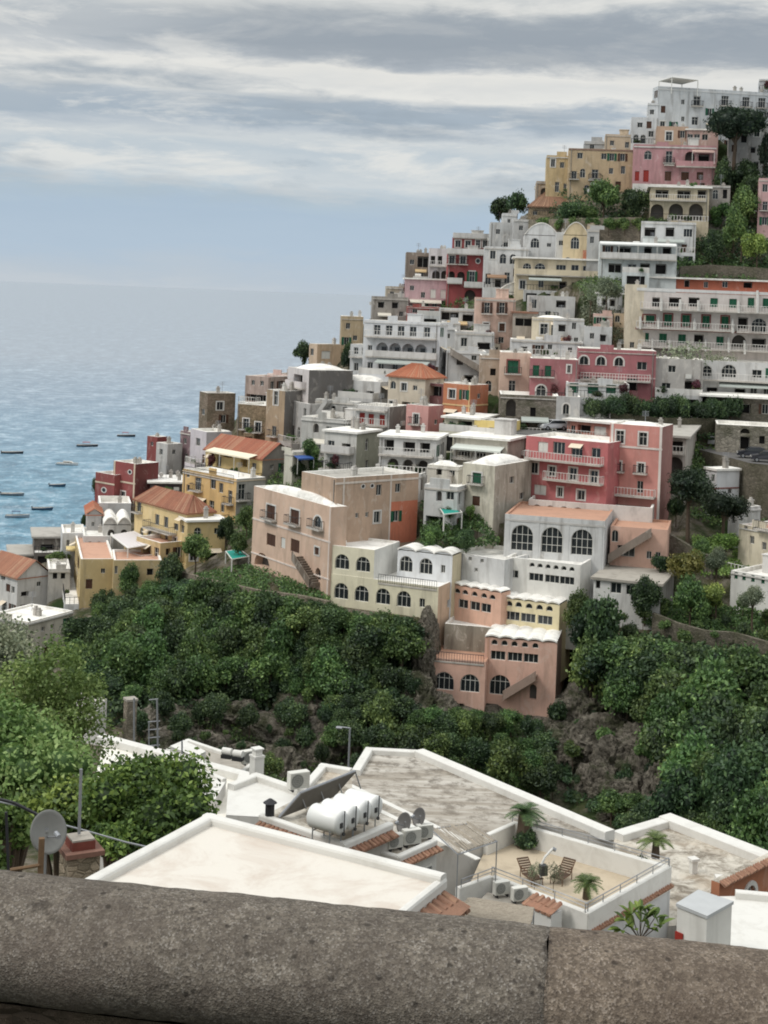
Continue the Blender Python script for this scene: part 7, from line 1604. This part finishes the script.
def reed(label, poly, z, posts, seed, gap=0.0, n=90):
    pts = [Q(x, y, z) for x, y in poly]; o = pts[0].copy(); r = empty('reed_canopy', o, label, 'canopy'); rg_ = random.Random(seed); mb = MB(); u0, u1 = pts[1] - pts[0], pts[2] - pts[3]
    for k in range(n):
        s = (k + rg_.random() * .6) / n; a0 = pts[0] + u0 * s; a1 = pts[3] + u1 * s; j = Vector((rg_.uniform(-.04, .04), rg_.uniform(-.04, .04), rg_.uniform(-.03, .03)))
        a0 = a0.lerp(a1, rg_.uniform(-.02, .06)); mb.tube(a0 - o + j, a1 - o + j * .5, .012 + .012 * rg_.random(), 4, caps=False)
    mb.build('reeds', M_reed, r)
    fb = MB()
    for i in range(4): fb.tube(pts[i] - o - up * .05, pts[(i + 1) % 4] - o - up * .05, .024, 5)
    fb.build('frame', M_grey, r)
    for (px, py, hgt) in posts:
        a = Q(px, py, z) - o; mb = MB(); mb.tube(a - up * .03, a - up * hgt, .02, 6); mb.build('post', M_grey, r)
reed('thin reed mat pergola on an iron frame at the left of the terrace', [(431, 828), (470, 822), (497, 840), (458, 853)], 47.35, [(497, 840, 2.4), (458, 853, 2.4), (431, 828, 1.0)], 1, n=30)
reed('dense grey reed canopy sloping just behind the parapet wall', [(452, 912), (470, 898), (534, 908), (530, 930)], 46.4, [(534, 908, 2), (470, 898, 2)], 2, n=130)
# right slab roof, hut, rust house, white roof
rR, LR, bR = roof_house('house', 'house with patched grey slab roof and wide pale rim at lower right', [(613, 838), (670, 821), (800, 872), (735, 885), (716, 884), (690, 925), (600, 930), (590, 880)], 43.6, M_slab2, [(0, .55, .3), (1, .75, .35), (3, .4, .25)], wallcol=S(196, 190, 180))
a = Q(693, 873, 43.6); r = empty('roof_vent', a, 'small white roof vent standing on the patched slab roof', 'roof vent'); mb = MB(); mb.box((0, 0, .25), .24, .24, .5, .4); mb.build('duct', M_white, r); mb = MB(); mb.box((0, 0, .55), .36, .36, .1, .4); mb.build('cap', M_white, r)
hq = [Q(677.5, 905, 46.3), Q(698.5, 892, 46.3), Q(732, 903, 46.3), Q(707, 917, 46.3)]; b0 = Vector((hq[3].x, hq[3].y, 42.8)); r = empty('hut', b0, 'small white rooftop hut with grey metal roof at lower right', 'hut'); mb = MB(); hl_ = [x - b0 for x in hq]
mb.prism([(x.x, x.y) for x in hl_], 0, 3.45, top=False); mb.build('wall', plaster(S(214, 212, 204), .35), r); mb = MB(); cc = sum(hl_, Vector()) / 4; pp = [cc + (x - cc) * 1.06 for x in hl_]; mb.prism([(x.x, x.y) for x in pp], 3.45, 3.56); mb.build('roof', simple('grey_sheet_roof', S(176, 178, 178), .6, var=.12, scale=2.0), r)
mb = MB(); dd = hl_[0].lerp(hl_[3], .12); d_ = (hl_[3] - hl_[0]).normalized(); mb.box((dd.x - .03, dd.y - .02, 1.9), .3, .05, 1.5, math.atan2(d_.y, d_.x)); mb.build('door', M_red, r)
rW, LW, bW = roof_house('house', 'white lower roof house at the bottom right corner behind the parapet wall', [(690, 897), (735, 896), (800, 902), (840, 1000), (660, 985)], 44.3, M_white, [(1, .3, .25)], wallcol=S(210, 208, 202))
hq = make_house('rust orange house with clay tile eave at the lower right edge', 719, 883, 910, None, 800, 46, S(186, 112, 66), D=55.4, roof='plain', a=.35, keep_th=True, rows=[('R', 'a', [750], 890, 8, 11, '=')], fd=8, grime=.3, clutter=False)
mb = MB(); mb.poly([hq.at(0, 0, hq.H), hq.at(0, hq.b, hq.H), hq.at(hq.a, hq.b, hq.H), hq.at(hq.a, 0, hq.H)]); mb.build('roof', M_slab2, hq.root)
tile_edge(hq.root, hq.at(0, 0, hq.H + .02), hq.at(0, hq.b, hq.H + .02), -hq.l, .26, .08, .1)
# loquat sprig in front
lq = P(640, 965, 30); r = empty('loquat_sapling', lq, 'young loquat sapling with long ribbed leaves rising behind the parapet wall', 'sapling'); mb = MB(); fb = MB(); rg_ = random.Random(3)
tips = [(610, 928), (616, 912), (626, 902), (640, 898), (652, 904), (664, 908), (672, 920), (655, 925), (628, 926), (642, 915)]
for (px, py) in tips:
    e = P(px, py, 30 + rg_.uniform(-.3, .3)) - lq; root_ = P(640, 940, 30) - lq; mb.path([(0, 0, 0), root_, root_.lerp(e, .6) + up * .05], .016, 5, .008)
    for k in range(6):
        b = root_.lerp(e, .6) + up * .05; an = rg_.uniform(0, 6.28); d = Vector((math.cos(an), math.sin(an), rg_.uniform(-.15, .6))).normalized(); d = (d + (e - root_).normalized() * .7).normalized(); L = rg_.uniform(.26, .4); sd_ = d.cross(up).normalized() * L * .16
        m1, m2, tp = b + d * L * .35 + up * .02, b + d * L * .7, b + d * L - up * .05; fb.poly([b, m1 + sd_, m2 + sd_ * .9, tp]); fb.poly([b, m1 - sd_, m2 - sd_ * .9, tp])
mb.build('stems', M_bark, r); o = fb.build('leaves', LM['citrus'], r); at_ = o.data.attributes.new('tint', 'FLOAT', 'FACE'); at_.data.foreach_set('value', [rg_.uniform(.2, .9) for _ in o.data.polygons])

# ------------------------------------------------------------------ left foreground: stone chimney, dish, poles, cable, trees
Dc = 25.0
b0 = P(78, 905, Dc); r = empty('chimney', b0, 'square rubble stone chimney with red brick cap beside the grey satellite dish', 'chimney'); yw = R(28)
ztop = P(78, 851, Dc).z - b0.z
mb = MB(); mb.box((0, 0, ztop / 2 - .4), .54, .54, ztop + .8, yw); mb.build('shaft', stonemat(S(176, 160, 140), 6.0, 'chimney_rubble'), r)
mb = MB(); mb.box((0, 0, ztop + .04), .66, .66, .08, yw); mb.build('brick_ledge', simple('old_brick', S(118, 88, 76), .9, var=.35, scale=14), r)
mb = MB(); mb.box((0, 0, ztop + .15), .4, .4, .14, yw); mb.build('brick_cap', simple('red_brick', S(112, 62, 52), .85, var=.35, scale=10), r)
mb = MB(); mb.box((0, 0, ztop + .24), .38, .38, .03, yw); mb.build('top_slab', M_concrete, r)
a = P(79, 834, Dc); mast('antenna_mast', 'thin grey pole standing on the red brick chimney cap', a, P(81, 769, Dc), .028)
a = P(47, 872, 24.6); dish(a, .33, R(38), R(-18), 'round grey satellite dish beside the stone chimney at left', P(48, 832, 24.6).z - a.z, simple('grey_dish', S(128, 128, 124), .6, .1))
a = P(40, 885, 24.3); ps = empty('wooden_post', a, 'weathered grey wooden post in front of the satellite dish', 'post'); mb = MB(); hh = P(40, 838, 24.3).z - a.z; mb.box((0, 0, hh / 2), .09, .09, hh, .3); mb.build('post', M_wood, ps); mb = MB(); mb.tube((0, -.05, hh * .45), P(10, 870, 24.3) - a, .03, 6); mb.build('brace', M_wood, ps)
mast('wooden_post', 'thin dark pole at the far left edge by the hedge', P(9, 885, 24), P(6, 812, 24), .025, M_iron, cat='post')
def cable(name, label, pts, D, r_, mat):
    w_ = [P(x, y, D) for x, y in pts]; o = w_[0].copy(); n = []
    for i in range(len(w_) - 1):
        for k in range(6): n.append(w_[i].lerp(w_[i + 1], k / 6) - o)
    n.append(w_[-1] - o); mb = MB(); mb.path(n, r_, 5); ob = mb.build(name, mat); ob.location = o; tag(ob, label, 'cable'); return ob
cable('cable', 'slack grey cable strung from the left edge past the stone chimney', [(-10, 800), (20, 806), (60, 824), (90, 832), (125, 842), (160, 850)], 26, .016, M_grey)
cable('cable', 'thick twisted dark cable at the left edge above the dish', [(-10, 797), (14, 803), (40, 816)], 25.5, .03, M_iron)
# big trees at the left
def big_tree(name, label, px, pyc, D, rx, rz, nl, nleaf, leaf, mat, seed, lobe, cat='tree', corek=.5, trunk=.22, flat=1.0):
    c = P(px, pyc, D); zb = near_z(D) - .5; me, C_ = crown('crown', seed, rx, rz, 0, nl, nleaf, leaf, LM[mat], lobe=lobe, corek=corek, flat=flat, up=.35)
    r = empty(name, Vector((c.x, c.y, zb)), label, cat); o = bpy.data.objects.new('crown', me); COL.objects.link(o); o.parent = r; o.location = (0, 0, c.z - zb)
    mb = MB(); h = c.z - zb; mb.path([(0, 0, 0), (.2, .1, h * .5), (0, 0, h)], trunk, 8, trunk * .4)
    for q in C_[:12]: mb.path([(0, 0, h * .72), (q[0] * .5, q[1] * .5, h * .8 + (h + q[2] - h * .8) * .5), (q[0], q[1], h + q[2])], trunk * .4, 6, trunk * .1)
    mb.build('trunk', M_bark, r)
big_tree('tree', 'tall loose pale green tree filling the left edge', 42, 715, 42, 2.6, 2.7, 60, 12000, .12, 'feather', 201, (.14, .26), corek=.0, trunk=.16)
big_tree('tree', 'darker bushy tree behind the tall pale tree at the left edge', 15, 775, 36, 2.4, 2.0, 30, 11000, .13, 'feather', 202, (.24, .36), corek=.5)
big_tree('tree', 'grey-green tree at the far left edge under the cream flat roof', -10, 665, 50, 2.4, 1.7, 24, 8000, .15, 'olive', 203, (.24, .36), corek=.35)
big_tree('citrus_bush', 'broad glossy citrus bush behind the stone chimney at left', 148, 802, 30, 1.85, .95, 30, 9000, .125, 'citrus', 204, (.2, .32), cat='bush', corek=.55, flat=.9)
big_tree('citrus_bush', 'dark green bush behind the satellite dish', 62, 822, 31, 1.4, .9, 20, 6000, .125, 'citrus', 205, (.22, .34), cat='bush', corek=.55)
big_tree('bush', 'bright leafy bush at the lower left corner behind the cable', 2, 840, 27.5, .9, .75, 16, 3500, .12, 'bright', 206, (.25, .36), cat='bush', corek=.5)
big_tree('bush', 'low dark bush between the stone chimney and the cream roof', 118, 842, 28.5, .8, .5, 14, 3000, .11, 'citrus', 207, (.25, .36), cat='bush', corek=.55)
# ------------------------------------------------------------------ boats
def boat(px, py, L, heading, label, hullc, kind):
    r = empty('motorboat', Q(px, py, 0), label, 'boat', None, heading); L *= 1.15; n = 12; vs, fs = [], []; W_ = L * .3
    for i in range(n + 1):
        s = i / n; x = -L / 2 + L * s; hw = W_ / 2 * (1 - max(0, (s - .45) / .55) ** 2.2) * (.86 + .14 * min(1, s / .3)); sheer = .62 + .38 * s ** 2
        for (f, z) in ((1.0, sheer), (.93, sheer * .5), (.55, -.12), (-.55, -.12), (-.93, sheer * .5), (-1.0, sheer)): vs.append((x + (.25 * s if z > 0.3 else 0), hw * f, z))
    for i in range(n):
        for k in range(5): fs.append((i*6+k, i*6+k+1, (i+1)*6+k+1, (i+1)*6+k))
    fs.append(tuple(range(6)))
    mesh_obj('hull', vs, fs, simple('hull_paint', hullc, .4, var=.1), r)
    mb = MB(); dk_ = []
    for i in range(n): a = [vs[i*6], vs[(i+1)*6], vs[(i+1)*6+5], vs[i*6+5]]; mb.poly([(x, y * .96, z - .12) for x, y, z in a])
    mb.build('deck', simple('deck_paint', S(176, 164, 146), .6), r)
    mb = MB()
    for sg in (0, 5): mb.path([(vs[i*6+sg][0], vs[i*6+sg][1], vs[i*6+sg][2] + .02) for i in range(n + 1)], .05, 5)
    mb.build('gunwale', M_trim, r)
    if kind == 'cabin':
        mb = MB(); mb.box((.1, 0, 1.0), L * .34, W_ * .62, .8); mb.poly([(L*.17+.1, -W_*.31, 1.4), (L*.17+.1, W_*.31, 1.4), (L*.3, W_*.25, .85), (L*.3, -W_*.25, .85)]); mb.build('cabin', M_frame, r)
        mb = MB()
        for sy in (-1, 1): mb.box((.1, sy * W_ * .313, 1.15), L * .28, .02, .3)
        mb.build('window', glassmat(), r)
    elif kind == 'awning':
        mb = MB(); mb.box((-.3, 0, 1.75), L * .36, W_ * .8, .07); mb.build('awning', simple('boat_canvas', S(150, 60, 60) if 'red' in label else S(70, 84, 110), .8), r)
        for sx in (-1, 1):
            for sy in (-1, 1): mb = MB(); mb.tube((-.3 + sx * L * .16, sy * W_ * .36, .5), (-.3 + sx * L * .16, sy * W_ * .36, 1.75), .035, 5); mb.build('post', M_grey, r)
    else:
        for x in (-L * .2, L * .08): mb = MB(); mb.box((x, 0, .55), .3, W_ * .8, .06); mb.build('bench', M_wood, r)
        mb = MB(); mb.box((-L / 2 - .05, 0, .75), .3, .3, .6); mb.build('outboard_motor', M_iron, r)
Bk, Wt, Gy, Bl = S(50, 52, 60), S(206, 206, 204), S(110, 116, 122), S(64, 84, 104)
boat(12, 453.5, 7.0, R(6), 'dark moored boat nearest the left edge, level with the red house top', Bk, 'open')
boat(87, 446.5, 7.2, R(8), 'dark moored boat with low awning, left of the furthest boat', Bk, 'awning')
boat(126, 436.5, 6.6, R(4), 'furthest moored boat with a red awning near the shore', Bk, 'awning')
boat(67, 465, 7.0, R(-8), 'white cabin motorboat in the middle of the moored boats', Wt, 'cabin')
boat(57, 486.5, 4.4, R(5), 'smallest grey open boat below the white cabin boat', Bl, 'open')
boat(12, 495.5, 6.2, R(-4), 'grey open boat at the left edge below the dark boats', Gy, 'open')
boat(42, 510, 5.0, R(3), 'low blue-grey boat close to the boat shed', Bl, 'open')
boat(17, 517.5, 5.6, R(6), 'pale boat with blue awning nearest the boat shed at left', S(150, 160, 168), 'awning')
# ------------------------------------------------------------------ road patches and cars
def flat(name, poly, D0, ref, mat, lab):
    z = P(ref[0], ref[1], D0).z; pts = [Q(x, y, z) for x, y in poly]; o = mesh_obj(name, [p[:] for p in pts], [tuple(range(len(pts)))], mat); o['kind'] = 'structure'
    ctr = sum(pts, Vector()) / len(pts); mb = MB(); mb.prism([(p.x - ctr.x, p.y - ctr.y) for p in pts], -9, -.02, top=False); w_ = mb.build('retaining_wall', stonemat(S(112, 106, 94), 1.4)); w_.location = ctr; tag(w_, lab, 'retaining wall')
    return z
M_asph = simple('asphalt', S(92, 90, 88), .9, var=.2, scale=1.5)
zr = flat('road', [(495, 424), (560, 414), (612, 420), (604, 431), (540, 436), (505, 433)], dep(540, 432) - 1.5, (545, 432), M_asph, 'stone embankment under the parking bend in the middle of the town')
zr2 = flat('road', [(690, 447), (712, 440), (760, 452), (800, 461), (800, 468), (750, 463)], dep(710, 450) - 1.5, (712, 450), M_asph, 'stone embankment under the road with dark parked cars at right')
def car(loc, rz, col, label, van=False, group=None):
    r = empty('parked_car', loc, label, 'van' if van else 'car', group, rz); L, W_, H_ = (4.6, 1.85, 2.0) if van else (3.9, 1.68, 1.46)
    body = simple('car_paint', col, .3, .1, var=.04, spec=.5); 
    if van: pr = [(-L/2, .35), (-L/2, 1.9), (-L/2+.1, H_), (L*.22, H_), (L*.36, 1.15), (L/2-.05, 1.0), (L/2, .35)]
    else: pr = [(-L/2, .4), (-L/2+.02, .92), (-L*.46, .98), (-L*.38, H_-.08), (-L*.2, H_), (L*.08, H_-.03), (L*.25, .98), (L*.46, .84), (L/2, .62), (L/2, .35)]
    mb = MB(); n_ = len(pr)
    def wy(z): return W_ / 2 * (1 - max(0, (z - .9)) * .22)
    for i in range(n_):
        (x0, z0), (x1, z1) = pr[i], pr[(i + 1) % n_]; mb.poly([(x0, -wy(z0), z0), (x1, -wy(z1), z1), (x1, wy(z1), z1), (x0, wy(z0), z0)])
    for s in (-1, 1): mb.poly([(x, s * wy(z), z) for x, z in pr])
    mb.build('body', body, r)
    gz0, gz1 = (1.15, 1.75) if van else (.98, 1.36); mb = MB()
    for s in (-1, 1):
        q = [(L*.12, gz1), (L*.24, gz0), (-L*.40 if not van else L*.02, gz0), (-L*.35 if not van else L*.02, gz1)]; mb.poly([(x, s * (wy(z) + .012), z) for x, z in q])
    mb.build('side_windows', glassmat(), r)
    mb = MB(); f0, f1 = ((L*.225, H_-.06), (L*.352, 1.2)) if van else ((L*.095, H_-.09), (L*.24, 1.02)); mb.poly([(f0[0]+.03, -W_*.36, f0[1]), (f0[0]+.03, W_*.36, f0[1]), (f1[0]+.03, W_*.4, f1[1]), (f1[0]+.03, -W_*.4, f1[1])]); mb.build('windscreen', glassmat(), r)
    for sx in (-.31, .31):
        for sy in (-1, 1):
            mb = MB(); mb.tube((L*sx, sy*(W_/2-.19), .31), (L*sx, sy*(W_/2+.01), .31), .31, 14); wo = mb.build('wheel', simple('tyre', S(38, 38, 38), .9), r); mb = MB(); mb.tube((L*sx, sy*(W_/2), .31), (L*sx, sy*(W_/2+.02), .31), .18, 10); mb.build('rim', M_grey, wo)
    for sy in (-1, 1): mb = MB(); mb.box((L/2-.03, sy*W_*.36, .68), .08, .26, .14); mb.build('headlight', M_frame, r)
car(Q(542, 424, zr), R(196), S(206, 206, 206), 'white hatchback parked left of the pair at the road bend')
car(Q(553, 430, zr), R(200), S(196, 198, 200), 'pale grey car parked in front of the white hatchback at the bend')
car(Q(504, 424, zr), R(185), S(42, 44, 48), 'dark car parked beside the white-rimmed archway')
car(Q(709, 446, zr2), R(158), S(190, 192, 194), 'silver car on the steep road right of the grey loggia house')
car(Q(752, 458, zr2), R(170), S(44, 46, 54), 'dark car parked by the tall dark doorway at right')
car(Q(766, 462, zr2), R(170), S(60, 60, 66), 'dark grey car cut off at the right edge by the road')
zv = P(610, 414, dep(610, 414) - 6).z
# striped white pergola canopy on the ochre house
def canopy(name, label, poly, D0, ref, posts, mat, cat, hgt=2.4, slats=8):
    z = P(ref[0], ref[1], D0).z; pts = [Q(x, y, z) for x, y in poly]; o = pts[0].copy(); r = empty(name, o - up * hgt, label, cat); mb = MB()
    for k in range(slats):
        s0, s1 = k / slats, (k + .86) / slats; q = [pts[0].lerp(pts[1], s0), pts[0].lerp(pts[1], s1), pts[3].lerp(pts[2], s1), pts[3].lerp(pts[2], s0)]; q = [x - o + up * hgt for x in q]
        mb.poly(q); mb.poly([x - up * .08 for x in q])
    mb.build('canopy', mat, r)
    for i in posts: a = pts[i] - o + up * hgt; mb = MB(); mb.tube(a, a - up * hgt, .09, 6); mb.build('post', M_frame, r)
    mb = MB()
    for i in range(4): mb.tube(pts[i] - o + up * (hgt - .05), pts[(i + 1) % 4] - o + up * (hgt - .05), .08, 5)
    mb.build('frame', M_frame, r)
canopy('pergola', 'white striped terrace canopy on four posts above the ochre house', [(111, 535), (134, 531), (157, 543), (128, 548)], dep(130, 570) + 1, (130, 540), (0, 1, 2, 3), simple('white_canvas', S(214, 208, 206), .8), 'pergola', 3.0)
canopy('roof_canopy', 'pale sun canopy on the roof of the hilltop hotel', [(659, 81), (672, 77), (698, 80), (682, 84)], dep(680, 152) + 9, (678, 81), (0, 1, 2, 3), simple('canvas', S(190, 186, 180)), 'canopy', 3.2)
canopy('garden_cover', 'flat turquoise garden cover left of the tall peach house', [(226, 551), (240, 549), (249, 556), (232, 559)], dep(236, 562) - 1, (237, 555), (0, 1, 2, 3), simple('turquoise_sheet', S(30, 140, 126), .6), 'canopy', 1.6, 1)
canopy('garden_cover', 'turquoise awning in the small garden below the domed cream house', [(440, 508), (456, 506), (462, 512), (444, 514)], dep(450, 520) - 1.5, (450, 510), (0, 1, 2, 3), simple('turquoise_sheet', S(30, 140, 126), .6), 'canopy', 2.0, 1)
tq = P(168, 590, dep(168, 590) - 1.5); ob = MB(); ob.poly([(-.9, 0, 0), (.9, .2, 0), (.7, .3, 2.4), (-.2, .2, 2.6)]); ob.poly([(-.9, 0, 0), (-.2, .2, 2.6), (-.8, .9, 2.2)]); o = ob.build('cloth', simple('turquoise_sheet', S(30, 120, 112), .6)); o.location = tq; tag(o, 'turquoise cloth hung on the slope right of the ochre house', 'cloth')
# retaining walls
def rwall(label, pts, D0s, h, mat=None, name='retaining_wall', w_=.5, below=3.0):
    ps = [P(x, y, dep(x, y) + D0s) for x, y in pts]; o = ps[0].copy(); r = MB()
    for a, b in zip(ps[:-1], ps[1:]):
        a, b = a - o, b - o; d = (b - a); d.z = 0; n2 = Vector((-d.y, d.x, 0)).normalized() * w_
        for (p, q) in ((a, b),):
            t0, t1 = p + up * h, q + up * h; b0, b1 = p - up * below, q - up * below
            r.poly([b0, b1, t1, t0]); r.poly([b0 + n2, b1 + n2, t1 + n2, t0 + n2]); r.poly([t0, t1, t1 + n2, t0 + n2]); r.poly([b0, t0, t0 + n2, b0 + n2]); r.poly([b1, t1, t1 + n2, b1 + n2])
    ob = r.build(name, mat or stonemat(S(140, 130, 116), 1.4)); ob.location = o; tag(ob, label, name.replace('_', ' ')); return ob
rwall('low stone retaining wall below the tall peach house garden', [(176, 580), (212, 590), (256, 600), (300, 606), (328, 612)], -.8, 1.2)
rwall('curved stone garden wall edging the right lawn', [(652, 622), (676, 632), (704, 640), (734, 642), (768, 652)], -.8, 1.0, stonemat(S(112, 106, 94), 1.4))
rwall('dark stone terrace wall right of the veranda house', [(680, 276), (710, 274), (745, 276), (790, 280)], -.6, 1.6, stonemat(S(100, 94, 84), 1.4))
rwall('mossy stone wall below the clipped tree row', [(612, 430), (660, 436), (716, 436)], -.2, 2.5, stonemat(S(96, 92, 78), 1.4))
rwall('stone wall stepping down right of the peach stair house', [(668, 547), (690, 560), (712, 572)], -.4, 1.6, stonemat(S(120, 114, 104), 1.4))
rwall('terrace wall with vine posts under the ochre cluster', [(528, 234), (580, 233), (640, 232)], -1.5, 2.6)
bpy.context.view_layer.update()
